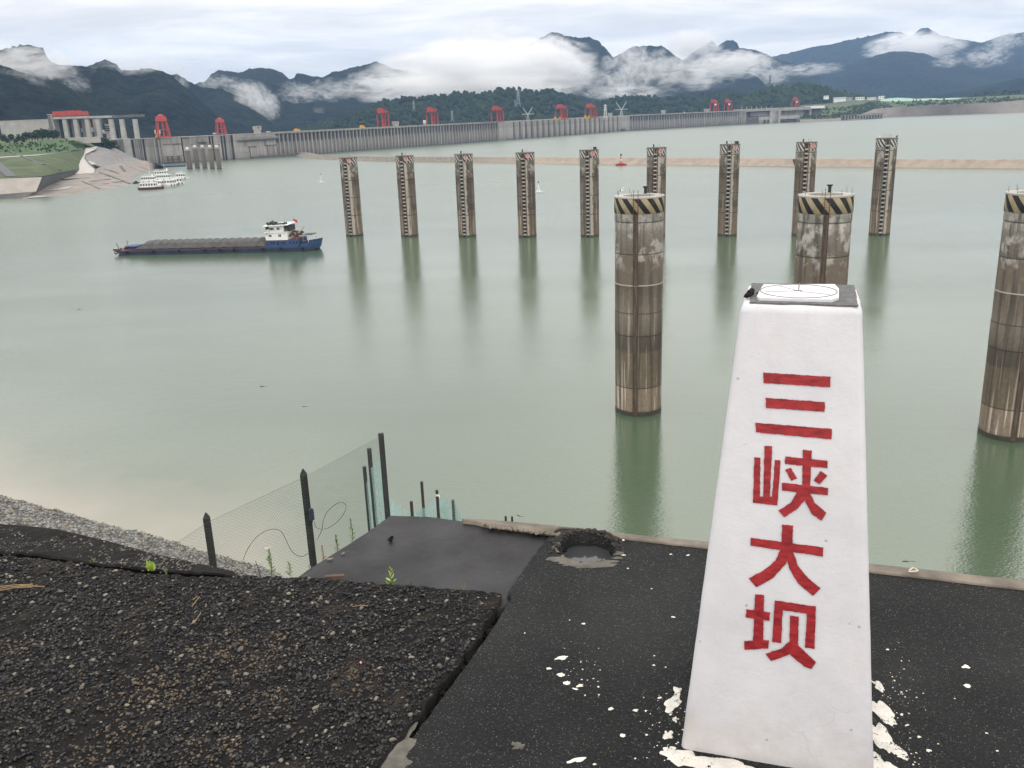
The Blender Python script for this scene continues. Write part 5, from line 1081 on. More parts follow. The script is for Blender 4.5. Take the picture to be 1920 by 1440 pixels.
    MB().tube((S(80.5), W * .5, 12.2), (S(80.5), W * .5, 17.4), .12, .05, 6).tube((S(79.7), W * .5, 15.2), (S(81.3), W * .5, 15.2), .06, n=4).tube((S(80.5), W * .5, 17), (S(79.2), W * .5, 12.4), .04, n=4).tube((S(80.5), W * .5, 17), (S(82), W * .5, 12.5), .04, n=4).tube((S(80), W * .5, 16.3), (S(81), W * .5, 16.3), .05, n=4).build('mast', M['galv'], t)
    cl_ = MB()
    for k in range(26): cl_.ico((S(75.6 + random.random() * 4.6), 1.2 + random.random() * 6, 12.4 + random.random() * .5), (.3 + random.random() * .4, .4, .4 + random.random() * .6), .4)
    for k in range(8): cl_.ico((S(83.3 + random.random() * 1.4), 1.5 + random.random() * 3, 12.6), (.5, .5, .55), .4)
    cl_.build('roof_plants', M['leaf_bush'], t)
    MB().bb(S(80.3), S(82.4), 2, 5, 12.2, 12.75).build('solar_panel', M['blue'], t)
    fp = MB().tube((S(85.8), W * .5, 12), (S(88.2), W * .5, 14.6), .06, n=5).build('flagpole', M['galv'], t)
    fl = MB(); V = []
    for i in range(7):
        for j in (0, 1): V.append((S(86.8) + i * .32, W * .5 + .18 * math.sin(i * 1.1), 14.5 - j * 1.3 - i * .16))
    fl.add(V, [(2 * i, 2 * i + 1, 2 * i + 3, 2 * i + 2) for i in range(6)]).build('flag', simple('flag_red', (0.55, 0.05, 0.06), .7, .1), fp)
    MB().tube((S(88.6), 5, 5.6), (S(92.2), 4.4, 10.6), .2, .1, 6).tube((S(88.6), 5, 5.4), (S(88.6), 5, 8), .16, n=6).build('boom', M['rust'], t)
    jk = MB()
    for k in range(22): jk.box((S(86 + random.random() * 4), 1 + random.random() * 10, 5.9 + random.random() * 2.4), (.6 + random.random() * 1.4, .8, .3 + random.random() * .9), random.random() * 3)
    tag(jk.build('deck_gear', M['rust'], t), kind='stuff')
    MB().bb(S(91.5), S(96), 3, 10, 7.0, 7.25).build('aft_awning', M['tarp'], t); ap = MB()
    for s_ in (91.7, 95.8):
        for y in (3.2, 9.8): ap.tube((S(s_), y, 2.1), (S(s_), y, 7), .08, n=5)
    ap.build('awning_post', M['galv'], t); MB().bb(S(91.4), S(93.6), .8, 4, 2.1, 4.6).build('engine_cover', M['black'], t)
    # bow
    MB().bb(S(6.2), S(11.8), 2, 10, 3.6, 3.9).bb(S(8), S(11.8), 3, 9, 2.2, 3.6).build('fore_shelter', M['blue'], t)
    MB().tube((S(6), 5, 2.2), (S(6), 5, 6.2), .12, n=6).tube((S(5.6), 5, 5.6), (S(6.5), 5, 6), .1, n=4).build('fore_mast', M['steel_dark'], t)
    MB().path([(S(.8), 6, 2.2), (S(.5), 6, 3.6), (S(-.1), 6, 5.0)], .16, 6).build('bow_davit', M['rust'], t)
    MB().lathe([(.5, 0), (.3, .2), (.3, .9), (.5, 1.0)], 10, (S(3.5), 3, 2.2)).lathe([(.5, 0), (.3, .2), (.3, .9), (.5, 1.0)], 10, (S(3.5), 9, 2.2)).bb(S(4.4), S(5.4), 4, 9, 2.2, 3.2).build('windlass', M['red_dark'], t)
    MB().bb(S(.6), S(4.5), .9, 1.1, 2.1, 2.9).bb(S(.6), S(4.5), W - 1.1, W - .9, 2.1, 2.9).build('bow_bulwark', M['red_dark'], t)
    ty = MB().path([(.62 * math.cos(a), 0, .62 * math.sin(a)) for a in np.linspace(0, 2 * math.pi, 13)], .24, 7).mesh('tyre_fender', M['rubber'])
    for s_ in (2.8, 8, 21, 33.5, 46, 53, 60, 73.5, 82, 92.3): link('tyre_fender', ty, t, (S(s_), -.5, 1.45))
    return t
barge()

# ================================================================== SMALL CRAFT AND BUOYS
def boat(px, py, L, W, rz, lab, hullm, decks=1, group='boats moored along the left shore', mast=0, dome=False, bow=True):
    p = onz(px, py, 0); t = thing('boat', lab, 'boat', (p[0], p[1], 0), rz, group); h = 1.3; t.scale = (1, 1, 1.65)
    ol = lambda z, q: [(-L / 2 + q, -W / 2 + q * .4, z), (L * .25, -W / 2 + q * .4, z), (L / 2 - q, -W * .05, z), (L / 2 - q, W * .05, z), (L * .25, W / 2 - q * .4, z), (-L / 2 + q, W / 2 - q * .4, z)]
    V = ol(-.4, .8) + ol(h, 0); MB().add(V, [(i, (i + 1) % 6, 6 + (i + 1) % 6, 6 + i) for i in range(6)] + [(6, 7, 8, 9, 10, 11)]).build('hull', hullm, t)
    z = h; wl = L * .62; ww = W * .84
    for d in range(decks):
        x0, x1 = -L * .40, -L * .40 + wl * (1 - .22 * d)
        MB().bb(x0, x1, -ww / 2, ww / 2, z, z + 2.3).build('cabin', M['white'], t); MB().bb(x0 - .5, x1 + .6, -ww / 2 - .4, ww / 2 + .4, z + 2.3, z + 2.5).build('roof', M['white'], t)
        wm = MB().bb(-.75, .75, -.06, .06, 0, 1.0).mesh('window', M['glass']); nw = max(2, int((x1 - x0) / 2.2))
        for s_ in (-1, 1):
            for k in range(nw): link('window', wm, t, (x0 + (k + .5) * (x1 - x0) / nw, s_ * ww / 2, z + .9))
        we = MB().bb(-.06, .06, -.9, .9, 0, .95).mesh('window', M['glass'])
        for y in (-ww * .25, ww * .25): link('window', we, t, (x0 - .02, y, z + 1.0)); link('window', we, t, (x1 + .02, y, z + 1.0))
        z += 2.5; ww *= .9
    r = MB()
    for k in range(8):
        for s_ in (-1, 1): r.tube((-L * .4 + k * wl * .7 / 7, s_ * ww * .5, z), (-L * .4 + k * wl * .7 / 7, s_ * ww * .5, z + 1.0), .05, n=4)
    for s_ in (-1, 1): r.tube((-L * .4, s_ * ww * .5, z + 1), (-L * .4 + wl * .7, s_ * ww * .5, z + 1), .06, n=4)
    r.build('railing', M['white'], t)
    if mast: MB().tube((0, 0, z), (0, 0, z + mast), .16, .08, 6).tube((-.9, 0, z + mast * .7), (.9, 0, z + mast * .7), .08, n=4).tube((0, -1.2, z + mast * .5), (0, 1.2, z + mast * .5), .07, n=4).build('mast', M['white'], t)
    if dome: MB().lathe([(.9, 0), (1.0, .6), (.6, 1.3), (.05, 1.5)], 12, (L * .1, 0, z)).build('radome', M['white'], t)
    ty = MB().path([(.5 * math.cos(a), 0, .5 * math.sin(a)) for a in np.linspace(0, 2 * math.pi, 11)], .2, 6).mesh('tyre_fender', M['rubber'])
    for k in range(3): link('tyre_fender', ty, t, (-L * .3 + k * L * .25, -W / 2 - .15, .75))
    return t
boat(284, 355, 24, 6.0, .10, 'dark red hulled work boat lying nearest in the moored cluster', M['red_dark'], 1, mast=0)
boat(305, 350, 17, 7.4, 1.25, 'white launch showing its stern windows, left of a matching one', M['white'], 1)
boat(322, 349, 17, 7.6, 1.25, 'white launch showing its stern windows, right of a matching one', M['white'], 1)
boat(283, 342, 22, 7.0, .12, 'white passenger boat with a tall mast behind the red hulled boat', M['white'], 1, mast=7.5, dome=True)
boat(311, 338, 26, 8.0, .15, 'largest white double-deck boat with a goalpost mast frame', M['white'], 2, mast=4.5, dome=True)
boat(336, 346, 13, 5.0, .5, 'small white boat at the right end of the moored cluster', M['white'], 1)
boat(342, 336, 15, 4.6, .3, 'low white boat farthest right behind the moored cluster', M['white'], 1, mast=2)
p = onz(256, 344, 0); t = thing('pontoon', 'small black pontoon with a tyre at the left end of the boats', 'pontoon', tuple(p), .2); MB().bb(-3.5, 3.5, -2, 2, -.4, 1.4).build('float', M['black'], t); MB().bb(-1.5, 1, -1, 1, 1.4, 2.6).build('winch', M['steel_dark'], t); MB().bb(3.5, 12, -.6, .6, .9, 1.2).build('gangway', M['concrete_pale'], t)
p0_, p1_ = onz(299, 314, 0), onz(348, 312, 0); n_ = 12
t = thing('floating_boom', 'row of blue floats moored below the lock wall', 'boom', tuple(p0_), math.atan2(*(p1_ - p0_)[1::-1])); Lb = float(np.linalg.norm(p1_ - p0_))
fm = MB().bb(-1.7, 1.7, -1.8, 1.8, -.4, 1.8).bb(-.3, .3, -1.2, 1.2, 1.8, 3.0).mesh('float', M['blue'])
for k in range(n_): link('float', fm, t, (Lb * (k + .5) / n_, 0, 0))
MB().bb(-2, 2, -2, 2, 0, 5).bb(-.2, .2, -.2, .2, 5, 8).build('winch_hut', M['blue'], t)

def buoy(px, py, w, hgt, mat, lab):
    p = onz(px, py, 0); t = thing('buoy', lab, 'buoy', tuple(p), 0.1, 'navigation buoys')
    V = [(-w / 2, -w * .16, .0), (w / 2, -w * .16, .0), (w / 2, w * .16, .0), (-w / 2, w * .16, .0), (-w * .56, -w * .2, w * .16), (w * .56, -w * .2, w * .16), (w * .56, w * .2, w * .16), (-w * .56, w * .2, w * .16)]
    MB().add(V, [(0, 3, 2, 1), (4, 5, 6, 7), (0, 1, 5, 4), (1, 2, 6, 5), (2, 3, 7, 6), (3, 0, 4, 7)]).bb(-w * .3, w * .3, -w * .1, w * .1, w * .16, w * .24).build('float', mat, t)
    MB().tube((-w * .1, 0, w * .2), (0, 0, hgt), w * .035, n=6).tube((w * .14, 0, w * .2), (0, 0, hgt * .7), w * .03, n=5).build('mast', mat, t); MB().ico((0, 0, hgt), (w * .09, w * .09, w * .13), .02, 2).build('topmark', M['black'], t)
    MB().bb(-w * .06, w * .06, -w * .05, w * .05, hgt * .45, hgt * .62).build('light_box', M['white'], t)
buoy(603, 342.5, 4.6, 8.0, M['white'], 'small white buoy with a black topmark left of the numbered columns')
buoy(1010, 361, 5.4, 7.6, M['white'], 'white buoy half hidden behind the column with number 6')
buoy(1164.5, 310.5, 10.5, 11, M['red'], 'red boat-shaped buoy before the breakwater')

# ================================================================== TERRACE
def tz(px, py, z=T): return onz(px, py, z)[:2]
def inpoly(P, poly):
    x, y = P[:, 0], P[:, 1]; c = np.zeros(len(P), bool); n = len(poly)
    for i in range(n):
        x0, y0 = poly[i]; x1, y1 = poly[(i + 1) % n]
        k = ((y0 > y) != (y1 > y)); c ^= k & (x < (x1 - x0) * (y - y0) / (y1 - y0 + 1e-12) + x0)
    return c
def snap(P, poly):
    best = np.full(len(P), 1e9); out = P.copy(); n = len(poly)
    for i in range(n):
        a = np.array(poly[i]); d = np.array(poly[(i + 1) % n]) - a; t = np.clip(((P - a) @ d) / (d @ d + 1e-12), 0, 1); q = a + t[:, None] * d; e = np.linalg.norm(P - q, axis=1); k = e < best
        best[k] = e[k]; out[k] = q[k]
    return out, best
def rough_edge(poly, amp, step=0.02, seed=3, skip=()):
    """the outline cut into short steps and broken unevenly"""
    o = []; n = len(poly)
    for i in range(n):
        a = np.array(poly[i]); b = np.array(poly[(i + 1) % n]); L = np.linalg.norm(b - a); k = max(1, int(L / step)); nn = np.array([-(b - a)[1], (b - a)[0]]) / max(L, 1e-9)
        for j in range(k):
            p = a + (b - a) * j / k
            if i not in skip: p = p + nn * amp * (float(fbm(p[0] * 22, p[1] * 22, 4, seed, .65)) - .5) * 2
            o.append(tuple(p))
    return o
def sheet(name, poly, step, zf, mat, skirt=0.08, colf=None, parent=None, cut=None):
    poly = [tuple(p) for p in poly]; A = np.array(poly); x0, y0 = A.min(0) - step; x1, y1 = A.max(0) + step
    nx, ny = int((x1 - x0) / step) + 1, int((y1 - y0) / step) + 1
    gx, gy = np.meshgrid(x0 + np.arange(nx) * step, y0 + np.arange(ny) * step); P = np.stack([gx.ravel(), gy.ravel()], 1)
    ins = inpoly(P, poly); q = (np.arange(ny - 1)[:, None] * nx + np.arange(nx - 1)[None]).ravel(); F4 = np.stack([q, q + 1, q + nx + 1, q + nx], 1)
    cnt = ins[F4].sum(1); F4 = F4[cnt > 0]
    use = np.unique(F4); outs = use[~ins[use]]; P = P.copy(); P[outs], _ = snap(P[outs], poly)
    idx = -np.ones(len(P), int); idx[use] = np.arange(len(use)); P = P[use]; F4 = idx[F4]
    V = np.concatenate([P, zf(P[:, 0], P[:, 1])[:, None]], 1)
    E = np.concatenate([F4[:, [i, (i + 1) % 4]] for i in range(4)]); key = np.sort(E, 1); _, inv, c = np.unique(key[:, 0] * len(V) + key[:, 1], return_inverse=True, return_counts=True); B = E[c[inv] == 1]
    bl = np.unique(B); m = -np.ones(len(V), int); m[bl] = len(V) + np.arange(len(bl)); low = V[bl].copy(); low[:, 2] -= skirt
    F = np.concatenate([F4, np.stack([B[:, 1], B[:, 0], m[B[:, 0]], m[B[:, 1]]], 1)]); V = np.concatenate([V, low])
    cols = colf(V) if colf else None
    me = raw_mesh(name, V, F, mat, cols, smooth=True); return link(name, me, parent), V

# ---- materials of the ground underfoot
def asphalt_mat():
    m, nt, b = newmat('pebbly_black_asphalt'); P = worldpos(nt)
    f = noise(nt, P, 160, 5, 0.7); g = noise(nt, P, 6, 4, 0.55)
    c = ramp(nt, f, [(0.35, (0.004, 0.004, 0.0045)), (0.60, (0.012, 0.0115, 0.012)), (0.78, (0.036, 0.033, 0.029))])
    tanp = ramp(nt, g, [(0.56, 0.0), (0.70, 0.55)])
    c = mixc(nt, tanp, c, (0.055, 0.043, 0.031))
    setc(nt, b, c); b.inputs['Roughness'].default_value = 0.62; b.inputs['Specular IOR Level'].default_value = 0.12
    bump(nt, b, mth(nt, 'ADD', noise(nt, P, 90, 5, 0.65), mth(nt, 'MULTIPLY', noise(nt, P, 260, 3, 0.6), 0.5)), 1.0, 0.006)
    return m
def paving_mat():
    m, nt, b = newmat('dark_aggregate_paving'); P = worldpos(nt)
    v = nd(nt, 'ShaderNodeTexVoronoi', {'Vector': P, 'Scale': 125.0, 'Randomness': 1.0}, feature='F1'); rn = nd(nt, 'ShaderNodeSeparateColor', {0: v.outputs['Color']})
    speck = mth(nt, 'MULTIPLY', mth(nt, 'GREATER_THAN', rn.outputs[0], 0.86), ramp(nt, v.outputs['Distance'], [(0.16, 1.0), (0.28, 0.0)]))
    dens = ramp(nt, noise(nt, P, 2.2, 4, 0.6), [(0.36, 0.25), (0.64, 1.0)])
    f = noise(nt, P, 120, 4, 0.65); g = noise(nt, P, 1.7, 4, 0.6)
    c = mixc(nt, ramp(nt, f, [(0.35, 0), (0.68, 1)]), (0.0060, 0.0066, 0.0074), (0.019, 0.0202, 0.0215))
    c = mixc(nt, ramp(nt, g, [(0.42, 0.0), (0.70, 0.5)]), c, (0.034, 0.0345, 0.035))
    c = mixc(nt, mth(nt, 'MULTIPLY', mth(nt, 'MULTIPLY', speck, dens), mth(nt, 'ADD', mth(nt, 'MULTIPLY', rn.outputs[1], 0.6), 0.08)), c, (0.28, 0.28, 0.265))
    v2 = nd(nt, 'ShaderNodeTexVoronoi', {'Vector': P, 'Scale': 235.0, 'Randomness': 1.0}, feature='F1'); r2 = nd(nt, 'ShaderNodeSeparateColor', {0: v2.outputs['Color']})
    s2 = mth(nt, 'MULTIPLY', mth(nt, 'MULTIPLY', mth(nt, 'GREATER_THAN', r2.outputs[0], 0.72), ramp(nt, v2.outputs['Distance'], [(0.24, 1.0), (0.40, 0.0)])), mth(nt, 'MULTIPLY', mth(nt, 'POWER', r2.outputs[1], 2.0), 0.8))
    c = mixc(nt, s2, c, (0.26, 0.26, 0.25))
    setc(nt, b, c); b.inputs['Roughness'].default_value = 0.60; b.inputs['Specular IOR Level'].default_value = 0.1
    bump(nt, b, mth(nt, 'ADD', f, mth(nt, 'MULTIPLY', v.outputs['Distance'], 0.8)), 0.7, 0.004)
    return m
M['asphalt'] = asphalt_mat(); M['paving'] = paving_mat(); M['pebble'] = attr_mat('bituminous_pebbles', 0.42, 0.28)
m_, nt_, b_ = newmat('smooth_black_slab'); P_ = worldpos(nt_)
c_ = mixc(nt_, ramp(nt_, noise(nt_, P_, 2.6, 6, .62, .6), [(.40, 0), (.72, 1)]), (0.0105, 0.0105, 0.0130), (0.030, 0.030, 0.034)); c_ = mixc(nt_, ramp(nt_, noise(nt_, P_, 34, 4, .7), [(.60, 0), (.78, .6)]), c_, (0.060, 0.058, 0.056))
b_.inputs['Specular IOR Level'].default_value = .3
setc(nt_, b_, c_); nt_.links.new(ramp(nt_, noise(nt_, P_, 3.0, 4, .6), [(.35, .42), (.7, .62)]), b_.inputs['Roughness']); bump(nt_, b_, noise(nt_, P_, 40, 5, .6), .35, .004); M['slab'] = m_
M['kerb'] = simple('sandy_kerb_concrete', (0.165, 0.142, 0.116), 0.9, 0.45, 7.0, world=True, bmp=.5, bscale=60, bdist=.004)
M['plaster'] = None
M['dry_paint'] = simple('spilled_white_paint', (0.72, 0.68, 0.60), 0.6, 0.08, 20.0, world=True, bmp=.3, bscale=90, bdist=.002)
M['crust'] = simple('broken_brown_black_crust', (0.030, 0.027, 0.023), 0.9, 0.5, 30.0, world=True, bmp=.8, bscale=120, bdist=.005)
M['bare_concrete'] = simple('bare_grey_concrete', (0.105, 0.098, 0.084), 0.9, 0.45, 18.0, world=True, bmp=.6, bscale=90, bdist=.004)

# ---- outlines (where the edges run on the terrace level)
far_edge = [(-420, 1043), (-60, 1043), (0, 1045), (75, 1049), (150, 1061), (280, 1075), (360, 1082), (420, 1086), (470, 1081), (560, 1086), (650, 1091), (720, 1098), (800, 1104), (880, 1110), (943, 1117)]
joint_l = [(943, 1117), (926, 1150), (898, 1195), (864, 1243), (828, 1285), (790, 1340), (762, 1378), (728, 1416), (706, 1448)]
joint_r = [(952, 1112), (958, 1120), (936, 1160), (910, 1200), (880, 1240), (842, 1290), (806, 1340), (778, 1378), (744, 1420), (724, 1448)]
near_l = [(-.55, .25), (-3.6, .25), (-3.8, 3.22)]
asph = [tz(*p) for p in far_edge[1:]] + [tz(*p) for p in joint_l[1:]] + near_l
pav_far = [(1032, 1001), (1042, 990), (1060, 988), (1100, 991), (1145, 998), (1160, 1003), (1330, 1027), (1480, 1047), (1640, 1068), (1800, 1086), (1920, 1100), (2300, 1150)]
pav = [tz(*p) for p in pav_far] + [(3.6, .25), (-.50, .25)] + [tz(*p) for p in joint_r[::-1]] + [tz(1003, 1040)]
sl = [(540, 1105), (552, 1087), (575, 1070), (600, 1054), (650, 1023), (690, 997), (732, 967), (800, 969), (862, 977), (912, 987), (1034, 1003), (1006, 1040), (978, 1078), (960, 1112), (958, 1135)]
slab = [tz(*p, T - .012) for p in sl] + [tz(900, 1150, T - .012), tz(560, 1125, T - .012)]
POT = np.array(tz(1100, 1028))

# ---- rough asphalt with its stones
def asph_z(x, y):
    z = T + .004 + .020 * (fbm(x * 3.1, y * 3.1, 4, 61) - .5) + .011 * (fbm(x * 26, y * 26, 4, 62, .6) - .5) + .010 * (vn(x * 85, y * 85, 63) - .45)
    return z
ao, AV = sheet('rough_asphalt', rough_edge(asph, .016, .018, 5, skip=range(len(far_edge) + len(joint_l) - 2, len(asph))), .0105, asph_z, M['asphalt'], .09)
tag(ao, kind='structure')
def pebbles():
    n = 95000; A = np.array(asph); P = np.stack([rng.uniform(A[:, 0].min(), A[:, 0].max(), n), rng.uniform(1.2, A[:, 1].max(), n)], 1)
    P = P[inpoly(P, asph)]; _, e = snap(P, asph); P = P[e > .006]
    pp = proj(np.concatenate([P, np.full((len(P), 1), T)], 1)); P = P[(pp[:, 0] > -350) & (pp[:, 1] < 1600)]
    dens = fbm(P[:, 0] * 3.3, P[:, 1] * 3.3, 4, 66); P = P[(dens + .35 * rng.random(len(P))) > .46]; n = len(P)
    s = .0023 + .0038 * rng.random(n) ** 2.0; big = rng.random(n) < .008; s[big] *= 1.5
    z = asph_z(P[:, 0], P[:, 1]); el = 1 + .8 * rng.random(n)
    S = np.stack([s * el, s, s * (.55 + .35 * rng.random(n))], 1); P3 = np.stack([P[:, 0], P[:, 1], z + S[:, 2] * .18], 1)
    r = rng.random(n); tanz = np.zeros(n)
    for (tx_, ty_, tr_) in ((290, 1295, .17), (425, 1215, .10), (470, 1240, .09), (520, 1215, .08), (500, 1320, .09), (20, 1215, .08), (690, 1270, .07), (200, 1390, .12), (400, 1400, .10)):
        q_ = tz(tx_, ty_); tanz = np.maximum(tanz, np.exp(-((P[:, 0] - q_[0]) ** 2 + 1.6 * (P[:, 1] - q_[1]) ** 2) / tr_ ** 2) * (0.4 + 1.1 * fbm(P[:, 0] * 22, P[:, 1] * 22, 3, 67)))
    c = np.where((r < .72)[:, None], np.array([.0120, .0120, .0145]) * (.5 + 1.2 * rng.random((n, 1))), np.where((r < .95)[:, None], np.array([.040, .037, .033]) * (.6 + .9 * rng.random((n, 1))), np.array([.17, .15, .12]) * (.6 + .8 * rng.random((n, 1)))))
    tn = rng.random(n) < tanz * .55; c[tn] = np.array([.090, .068, .046]) * (.5 + .9 * rng.random((tn.sum(), 1)))
    order = np.argsort(-s * np.where(r > .95, 1.6, 1.0)); top = order[:150]; rest = order[150:]
    V, Fc, k = blobs(P3[rest], S[rest], .28); tag(link('pebbles', raw_mesh('pebbles', V, Fc, M['pebble'], np.repeat(c[rest], k, 0), smooth=True), ao), kind='stuff')
    for i in top:
        V, Fc, k = blobs(P3[i:i + 1] * 0, S[i:i + 1] * 1.15, .22, 2); link('pebble', raw_mesh('pebble', V, Fc, M['pebble'], np.repeat(c[i:i + 1], k, 0), smooth=True), ao, tuple(P3[i]))
pebbles()

# ---- the black mound along the outer edge
def mound():
    outer = [(-420, 970), (-60, 976), (0, 979), (60, 983), (120, 990), (200, 1010), (250, 1024), (290, 1036), (350, 1050), (407, 1063), (440, 1071), (470, 1079)]
    inner = [(-420, 1033), (-60, 1033), (0, 1035), (60, 1037), (120, 1046), (200, 1057), (250, 1063), (290, 1067), (350, 1073), (407, 1077), (440, 1078), (470, 1079)]
    u = np.linspace(0, len(outer) - 1, 420); o = np.stack([np.interp(u, range(len(outer)), [p[k] for p in outer]) for k in (0, 1)], 1); i_ = np.stack([np.interp(u, range(len(inner)), [p[k] for p in inner]) for k in (0, 1)], 1)
    I = np.array([onz(*p, T + .005) for p in i_]); wdt = np.clip((470 - o[:, 0]) / 400, 0.02, 1)
    az = np.arctan2(I[:, 0], I[:, 1]); rI = np.hypot(I[:, 0], I[:, 1]); rr = np.array([ray(*p) for p in o]); tn = -rr[:, 2] / np.hypot(rr[:, 0], rr[:, 1])
    wd = .06 + .34 * wdt; rO = rI + wd; zO = EYE - tn * rO; V = []
    for t, q in zip(np.linspace(0, 1, 34), np.linspace(0, 1, 34)):
        r = rI + wd * t * 1.0; h = np.sin(t * math.pi / 2) ** 0.8
        z = I[:, 2] + (zO - I[:, 2]) * h; x, y = r * np.sin(az), r * np.cos(az)
        V.append(np.stack([x, y, z + (.020 * (fbm(x * 7, y * 7, 4, 71) - .5) + .010 * (fbm(x * 40, y * 40, 3, 72) - .5)) * min(1, 3 * (1.02 - t)) + (-.01 if t == 0 else 0)], 1))
    for t in (.25, .6, 1.0):
        r = rO + .5 * t; V.append(np.stack([r * np.sin(az), r * np.cos(az), zO - 1.4 * t - .05], 1))
    nr, nu = len(V), len(u); G = np.stack(V); V = G.reshape(-1, 3)
    a, b = np.meshgrid(np.arange(nr - 1), np.arange(nu - 1), indexing='ij'); q = (a * nu + b).ravel()
    o_ = tag(link('asphalt_mound', raw_mesh('asphalt_mound', V, np.stack([q, q + 1, q + nu + 1, q + nu], 1), M['mound'], smooth=True)), kind='structure')
    n = 1500; ii = rng.integers(0, 33, n); jj = rng.integers(0, nu - 1, n); P = G[ii, jj] + rng.normal(size=(n, 3)) * [.004, .004, 0]; keep = (vn(P[:, 0] * 9, P[:, 1] * 9, 74) > .35); P = P[keep]; n = len(P)
    s = .002 + .004 * rng.random(n) ** 2.5; S = np.stack([s * 1.5, s, s * .5], 1); r = rng.random((n, 1)); c = np.where(r < .45, np.array([.03, .029, .03]), np.array([.12, .11, .095]) * (.4 + r)); Vb, Fb, k = blobs(P, S, .3)
    tag(link('stone_chips', raw_mesh('stone_chips', Vb, Fb, M['pebble'], np.repeat(c, k, 0)), o_), kind='stuff')
M['mound'] = simple('black_bitumen_mound', (0.011, 0.0105, 0.0105), 0.8, 0.5, 14.0, world=True, bmp=.9, bscale=70, bdist=.008, spec=.15)
mound()

# ---- paving, smooth slab, kerb
def pav_z(x, y):
    d = np.hypot((x - POT[0]) / .102, (y - POT[1] - .0) / .112); n = fbm(x * 26, y * 26, 4, 81, .6); z = T + .0015 * (fbm(x * 4, y * 4, 3, 82) - .5) + .0015 * (vn(x * 130, y * 130, 83) - .5)
    dd = d + .30 * (n - .5); bowl = -.105 * np.clip(1 - dd ** 4, 0, 1) ** .5; ring = .011 * np.exp(-((dd - 1.18) / .20) ** 2) * np.clip(.15 + (y - POT[1]) / .13, 0, 1) * (0.5 + n)
    return z + bowl + ring
po, PV = sheet('paving', rough_edge(pav, .0055, .012, 9, skip=range(0, len(pav_far) + 2)), .011, pav_z, M['paving'], .09); tag(po, kind='structure')
so_, SV = sheet('smooth_slab', rough_edge(slab, .003, .02, 12), .03, lambda x, y: T - .012 + .004 * (fbm(x * 3, y * 3, 3, 85) - .5), M['slab'], .16); tag(so_, kind='structure')
cap = MB(); cap.add([(-4, .2, T - .085), (3.8, .2, T - .085), (3.8, 2.2, T - .085), (1.2, 2.75, T - .085), (0, 3.1, T - .085), (-.55, 3.3, T - .085), (-.75, 2.95, T - .085), (-1.5, 3.0, T - .085), (-4, 3.2, T - .085)], [(0, 1, 2, 3, 4, 5, 6, 7, 8)]).build('ground', M['earth'])['kind'] = 'structure'
ku = [(868, 974.5), (890, 976), (920, 977), (1042, 988), (1052, 989), (1140, 998), (1155, 1001), (1330, 1019), (1480, 1039), (1633, 1059.5), (1780, 1076), (1920, 1091), (2300, 1136)]
kl = [(868, 977), (890, 979.5), (912, 984.5), (1034, 1000), (1050, 990.5), (1142, 999.5), (1155, 1010), (1330, 1030), (1480, 1050.5), (1640, 1075), (1780, 1091), (1920, 1107.5), (2300, 1158)]
kp = [tuple(tz(*p)) for p in ku] + [tuple(tz(*p)) for p in kl[::-1]]
ko, _ = sheet('kerb', rough_edge(kp, .003, .02, 14), .012, lambda x, y: T + .006 + .003 * (fbm(x * 30, y * 30, 3, 88) - .5), M['kerb'], .25); tag(ko, kind='structure')
# broken light edge between slab and kerb
be = MB()
for k in range(70):
    t_ = random.random(); px = 905 + t_ * 150; py = 984.5 + t_ * 18.5 + random.gauss(0, 1.0); q = onz(px, py, T + .006); s = .004 + .007 * random.random(); be.ico(tuple(q), (s * 1.5, s, s * .7), .4)
tag(be.build('broken_edge', M['kerb'], ko), kind='stuff')
# puddle in the pothole and the pale ring of patching mortar
wm_, wnt, wb = newmat('puddle_water'); setc(wnt, wb, (0.045, 0.047, 0.052)); wb.inputs['Roughness'].default_value = .05; bump(wnt, wb, noise(wnt, worldpos(wnt), 45, 3), .04, .01)
pu = MB(); pu.add([(POT[0] + .118 * math.cos(a), POT[1] + .124 * math.sin(a), T - .042) for a in np.linspace(0, 2 * math.pi, 41)[:-1]], [tuple(range(40))]); pud = pu.build('puddle', wm_, po)
mr = MB()
def blot(mb, c, r, zf, ax=(1, 1), seed=0, n=22, jag=.5, thick=.0016, rot=0.0):
    V = [(c[0], c[1], float(zf(np.array([c[0]]), np.array([c[1]]))[0]) + thick * 1.6)]; ring = []
    for q, hh in ((.72, 1.0), (1.0, .0)):
        for k in range(n):
            a = 2 * math.pi * k / n; rr = r * (1 + jag * (float(vn(math.cos(a) * 2.1 + seed * 7.3, math.sin(a) * 2.1 + seed * 3.1, seed)) - .5) * 2 + .25 * jag * (float(vn(k * 1.0, seed * 5.0, 9)) - .5)) * q
            ex, ey = rr * ax[0] * math.cos(a), rr * ax[1] * math.sin(a); x, y = c[0] + ex * math.cos(rot) - ey * math.sin(rot), c[1] + ex * math.sin(rot) + ey * math.cos(rot)
            V.append((x, y, float(zf(np.array([x]), np.array([y]))[0]) + (thick * 1.4 if hh else thick * .3)))
    F = [(0, 1 + k, 1 + (k + 1) % n) for k in range(n)] + [(1 + k, 1 + n + k, 1 + n + (k + 1) % n, 1 + (k + 1) % n) for k in range(n)]
    mb.add(V, F)
for (px, py, r, ax, sd) in ((1060, 1048, .046, (1.3, .5), 3), (1085, 1057, .055, (1.5, .42), 4), (1115, 1060, .05, (1.5, .4), 5), (1135, 1054, .032, (1.3, .5), 6), (1050, 1028, .034, (.7, 1.0), 7), (1068, 1042, .035, (1.2, .6), 8), (1158, 1038, .020, (1.4, .8), 9), (1157, 1047, .016, (1.2, .6), 10)):
    blot(mr, tz(px, py), r, pav_z, ax, sd, 26, .4, .0025)
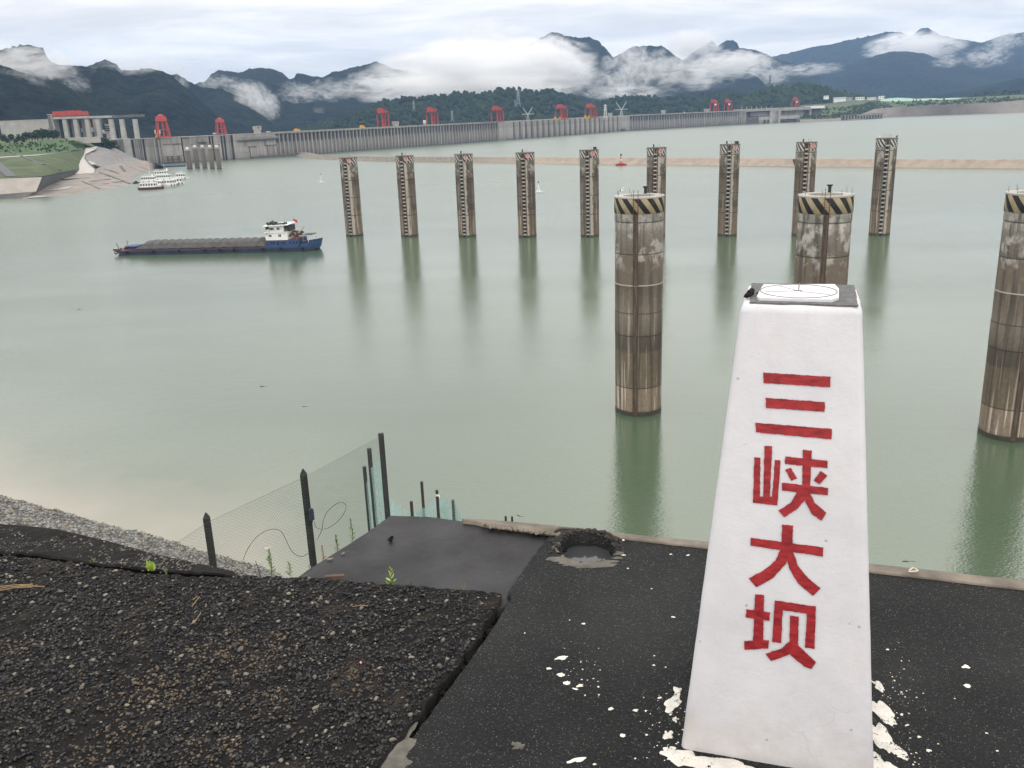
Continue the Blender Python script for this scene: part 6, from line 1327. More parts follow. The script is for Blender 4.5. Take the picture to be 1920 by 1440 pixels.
mro = mr.build('mortar_patch', M['bare_concrete'], po)
# dark crust lumps on the far rim
cr = MB()
for k in range(330):
    a = random.uniform(-.1, 3.3); rr = 1.02 + .42 * random.random(); x, y = POT[0] + rr * .102 * math.cos(a), POT[1] + rr * .112 * math.sin(a); s = .002 + .006 * random.random() ** 2.5; cr.ico((x, y, float(pav_z(np.array([x]), np.array([y]))[0]) + s * .2), (s * 1.3, s, s * .8), .35)
tag(cr.build('asphalt_crumbs', M['crust'], po), kind='stuff')
# bare concrete showing along the joint
bc = MB()
for (px, py, r, ax, sd, ro) in ((765, 1368, .032, (.6, 1.3), 1, -.5), (738, 1418, .050, (.75, 1.5), 2, -.45), (722, 1440, .048, (1.2, 1.2), 3, 0), (748, 1432, .030, (1, .7), 4, 0), (704, 1452, .05, (1, 1), 5, 0)): blot(bc, tz(px, py), r, pav_z, ax, sd, 24, .35, .0018, ro)
bc.build('concrete_patch', M['bare_concrete'], po)
# crumbs of asphalt in the joint
jc = MB(); jl = np.array(joint_l, float); jr = np.array([joint_r[i] for i in (1, 2, 3, 4, 5, 6, 7, 8, 9)], float)
for k in range(330):
    t_ = random.random() * 7.9; i = int(t_); f = t_ - i; p = jl[i] * (1 - f) + jl[min(i + 1, 8)] * f; q = jr[i] * (1 - f) + jr[min(i + 1, 8)] * f; u = random.random(); w = onz(*(p * (1 - u) + q * u), T - .02); s = .004 + .010 * random.random() ** 2
    jc.ico((w[0], w[1], T - .055 + .035 * random.random()), (s * 1.3, s, s * .8), .4)
tag(jc.build('joint_crumbs', M['mound'], ao), kind='stuff')

# ================================================================== WHITE STELE
SX, SY, SA, SWB, SWT, SHT = .70, 2.11, math.radians(18.0), .47, .262, 1.16
def make_stele():
    u = np.array([math.cos(SA), -math.sin(SA), 0]); v = np.array([math.sin(SA), math.cos(SA), 0]); c = np.array([SX, SY, T])
    t = thing('stone_stele', 'white tapering stone marker with four red characters, standing on the dark terrace', 'marker', (SX, SY, T), -SA)
    m, nt, b = newmat('whitewashed_plaster'); oc = objco(nt)
    f = noise(nt, oc, 5, 5, .6); g = noise(nt, oc, 38, 5, .65); sp_ = noise(nt, mapping(nt, oc, (1, 1, .45), (4, 2, 1)), 7, 4, .6)
    cc = mixc(nt, ramp(nt, f, [(.35, 0), (.7, 1)]), (.665, .66, .70), (.575, .575, .615)); cc = mixc(nt, ramp(nt, sp_, [(.60, 0), (.78, .35)]), cc, (.52, .48, .43))
    sz_ = nd(nt, 'ShaderNodeSeparateXYZ', {0: oc})
    foot = mth(nt, 'ADD', mth(nt, 'MULTIPLY', sz_.outputs[2], 2.2), mth(nt, 'MULTIPLY', noise(nt, oc, 9, 5, .65), .9)); cc = mixc(nt, ramp(nt, foot, [(.42, .55), (.78, 0.0)]), cc, (.42, .40, .37))
    drip = noise(nt, mapping(nt, oc, (1, 1, .12), (2, 5, 0)), 16, 4, .6); cc = mixc(nt, mth(nt, 'MULTIPLY', ramp(nt, drip, [(.60, 0), (.74, .5)]), ramp(nt, noise(nt, oc, 3, 2), [(.45, 0), (.65, 1)])), cc, (.50, .46, .40))
    pit = nd(nt, 'ShaderNodeTexVoronoi', {'Vector': oc, 'Scale': 46.0}, feature='F1'); pr_ = nd(nt, 'ShaderNodeSeparateColor', {0: pit.outputs['Color']}); chip = mth(nt, 'MULTIPLY', mth(nt, 'GREATER_THAN', pr_.outputs[0], .965), ramp(nt, pit.outputs['Distance'], [(.10, 1), (.22, 0)])); cc = mixc(nt, mth(nt, 'MULTIPLY', chip, .6), cc, (.22, .20, .18))
    crk = nd(nt, 'ShaderNodeTexVoronoi', {'Vector': mixc(nt, .12, oc, nd(nt, 'ShaderNodeTexNoise', {'Vector': oc, 'Scale': 9.0}).outputs['Color']), 'Scale': 5.0}, feature='DISTANCE_TO_EDGE'); crf = mth(nt, 'MULTIPLY', mth(nt, 'LESS_THAN', crk.outputs['Distance'], .006), ramp(nt, noise(nt, oc, 2.6, 3), [(.54, 0), (.64, .3)])); cc = mixc(nt, crf, cc, (.40, .385, .38))
    setc(nt, b, cc); b.inputs['Roughness'].default_value = .65
    bump(nt, b, mth(nt, 'ADD', mth(nt, 'MULTIPLY', f, 1.2), mth(nt, 'ADD', mth(nt, 'MULTIPLY', g, .30), mth(nt, 'MULTIPLY', noise(nt, oc, 140, 3, .6), .12))), .42, .008); M['plaster'] = m
    # body as stacked rings with rounded corners and a rounded top edge
    rings = []; nz = 60
    lev = [(-.02, 0)] + [(k / nz, 0) for k in range(nz)] + [(.988, .0), (.995, .0025), (.9990, .006), (1.0, .011)]
    def ring(w, r, z, n=8):
        P = []
        for (sx, sy, a0) in ((1, -1, -90), (1, 1, 0), (-1, 1, 90), (-1, -1, 180)):
            for k in range(n + 1):
                a = math.radians(a0 + 90 * k / n); P.append((sx * (w / 2 - r) + r * math.cos(a), sy * (w / 2 - r) + r * math.sin(a), z))
        # densify straight runs
        Q = []
        for i in range(len(P)):
            a, b_ = np.array(P[i]), np.array(P[(i + 1) % len(P)]); L = np.linalg.norm(b_ - a); k = 16 if L > r * 1.2 else 1
            for j in range(k): Q.append(a + (b_ - a) * j / k)
        return np.array(Q)
    for q, ins in lev:
        w = SWB + (SWT - SWB) * min(max(q, 0), 1) - 2 * ins; R_ = ring(w, .016 if q < .99 else .022, SHT * q)
        nrm = R_.copy(); nrm[:, 2] = 0; nrm /= np.linalg.norm(nrm, axis=1)[:, None]
        amp = .0016 + .004 * np.clip((q - .9) * 10, 0, 1) * (q < .995); R_ = R_ + nrm * (amp * (fbm(R_[:, 0] * 16 + q * 9, R_[:, 1] * 16 + R_[:, 2] * 11, 4, 91) - .5) * 2 * .6)[:, None]
        rings.append(R_)
    n = len(rings[0]); V = np.concatenate(rings); F = [(r * n + i, r * n + (i + 1) % n, (r + 1) * n + (i + 1) % n, (r + 1) * n + i) for r in range(len(rings) - 1) for i in range(n)] + [tuple(range((len(rings) - 1) * n, len(rings) * n))]
    mb = MB().add(V, F); mb.build('body', m, t, True)
    # grey unpainted top, lump and compass plate
    top = MB(); ww = SWT - .020; poly = [(-ww / 2 + .008, -ww / 2), (ww / 2, -ww / 2 - .004), (ww / 2 + .004, ww / 2), (-ww / 2, ww / 2 - .003)]; pr = rough_edge([np.array(p) for p in poly], .004, .010, 21)
    top.prism(pr, SHT + .0005, SHT + .0035).build('bare_top', simple('bare_grey_mortar', (.115, .115, .12), .9, .35, 60, bmp=.7, bscale=240, bdist=.003), t)
    iv = lambda px, py: (lambda q: ((q - c) @ u, (q - c) @ v))(onz(px, py, T + SHT + .010))
    lx_, ly_ = iv(1408, 549); lm = MB()
    for k in range(26): s = .003 + .005 * random.random(); lm.ico((lx_ + random.gauss(0, .005), ly_ + random.gauss(0, .012), SHT + .006 + .008 * random.random()), (s, s, s * .8), .35)
    lm.build('tar_lump', M['mound'], t)
    iv = lambda px, py: (lambda q: ((q - c) @ u, (q - c) @ v))(onz(px, py, T + SHT + .010))
    pl = [iv(*p) for p in ((1427, 540), (1432, 533), (1565, 532.5), (1573, 541), (1573, 557.5), (1560, 561.5), (1424, 558.5), (1419, 555.5))]
    M['marble'] = simple('pale_marble_plate', (.66, .67, .71), .35, .10, 30, bmp=.1, bscale=40, bdist=.002)
    M['etch'] = simple('etched_grey_line', (.16, .16, .17), .6, .1, 5)
    plo = MB().prism(pl[::-1], SHT + .003, SHT + .010).build('compass_plate', M['marble'], t)
    C0 = np.array(iv(1497, 545)); ra = abs(iv(1570, 545)[0] - iv(1425, 545)[0]) / 2; rb_ = abs(iv(1497, 533.5)[1] - iv(1497, 559)[1]) / 2; C0[1] = (iv(1497, 533.5)[1] + iv(1497, 559)[1]) / 2
    rg = MB().path([(C0[0] + ra * .99 * math.cos(a), C0[1] + rb_ * .99 * math.sin(a), SHT + .0105) for a in np.linspace(0, 2 * math.pi, 49)], .0011, 5).build('etched_circle', M['etch'], plo)
    MB().tube((*iv(1497, 545), SHT + .0105), (*iv(1499, 532.6), SHT + .0112), .0014, n=5).tube((*iv(1489, 545.5), SHT + .0108), (*iv(1504, 545.5), SHT + .0108), .0014, n=5).tube((C0[0] + ra * .05, C0[1] - .006, SHT + .0105), (C0[0] + ra * .8, C0[1] - rb_ * .42, SHT + .0105), .0006, n=4).tube((C0[0] - ra * .05, C0[1], SHT + .0105), (C0[0] - ra * .86, C0[1] - rb_ * .2, SHT + .0105), .0006, n=4).tube((C0[0], C0[1], SHT + .0105), (C0[0] - ra * .5, C0[1] + rb_ * .7, SHT + .0105), .0006, n=4).build('pointer', M['etch'], plo)
    # the four painted characters: each brush stroke lies on the front face
    p0 = c - v * SWB / 2; p1 = c - v * SWT / 2 + np.array([0, 0, SHT]); e = p1 - p0; nrm = np.cross(u, e); nrm /= np.linalg.norm(nrm)
    if nrm @ (EYEP - p0) < 0: nrm = -nrm
    zx = lambda x, y: (1370 + x / 2.443, 680 + y / 2.443)
    CH = {'san': [[(148, 44), (458, 64), (456, 112), (150, 92)], [(160, 160), (432, 180), (430, 224), (162, 206)], [(114, 274), (464, 302), (462, 350), (116, 318)]],
          'xia': [[(108, 432), (136, 434), (134, 640), (103, 640)], [(155, 380), (190, 382), (178, 640), (148, 640)], [(202, 444), (228, 446), (214, 650), (188, 650)], [(104, 610), (218, 614), (214, 652), (102, 640)], [(330, 398), (372, 400), (362, 600), (328, 600)], [(250, 428), (444, 448), (444, 482), (248, 462)], [(250, 490), (276, 480), (304, 528), (278, 540)], [(412, 494), (442, 516), (406, 556), (380, 538)], [(236, 548), (446, 572), (444, 606), (234, 584)], [(306, 588), (356, 592), (340, 628), (300, 672), (246, 706), (218, 676), (275, 640)], [(330, 594), (362, 592), (385, 640), (438, 686), (416, 722), (370, 690), (344, 640)]],
          'da': [[(236, 740), (286, 744), (282, 866), (232, 866)], [(92, 800), (424, 844), (424, 886), (90, 836)], [(230, 846), (276, 856), (252, 920), (192, 985), (118, 1026), (82, 986), (150, 950), (205, 905)], [(248, 856), (284, 856), (310, 930), (355, 985), (412, 1030), (376, 1066), (310, 1010), (268, 940)]],
          'ba': [[(112, 1058), (154, 1062), (148, 1290), (102, 1290)], [(72, 1126), (182, 1142), (178, 1180), (70, 1164)], [(62, 1272), (176, 1268), (172, 1306), (64, 1312)], [(202, 1086), (240, 1090), (232, 1282), (190, 1276)], [(202, 1086), (390, 1114), (388, 1152), (200, 1126)], [(352, 1110), (390, 1114), (384, 1308), (340, 1302)], [(272, 1155), (312, 1160), (308, 1300), (268, 1294)], [(266, 1276), (312, 1284), (276, 1330), (185, 1364), (160, 1330), (232, 1306)], [(272, 1306), (306, 1288), (390, 1368), (370, 1400), (340, 1390), (274, 1336)]]}
    m2, nt2, b2 = newmat('brushed_red_paint'); o2 = objco(nt2)
    q2 = noise(nt2, mapping(nt2, o2, (1, 1, 3)), 30, 5, .6); setc(nt2, b2, mixc(nt2, ramp(nt2, q2, [(.35, 0), (.7, 1)]), (.185, .004, .010), (.40, .020, .026))); b2.inputs['Roughness'].default_value = .5; bump(nt2, b2, noise(nt2, o2, 120, 4, .6), .4, .002)
    Ri = np.stack([u, v, [0, 0, 1]])
    kk = 0
    for name, strokes in CH.items():
        mb = MB()
        for st in strokes:
            kk += 1; P = []
            for i in range(len(st)):
                a, b_ = np.array(zx(*st[i])), np.array(zx(*st[(i + 1) % len(st)])); L = np.linalg.norm(b_ - a); k = max(1, int(L / 2.2)); nn = np.array([-(b_ - a)[1], (b_ - a)[0]]) / max(L, 1e-6)
                for j in range(k):
                    s = j / k; am = 2.0 * (min(1, s * 6 + .2)); P.append(a + (b_ - a) * s + nn * am * (float(fbm((a[0] + (b_ - a)[0] * s) / 4.5, (a[1] + (b_ - a)[1] * s) / 4.5, 3, 93)) - .5))
            W = [Ri @ (onplane(x, y, p0, nrm) + nrm * (.0022 + .00007 * kk) - c) for x, y in P]
            mb.add(W, [tuple(range(len(W)))])
        mb.build('painted_character', m2, t)
    return t, c, u, v
stele, sc_, su, sv = make_stele()

# paint spilled round its foot
sp = MB()
pool = []
for (px, py, r, ax, sd, ro) in ((1652, 1335, .034, (.75, 2.2), 31, .12), (1660, 1392, .042, (.75, 1.9), 32, .08), (1660, 1445, .048, (.75, 1.7), 33, 0), (1648, 1286, .018, (.7, 1.6), 34, .2), (1262, 1318, .026, (.9, 1.6), 35, -.5), (1270, 1296, .017, (.8, 1.2), 36, -.3), (1252, 1378, .016, (.8, 1.3), 37, -.3), (1258, 1408, .018, (1, .9), 38, 0), (1288, 1424, .045, (1.5, .7), 39, -.2), (1345, 1440, .055, (1.7, .6), 40, -.25), (1420, 1462, .06, (1.7, .7), 41, -.25), (1520, 1485, .07, (1.7, .7), 42, -.2), (1266, 1350, .010, (.8, 1.4), 43, 0)):
    blot(sp, tz(px, py), r * .86, pav_z, ax, sd, 40, .55, .0014, ro)
m_, nt_, b_ = newmat('scuffed_white_paint'); P_ = worldpos(nt_); setc(nt_, b_, mixc(nt_, ramp(nt_, noise(nt_, P_, 25, 4, .6), [(.35, 0), (.7, 1)]), (.70, .68, .63), (.52, .50, .46))); b_.inputs['Roughness'].default_value = .6
nt_.links.new(ramp(nt_, mth(nt_, 'ADD', mth(nt_, 'MULTIPLY', noise(nt_, P_, 34, 5, .72), .6), mth(nt_, 'MULTIPLY', noise(nt_, P_, 190, 3, .6), .4)), [(.40, 0.0), (.435, 1.0)]), b_.inputs['Alpha']); bump(nt_, b_, noise(nt_, P_, 120, 3), .3, .002)
tag(sp.build('paint_pool', m_, po))
dots = [(1054, 1234, .0105, 1.7), (1029, 1254, .0062, 1.3), (1051, 1265, .0105, 1.4), (1064, 1280, .009, 1.1), (1087, 1286, .0085, 1.3), (1078, 1292, .0055, 1.6), (1122, 1288, .004, 1), (1123, 1303, .003, 1), (1097, 1304, .003, 1), (1146, 1329, .0075, 1.2), (1192, 1332, .006, 1.2), (1211, 1333, .0035, 1), (1168, 1379, .0075, 1.1), (1212, 1378, .0035, 1), (1226, 1248, .0045, 1), (1227, 1230, .003, 1), (1248, 1252, .003, 1), (1237, 1309, .006, 1.2), (1207, 1308, .002, 1), (1257, 1340, .004, 1.2), (1082, 1425, .010, 2.4), (1115, 1433, .004, 1.2), (1191, 1422, .003, 1), (1213, 1421, .002, 1), (1811, 1250, .010, 1.1), (1814, 1286, .0095, 1.3), (1664, 1218, .004, 1.2), (1690, 1240, .0025, 1), (1723, 1382, .005, 1), (1741, 1408, .005, 1.4), (1690, 1298, .003, 1), (1677, 1276, .003, 1), (1690, 1340, .005, 1), (1700, 1360, .004, 1.6), (1688, 1418, .006, 1.3), (1712, 1434, .003, 1), (1169, 1013, .0055, 1), (1169, 1041, .0055, 1.6), (1177, 1066, .0035, 1.2), (1141, 1054, .004, 1), (1222, 1104, .003, 1), (1262, 1157, .005, 1.4), (1094, 1170, .005, 1.5), (1068, 1163, .003, 1), (984, 1187, .003, 1), (1790, 1310, .002, 1.4), (1850, 1375, .003, 1.5), (1870, 1408, .003, 1.2), (1258, 1039, .004, 1.4), (1290, 1041, .0045, 1.8)]
fl_ = {}
for i, (px, py, r, a) in enumerate(dots):
    mb = MB(); blot(mb, (0, 0), r * .92, lambda x, y: x * 0, (a, 1 / a ** .4), 50 + i, 18, .55, .0012, random.random() * .8 - .4)
    x, y = tz(px, py); mb.build('paint_spot', M['dry_paint'], po, False, (x, y, float(pav_z(np.array([x]), np.array([y]))[0])))
fs = MB()
for k in range(170):
    px, py = random.choice(((1690, 1330), (1700, 1400), (1262, 1340), (1240, 1390), (1680, 1290), (1100, 1250))); px += random.gauss(0, 24); py += random.gauss(0, 34); x, y = tz(px, py); blot(fs, (x, y), .0007 + .0018 * random.random() ** 2, pav_z, (1.2, .9), k, 7, .3, .0008)
tag(fs.build('paint_spatter', M['dry_paint'], po), kind='stuff')
# scuffed ghost mark
gm = MB(); blot(gm, tz(972, 1398), .013, pav_z, (1.1, 1.0), 5, 22, .8, .0008); gm.build('scuff', M['bare_concrete'], po)

# ================================================================== FENCE DOWN THE SLOPE
M['post'] = simple('dark_weathered_fence_post', (0.022, 0.026, 0.024), 0.8, 0.4, 7.0, bmp=.5, bscale=40, bdist=.01)
M['post_brown'] = simple('brown_net_pole', (0.055, 0.043, 0.035), 0.85, 0.3, 9.0)
M['wire'] = simple('green_grey_mesh_wire', (0.085, 0.11, 0.10), 0.6, 0.1, 5.0)
M['post_pale'] = simple('greenish_net_pole', (0.085, 0.115, 0.105), 0.8, 0.3, 9.0)
fence = thing('chain_link_fence', 'wire mesh fence on dark posts along the slope beyond the slab', 'fence', tuple(ath(575, 1052, 14.3)))
F0 = np.array(ath(575, 1052, 14.3))
def post_at(px_t, py_t, rng_, w, hgt, tip, lab=None, mat='post', name='post', parent=fence, px_b=None):
    p = ath(px_t, py_t, rng_); mb = MB(); mb.box((0, 0, -hgt / 2), (w, w * .85, hgt), .2)
    if tip: mb.box((0, 0, w * .45), (w, w * .85, w * .9), .2, taper=.15)
    o = mb.build(name, M[mat], parent, False, tuple(p - (F0 if parent is not None else 0)))
    return o, p
PA = [post_at(387, 971, 14.3, .105, 2.4, True), post_at(569, 890, 14.3, .115, 2.6, True), post_at(714, 813, 16.6, .105, 2.9, False), post_at(692, 841, 19.6, .10, 3.0, False), post_at(683, 875, 24.5, .105, 3.4, False)]
T1, T2, T3, T4, T5 = [np.array(p) for _, p in PA]
Lp = T1 + (T1 - T2) * 1.35 + np.array([0, 0, -.55])
def mesh_panel(a, b, h0, h1, pitch, r, name):
    """diamond wire mesh hung between two tops"""
    L = float(np.linalg.norm((b - a)[:2])); n = int(L / pitch); hh = max(h0, h1); mb = MB(); k = int(hh / pitch) + 1; nn = np.array([-(b - a)[1], (b - a)[0], 0]); nn /= np.linalg.norm(nn); nn = nn * (.006)
    pt = lambda u, v: a + (b - a) * u - np.array([0, 0, 1.0]) * (h0 * (1 - u) + h1 * u) * v - F0
    for s in (-1, 1):
        for i in range(-k, n + k + 1):
            u0, u1 = i * pitch / L, (i * pitch + s * hh) / L; v0, v1 = 0.0, 1.0
            if u0 == u1: continue
            lo, hi = 0.0, 1.0
            t0, t1 = (lo - u0) / (u1 - u0), (hi - u0) / (u1 - u0); t0, t1 = min(t0, t1), max(t0, t1); t0, t1 = max(0, t0), min(1, t1)
            if t1 - t0 < .02: continue
            mb.tube(pt(u0 + (u1 - u0) * t0, t0) + nn * s - nn * 9, pt(u0 + (u1 - u0) * t1, t1) + nn * s - nn * 9, r, n=3, cap=False)
    mb.tube(pt(0, 0) - nn * 9, pt(1, 0) - nn * 9, r * 1.3, n=4)
    return tag(mb.build(name, M['wire'], fence), kind='stuff')
dz = np.array([0, 0, .02])
mesh_panel(Lp, T1 - dz * 3, 1.7, 1.9, .062, .0016, 'wire_mesh'); mesh_panel(T1 - dz * 3, T2 - dz, 1.9, 2.3, .062, .0016, 'wire_mesh'); mesh_panel(T2 - dz, T3 - dz, 2.3, 2.7, .062, .0016, 'wire_mesh')
# grey box with its cable on the second post
bx = ath(584, 965, 14.15); cb = thing('cable_box', 'dark blue-grey cable box hanging on the second fence post', 'box', tuple(bx), .2)
MB().box((0, 0, 0), (.085, .07, .175)).box((0, 0, .095), (.06, .05, .03)).build('case', simple('slate_plastic', (.035, .042, .06), .5, .2, 8), cb); MB().tube((0, 0, -.09), (.01, 0, -.14), .008, n=6).build('gland', M['black'], cb)
def cable(name, pts, r, rg, lab):
    Pn = np.array(pts, float); t_ = np.arange(len(Pn)); tt = np.linspace(0, len(Pn) - 1, len(Pn) * 7); X = []
    for q in tt:
        i = int(min(max(math.floor(q), 0), len(Pn) - 2)); f = q - i; p0_, p1_, p2_, p3_ = Pn[max(i - 1, 0)], Pn[i], Pn[i + 1], Pn[min(i + 2, len(Pn) - 1)]
        X.append(.5 * ((2 * p1_) + (-p0_ + p2_) * f + (2 * p0_ - 5 * p1_ + 4 * p2_ - p3_) * f * f + (-p0_ + 3 * p1_ - 3 * p2_ + p3_) * f ** 3))
    o = MB().path([ath(x, y, rg + .04 * math.sin(k * .3)) for k, (x, y) in enumerate(X)], r, 5).build(name, M['black']); tag(o, lab, 'cable', 'cables on the mesh fence')
cable('cable', [(590, 979), (592, 988), (602, 992), (615, 990), (633, 978), (645, 962), (649, 948), (641, 942), (627, 947), (612, 962), (606, 978), (604, 992), (598, 1006), (592, 1013)], .0045, 14.2, 'dark cable looping beside the box on the second post')
cable('cable', [(455, 1052), (463, 1032), (478, 1010), (497, 996), (515, 992), (528, 997), (536, 1012), (545, 1030), (556, 1041), (568, 1043), (580, 1036)], .0045, 14.2, 'dark cable drooping in a wave left of the second post')
cable('cable', [(479, 1052), (484, 1066), (488, 1080), (494, 1092)], .005, 14.0, 'thin dark twig hanging below the cable wave')
# blue-green safety net
nm, nnt, nb = newmat('cyan_safety_net'); oc_ = worldpos(nnt)
setc(nnt, nb, mixc(nnt, ramp(nnt, noise(nnt, oc_, 3, 4, .6), [(.35, 0), (.7, 1)]), (.30, .55, .54), (.45, .70, .68))); nb.inputs['Roughness'].default_value = .8
wv = noise(nnt, oc_, 26, 3, .6); nnt.links.new(ramp(nnt, mth(nnt, 'ADD', mth(nnt, 'MULTIPLY', wv, .5), mth(nnt, 'MULTIPLY', noise(nnt, mapping(nnt, oc_, (1, 1, .25)), 2.2, 4, .6), .5)), [(.36, .12), (.62, .75)]), nb.inputs['Alpha'])
def net(pts_top, pts_bot, lab):
    a, b = np.array(pts_top), np.array(pts_bot); n = 40; u = np.linspace(0, len(a) - 1, n); A_ = np.stack([np.interp(u, range(len(a)), a[:, k]) for k in range(3)], 1); B_ = np.stack([np.interp(u, range(len(b)), b[:, k]) for k in range(3)], 1); m = 16; V = []
    for j in range(m + 1):
        q = A_ + (B_ - A_) * j / m; q = q.copy(); q[:, 1] += .16 * (fbm(u * 2.3, u * 0 + j * .22, 3, 97) - .5); q[:, 2] += .12 * (fbm(u * 2.1 + 9, u * 0 + j * .1, 3, 98) - .5) * (1 - j / m); V.append(q)
    V = np.concatenate(V); i, j = np.meshgrid(np.arange(m), np.arange(n - 1), indexing='ij'); q = (i * n + j).ravel()
    o = link('safety_net', raw_mesh('safety_net', V, np.stack([q, q + 1, q + n + 1, q + n], 1), nm, smooth=True)); tag(o, lab, 'net', 'blue-green nets behind the slab')
dn_ = lambda P, h: [p - np.array([0, 0, h]) for p in P]
NA = [T3 - np.array([0, -.1, .35]), (T3 + T4) / 2 - np.array([0, 0, .45]), T4 - np.array([0, 0, .5]), T5 - np.array([0, 0, .6])]; net(NA, dn_(NA, 2.2), 'pale cyan net stretched between the tall dark fence posts')
NB = [ath(731, 931, 19.0), ath(742, 943, 19.6), ath(752, 948, 21)]; net(NB, dn_(NB, 1.6), 'short cyan net just right of the tallest fence post')
NC = [ath(756, 952, 27), ath(772, 962, 27.5), ath(790, 955, 28), ath(800, 950, 27.5), ath(818, 932, 27), ath(834, 935, 27), ath(850, 940, 26.6), ath(868, 968, 26.4)]; net(NC, dn_(NC, 1.8), 'sagging cyan net on thin poles beyond the smooth slab')
pls = [(771, 940, 26, .10, 'post_brown', 'short brown net pole, leftmost of the poles beyond the slab'), (790.5, 903, 28, .10, 'post_brown', 'tallest brown net pole beyond the slab'), (819, 919, 27, .10, 'post_brown', 'net pole with white tape near its top'), (849, 937, 26.5, .095, 'post_pale', 'greenish net pole at the right end of the net'), (869, 973, 26.3, .08, 'post_brown', 'stub of a pole just showing over the slab edge'), (948, 968, 30, .085, 'post_brown', 'left one of two short stakes over the kerb'), (960, 968.5, 30, .075, 'post', 'right one of two short stakes over the kerb')]
tap = None
for (px, py, rg, w, mt, lab) in pls:
    p = ath(px, py, rg); z = p[2]; o = MB().tube((0, 0, -4.5), (0, 0, 0), w / 2, n=8).build('net_pole', M[mt], None, False, tuple(p)); tag(o, lab, 'pole', 'poles down the slope beyond the slab')
    if 'white tape' in lab: MB().tube((0, 0, -.20), (0, 0, -.13), w * .54, n=8).path([(w * .4, 0, -.14), (w * .7, -.02, -.24), (w * .6, 0, -.40)], [.016, .022, .006], 5).build('tape', M['white'], o)

# ================================================================== WEEDS AND SCRAPS
M['weed'] = simple('bright_young_leaves', (0.30, 0.43, 0.07), 0.6, 0.3, 30.0); M['weed_dull'] = simple('dull_weed_leaves', (0.11, 0.16, 0.06), 0.7, 0.4, 30.0); M['straw'] = simple('dry_straw', (0.30, 0.20, 0.10), 0.8, 0.3, 30.0); M['flower'] = simple('cream_flower_heads', (0.62, 0.58, 0.45), 0.8, 0.1, 20.0)
def leafm(L, W, curl=.25):
    V = []; n = 5
    for i in range(n + 1):
        t_ = i / n; w = W * math.sin(math.pi * min(1, t_ * .92 + .06)) ** .8; z = curl * L * t_ * t_
        V += [(t_ * L, -w / 2, z + .08 * W), (t_ * L, 0, z), (t_ * L, w / 2, z + .08 * W)]
    return MB().add(V, [(3 * i + j, 3 * i + j + 1, 3 * i + j + 4, 3 * i + j + 3) for i in range(n) for j in (0, 1)])
def weed(name, pos, lab, leaves, mat, stem_h=0.0, seed=1, sz=.03, grp='weeds in the asphalt cracks', flower=False, up=(.2, 1.1), wf=.32):
    r = random.Random(seed); t = thing(name, lab, 'weed', tuple(pos), 0, grp); lm = leafm(sz, sz * wf).mesh('leaf', M[mat])
    if stem_h: MB().path([(0, 0, -.005), (.06 * stem_h, 0, stem_h * .5), (0.02 * stem_h, .03 * stem_h, stem_h)], [stem_h * .016, stem_h * .012, stem_h * .006], 5).build('stem', M['weed_dull'], t)
    for k in range(leaves):
        o = link('leaf', lm, t); f = (k + .5) / leaves; o.location = (0.03 * stem_h, 0, stem_h * (.08 + .92 * f)) if stem_h else (r.gauss(0, sz * .12), r.gauss(0, sz * .12), 0)
        o.rotation_euler = (r.gauss(0, .25), -r.uniform(*up) if not stem_h else -(.1 + 1.0 * f + r.gauss(0, .12)), k * 2.4 + r.gauss(0, .3)); q = r.uniform(.7, 1.1) * (1 - .45 * f * bool(stem_h)); o.scale = (q, q, q)
    if flower:
        fm = MB()
        for k in range(9): fm.ico((r.gauss(0, stem_h * .05), r.gauss(0, stem_h * .05), stem_h * (1.0 + r.random() * .06)), stem_h * .028, .3)
        fm.build('flower_head', M['flower'], t)
    return t
g_ = lambda px, py, z=T: onz(px, py, z)
weed('weed', g_(733, 1094), 'bright green feathery weed sprouting at the slab crack', 15, 'weed', .060, 1, .026)
weed('weed', g_(729, 1097), 'dull low rosette of leaves round the feathery weed', 9, 'weed_dull', 0, 2, .028, up=(.1, .6))
weed('weed', g_(283, 1070, T + .02), 'bright lime two-leaved seedling on the mound crack', 5, 'weed', 0, 3, .040, up=(.5, 1.2), wf=.75)
weed('weed', g_(311, 1077, T + .012), 'tiny dull sprout right of the lime seedling', 3, 'weed_dull', 0, 4, .018, up=(.6, 1.3), wf=.5)
weed('weed', g_(174, 1054, T + .03), 'small grey-green sprout left on the mound crack', 5, 'weed_dull', 0, 5, .022, up=(.1, .7), wf=.5)
weed('weed', ath(509, 1082, 9.5), 'tall weed with cream flower head standing before the rubble', 34, 'weed_dull', .34, 6, .075, flower=True)
weed('weed', ath(544, 1083, 8.5), 'short leafy weed left of the slab corner', 18, 'weed_dull', .16, 7, .06)
weed('weed', ath(660, 1022, 7.5), 'wispy tall weed at the slab edge beside the fence', 26, 'weed_dull', .26, 8, .05)
weed('weed', ath(632, 1040, 7.0), 'bushy weed low on the slab edge', 24, 'weed_dull', .17, 9, .05); weed('weed', ath(606, 1056, 6.5), 'dry brown weed between second post and slab', 22, 'straw', .15, 10, .04)
weed('weed', g_(768, 1101), 'thin dark grass tuft right of the feathery weed', 9, 'weed_dull', 0, 12, .03, up=(.7, 1.5), wf=.10)
weed('weed', g_(868, 1108), 'small dead dark twig at the slab crack', 5, 'straw', 0, 13, .03, up=(.7, 1.4), wf=.10)
def straw(pts, lab, r=.0012):
    mb = MB()
    for q in range(len(pts)): mb.path([onz(x, y, float(T + .012)) + np.array([0, 0, .006 * math.sin(k)]) for k, (x, y) in enumerate(pts[q])], r, 4)
    tag(mb.build('dry_grass', M['straw']), lab, 'dry grass', 'dry grass on the asphalt')
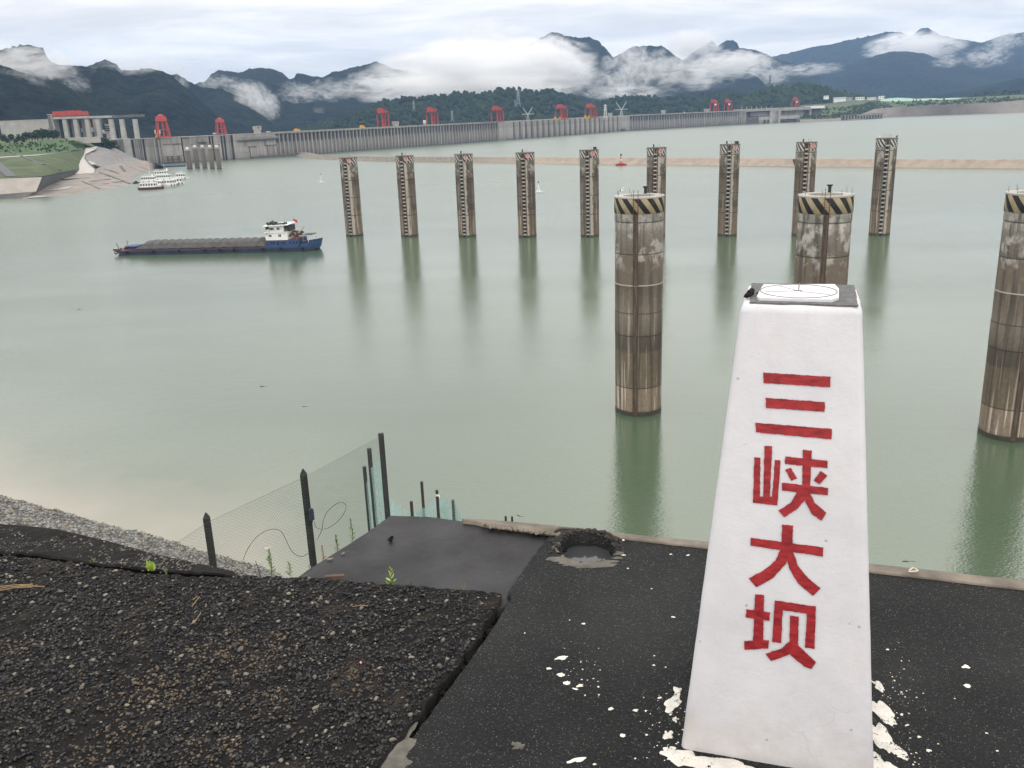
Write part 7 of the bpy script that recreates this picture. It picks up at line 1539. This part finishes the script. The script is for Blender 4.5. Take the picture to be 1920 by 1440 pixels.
straw([[(-6, 1104), (22, 1102), (48, 1101), (84, 1100)], [(-6, 1108), (28, 1104), (60, 1103)], [(-4, 1100), (30, 1099), (62, 1098)]], 'bundle of orange dry grass at the left edge of the asphalt', .0016)
straw([[(374, 1119), (366, 1132), (360, 1140)], [(370, 1118), (362, 1127)]], 'thin dry grass blade upright in the middle of the asphalt'); straw([[(377, 1148), (368, 1165), (360, 1172)]], 'single dry stalk below the thin grass blade')
straw([[(660, 1138), (676, 1137), (690, 1139)]], 'short brown straw near the right edge of the asphalt')
sc2 = MB(); sc2.ico((0, 0, .008), (.010, .009, .008), .5, 2).box((.004, .002, .016), (.014, .004, .010), .4); x, y = tz(733, 1015, T - .012); tag(sc2.build('scrap', M['mound'], None, False, (x, y, T - .012)), 'crumpled black scrap lying on the smooth slab', 'scrap')
for i, (px, py, s, lab) in enumerate(((612, 1050, .014, 'pale brown dead leaf near the slab edge'), (640, 1041, .010, 'second dead leaf farther up the slab'), (582, 1067, .011, 'dead leaf at the corner of the slab'))):
    x, y = tz(px, py, T - .011); o = leafm(s * 2, s, .1).build('dead_leaf', M['kerb'], None, False, (x, y, T - .008), 1.0 * i); tag(o, lab, 'leaf', 'dead leaves on the slab')
x, y = tz(628, 1086, T); tag(MB().box((0, 0, .006), (.07, .014, .012), .05).build('brick_shard', simple('brown_brick', (.10, .065, .05), .9, .3, 40), None, False, (x, y, T + .004)), 'thin brown brick shard in the crack by the slab', 'shard')
x, y = tz(677, 1247); q_ = float(asph_z(np.array([x]), np.array([y]))[0]); tag(MB().ico((0, 0, .004), (.006, .004, .004), .1).build('petal', simple('pink_plastic', (.75, .25, .55), .4, .1, 9), None, False, (x, y, q_)), 'tiny bright pink scrap on the rough asphalt', 'scrap')
x, y = tz(1704, 1076); tag(MB().path([(0, 0, .008), (.018, .01, .012), (.03, -.004, .008), (.016, -.016, .012), (-.006, -.008, .008)], .003, 5).build('paper_scrap', M['flower'], None, False, (x, y, T + .006)), 'crumpled pale scrap lying on the kerb right of the stele', 'scrap')

# ================================================================== DRAGONFLIES
M['wing'] = simple('clear_insect_wing', (.25, .22, .15), .3, .1, 50, alpha=.35); M['bug'] = simple('dark_insect_body', (.03, .026, .018), .5, .3, 100)
wing_me = MB().add([(0, 0, 0), (.006, .003, .0006), (.019, .0045, .001), (.030, .003, .0012), (.033, 0, .0012), (.026, -.003, .001), (.010, -.003, .0005)], [(0, 1, 2, 3, 4, 5, 6)]).mesh('wing', M['wing'])
body_me = MB().path([(-.030, 0, 0), (-.010, 0, .001), (0, 0, .001), (.004, 0, .001), (.010, 0, .002), (.015, 0, .002), (.019, 0, .002)], [.0009, .0013, .0016, .0030, .0034, .0026, .0012], 7).ico((.021, 0, .002), (.0028, .0034, .0026), .05, 2).mesh('body', M['bug'])
for i, (px, py, rg, rz, lab) in enumerate(((493.5, 725, 6.6, math.pi + .05, 'dragonfly hovering over the water, upper one of the near pair'), (572, 762.5, 7.2, math.pi + .25, 'dragonfly hovering over the water, lower one of the near pair'), (150, 581, 9.0, math.pi - .2, 'tiny dragonfly alone over the water at the left'), (975, 968, 5.2, 2.6, 'dragonfly just above the kerb beside the two stakes'), (1703, 1053, 3.6, math.pi, 'dragonfly over the kerb right of the stele'))):
    p = ath(px, py, rg); t = thing('dragonfly', lab, 'dragonfly', tuple(p), rz, 'dragonflies over the water'); 
    link('body', body_me, t)
    for k, (a, x) in enumerate(((1.35, .011), (1.75, .006), (-1.35, .011), (-1.75, .006))):
        w = link('wing', wing_me, t, (x, 0, .004)); w.rotation_euler = (.45 if a > 0 else -.45, -.35, a)

for _o in COL.objects: _o.hide_viewport = False
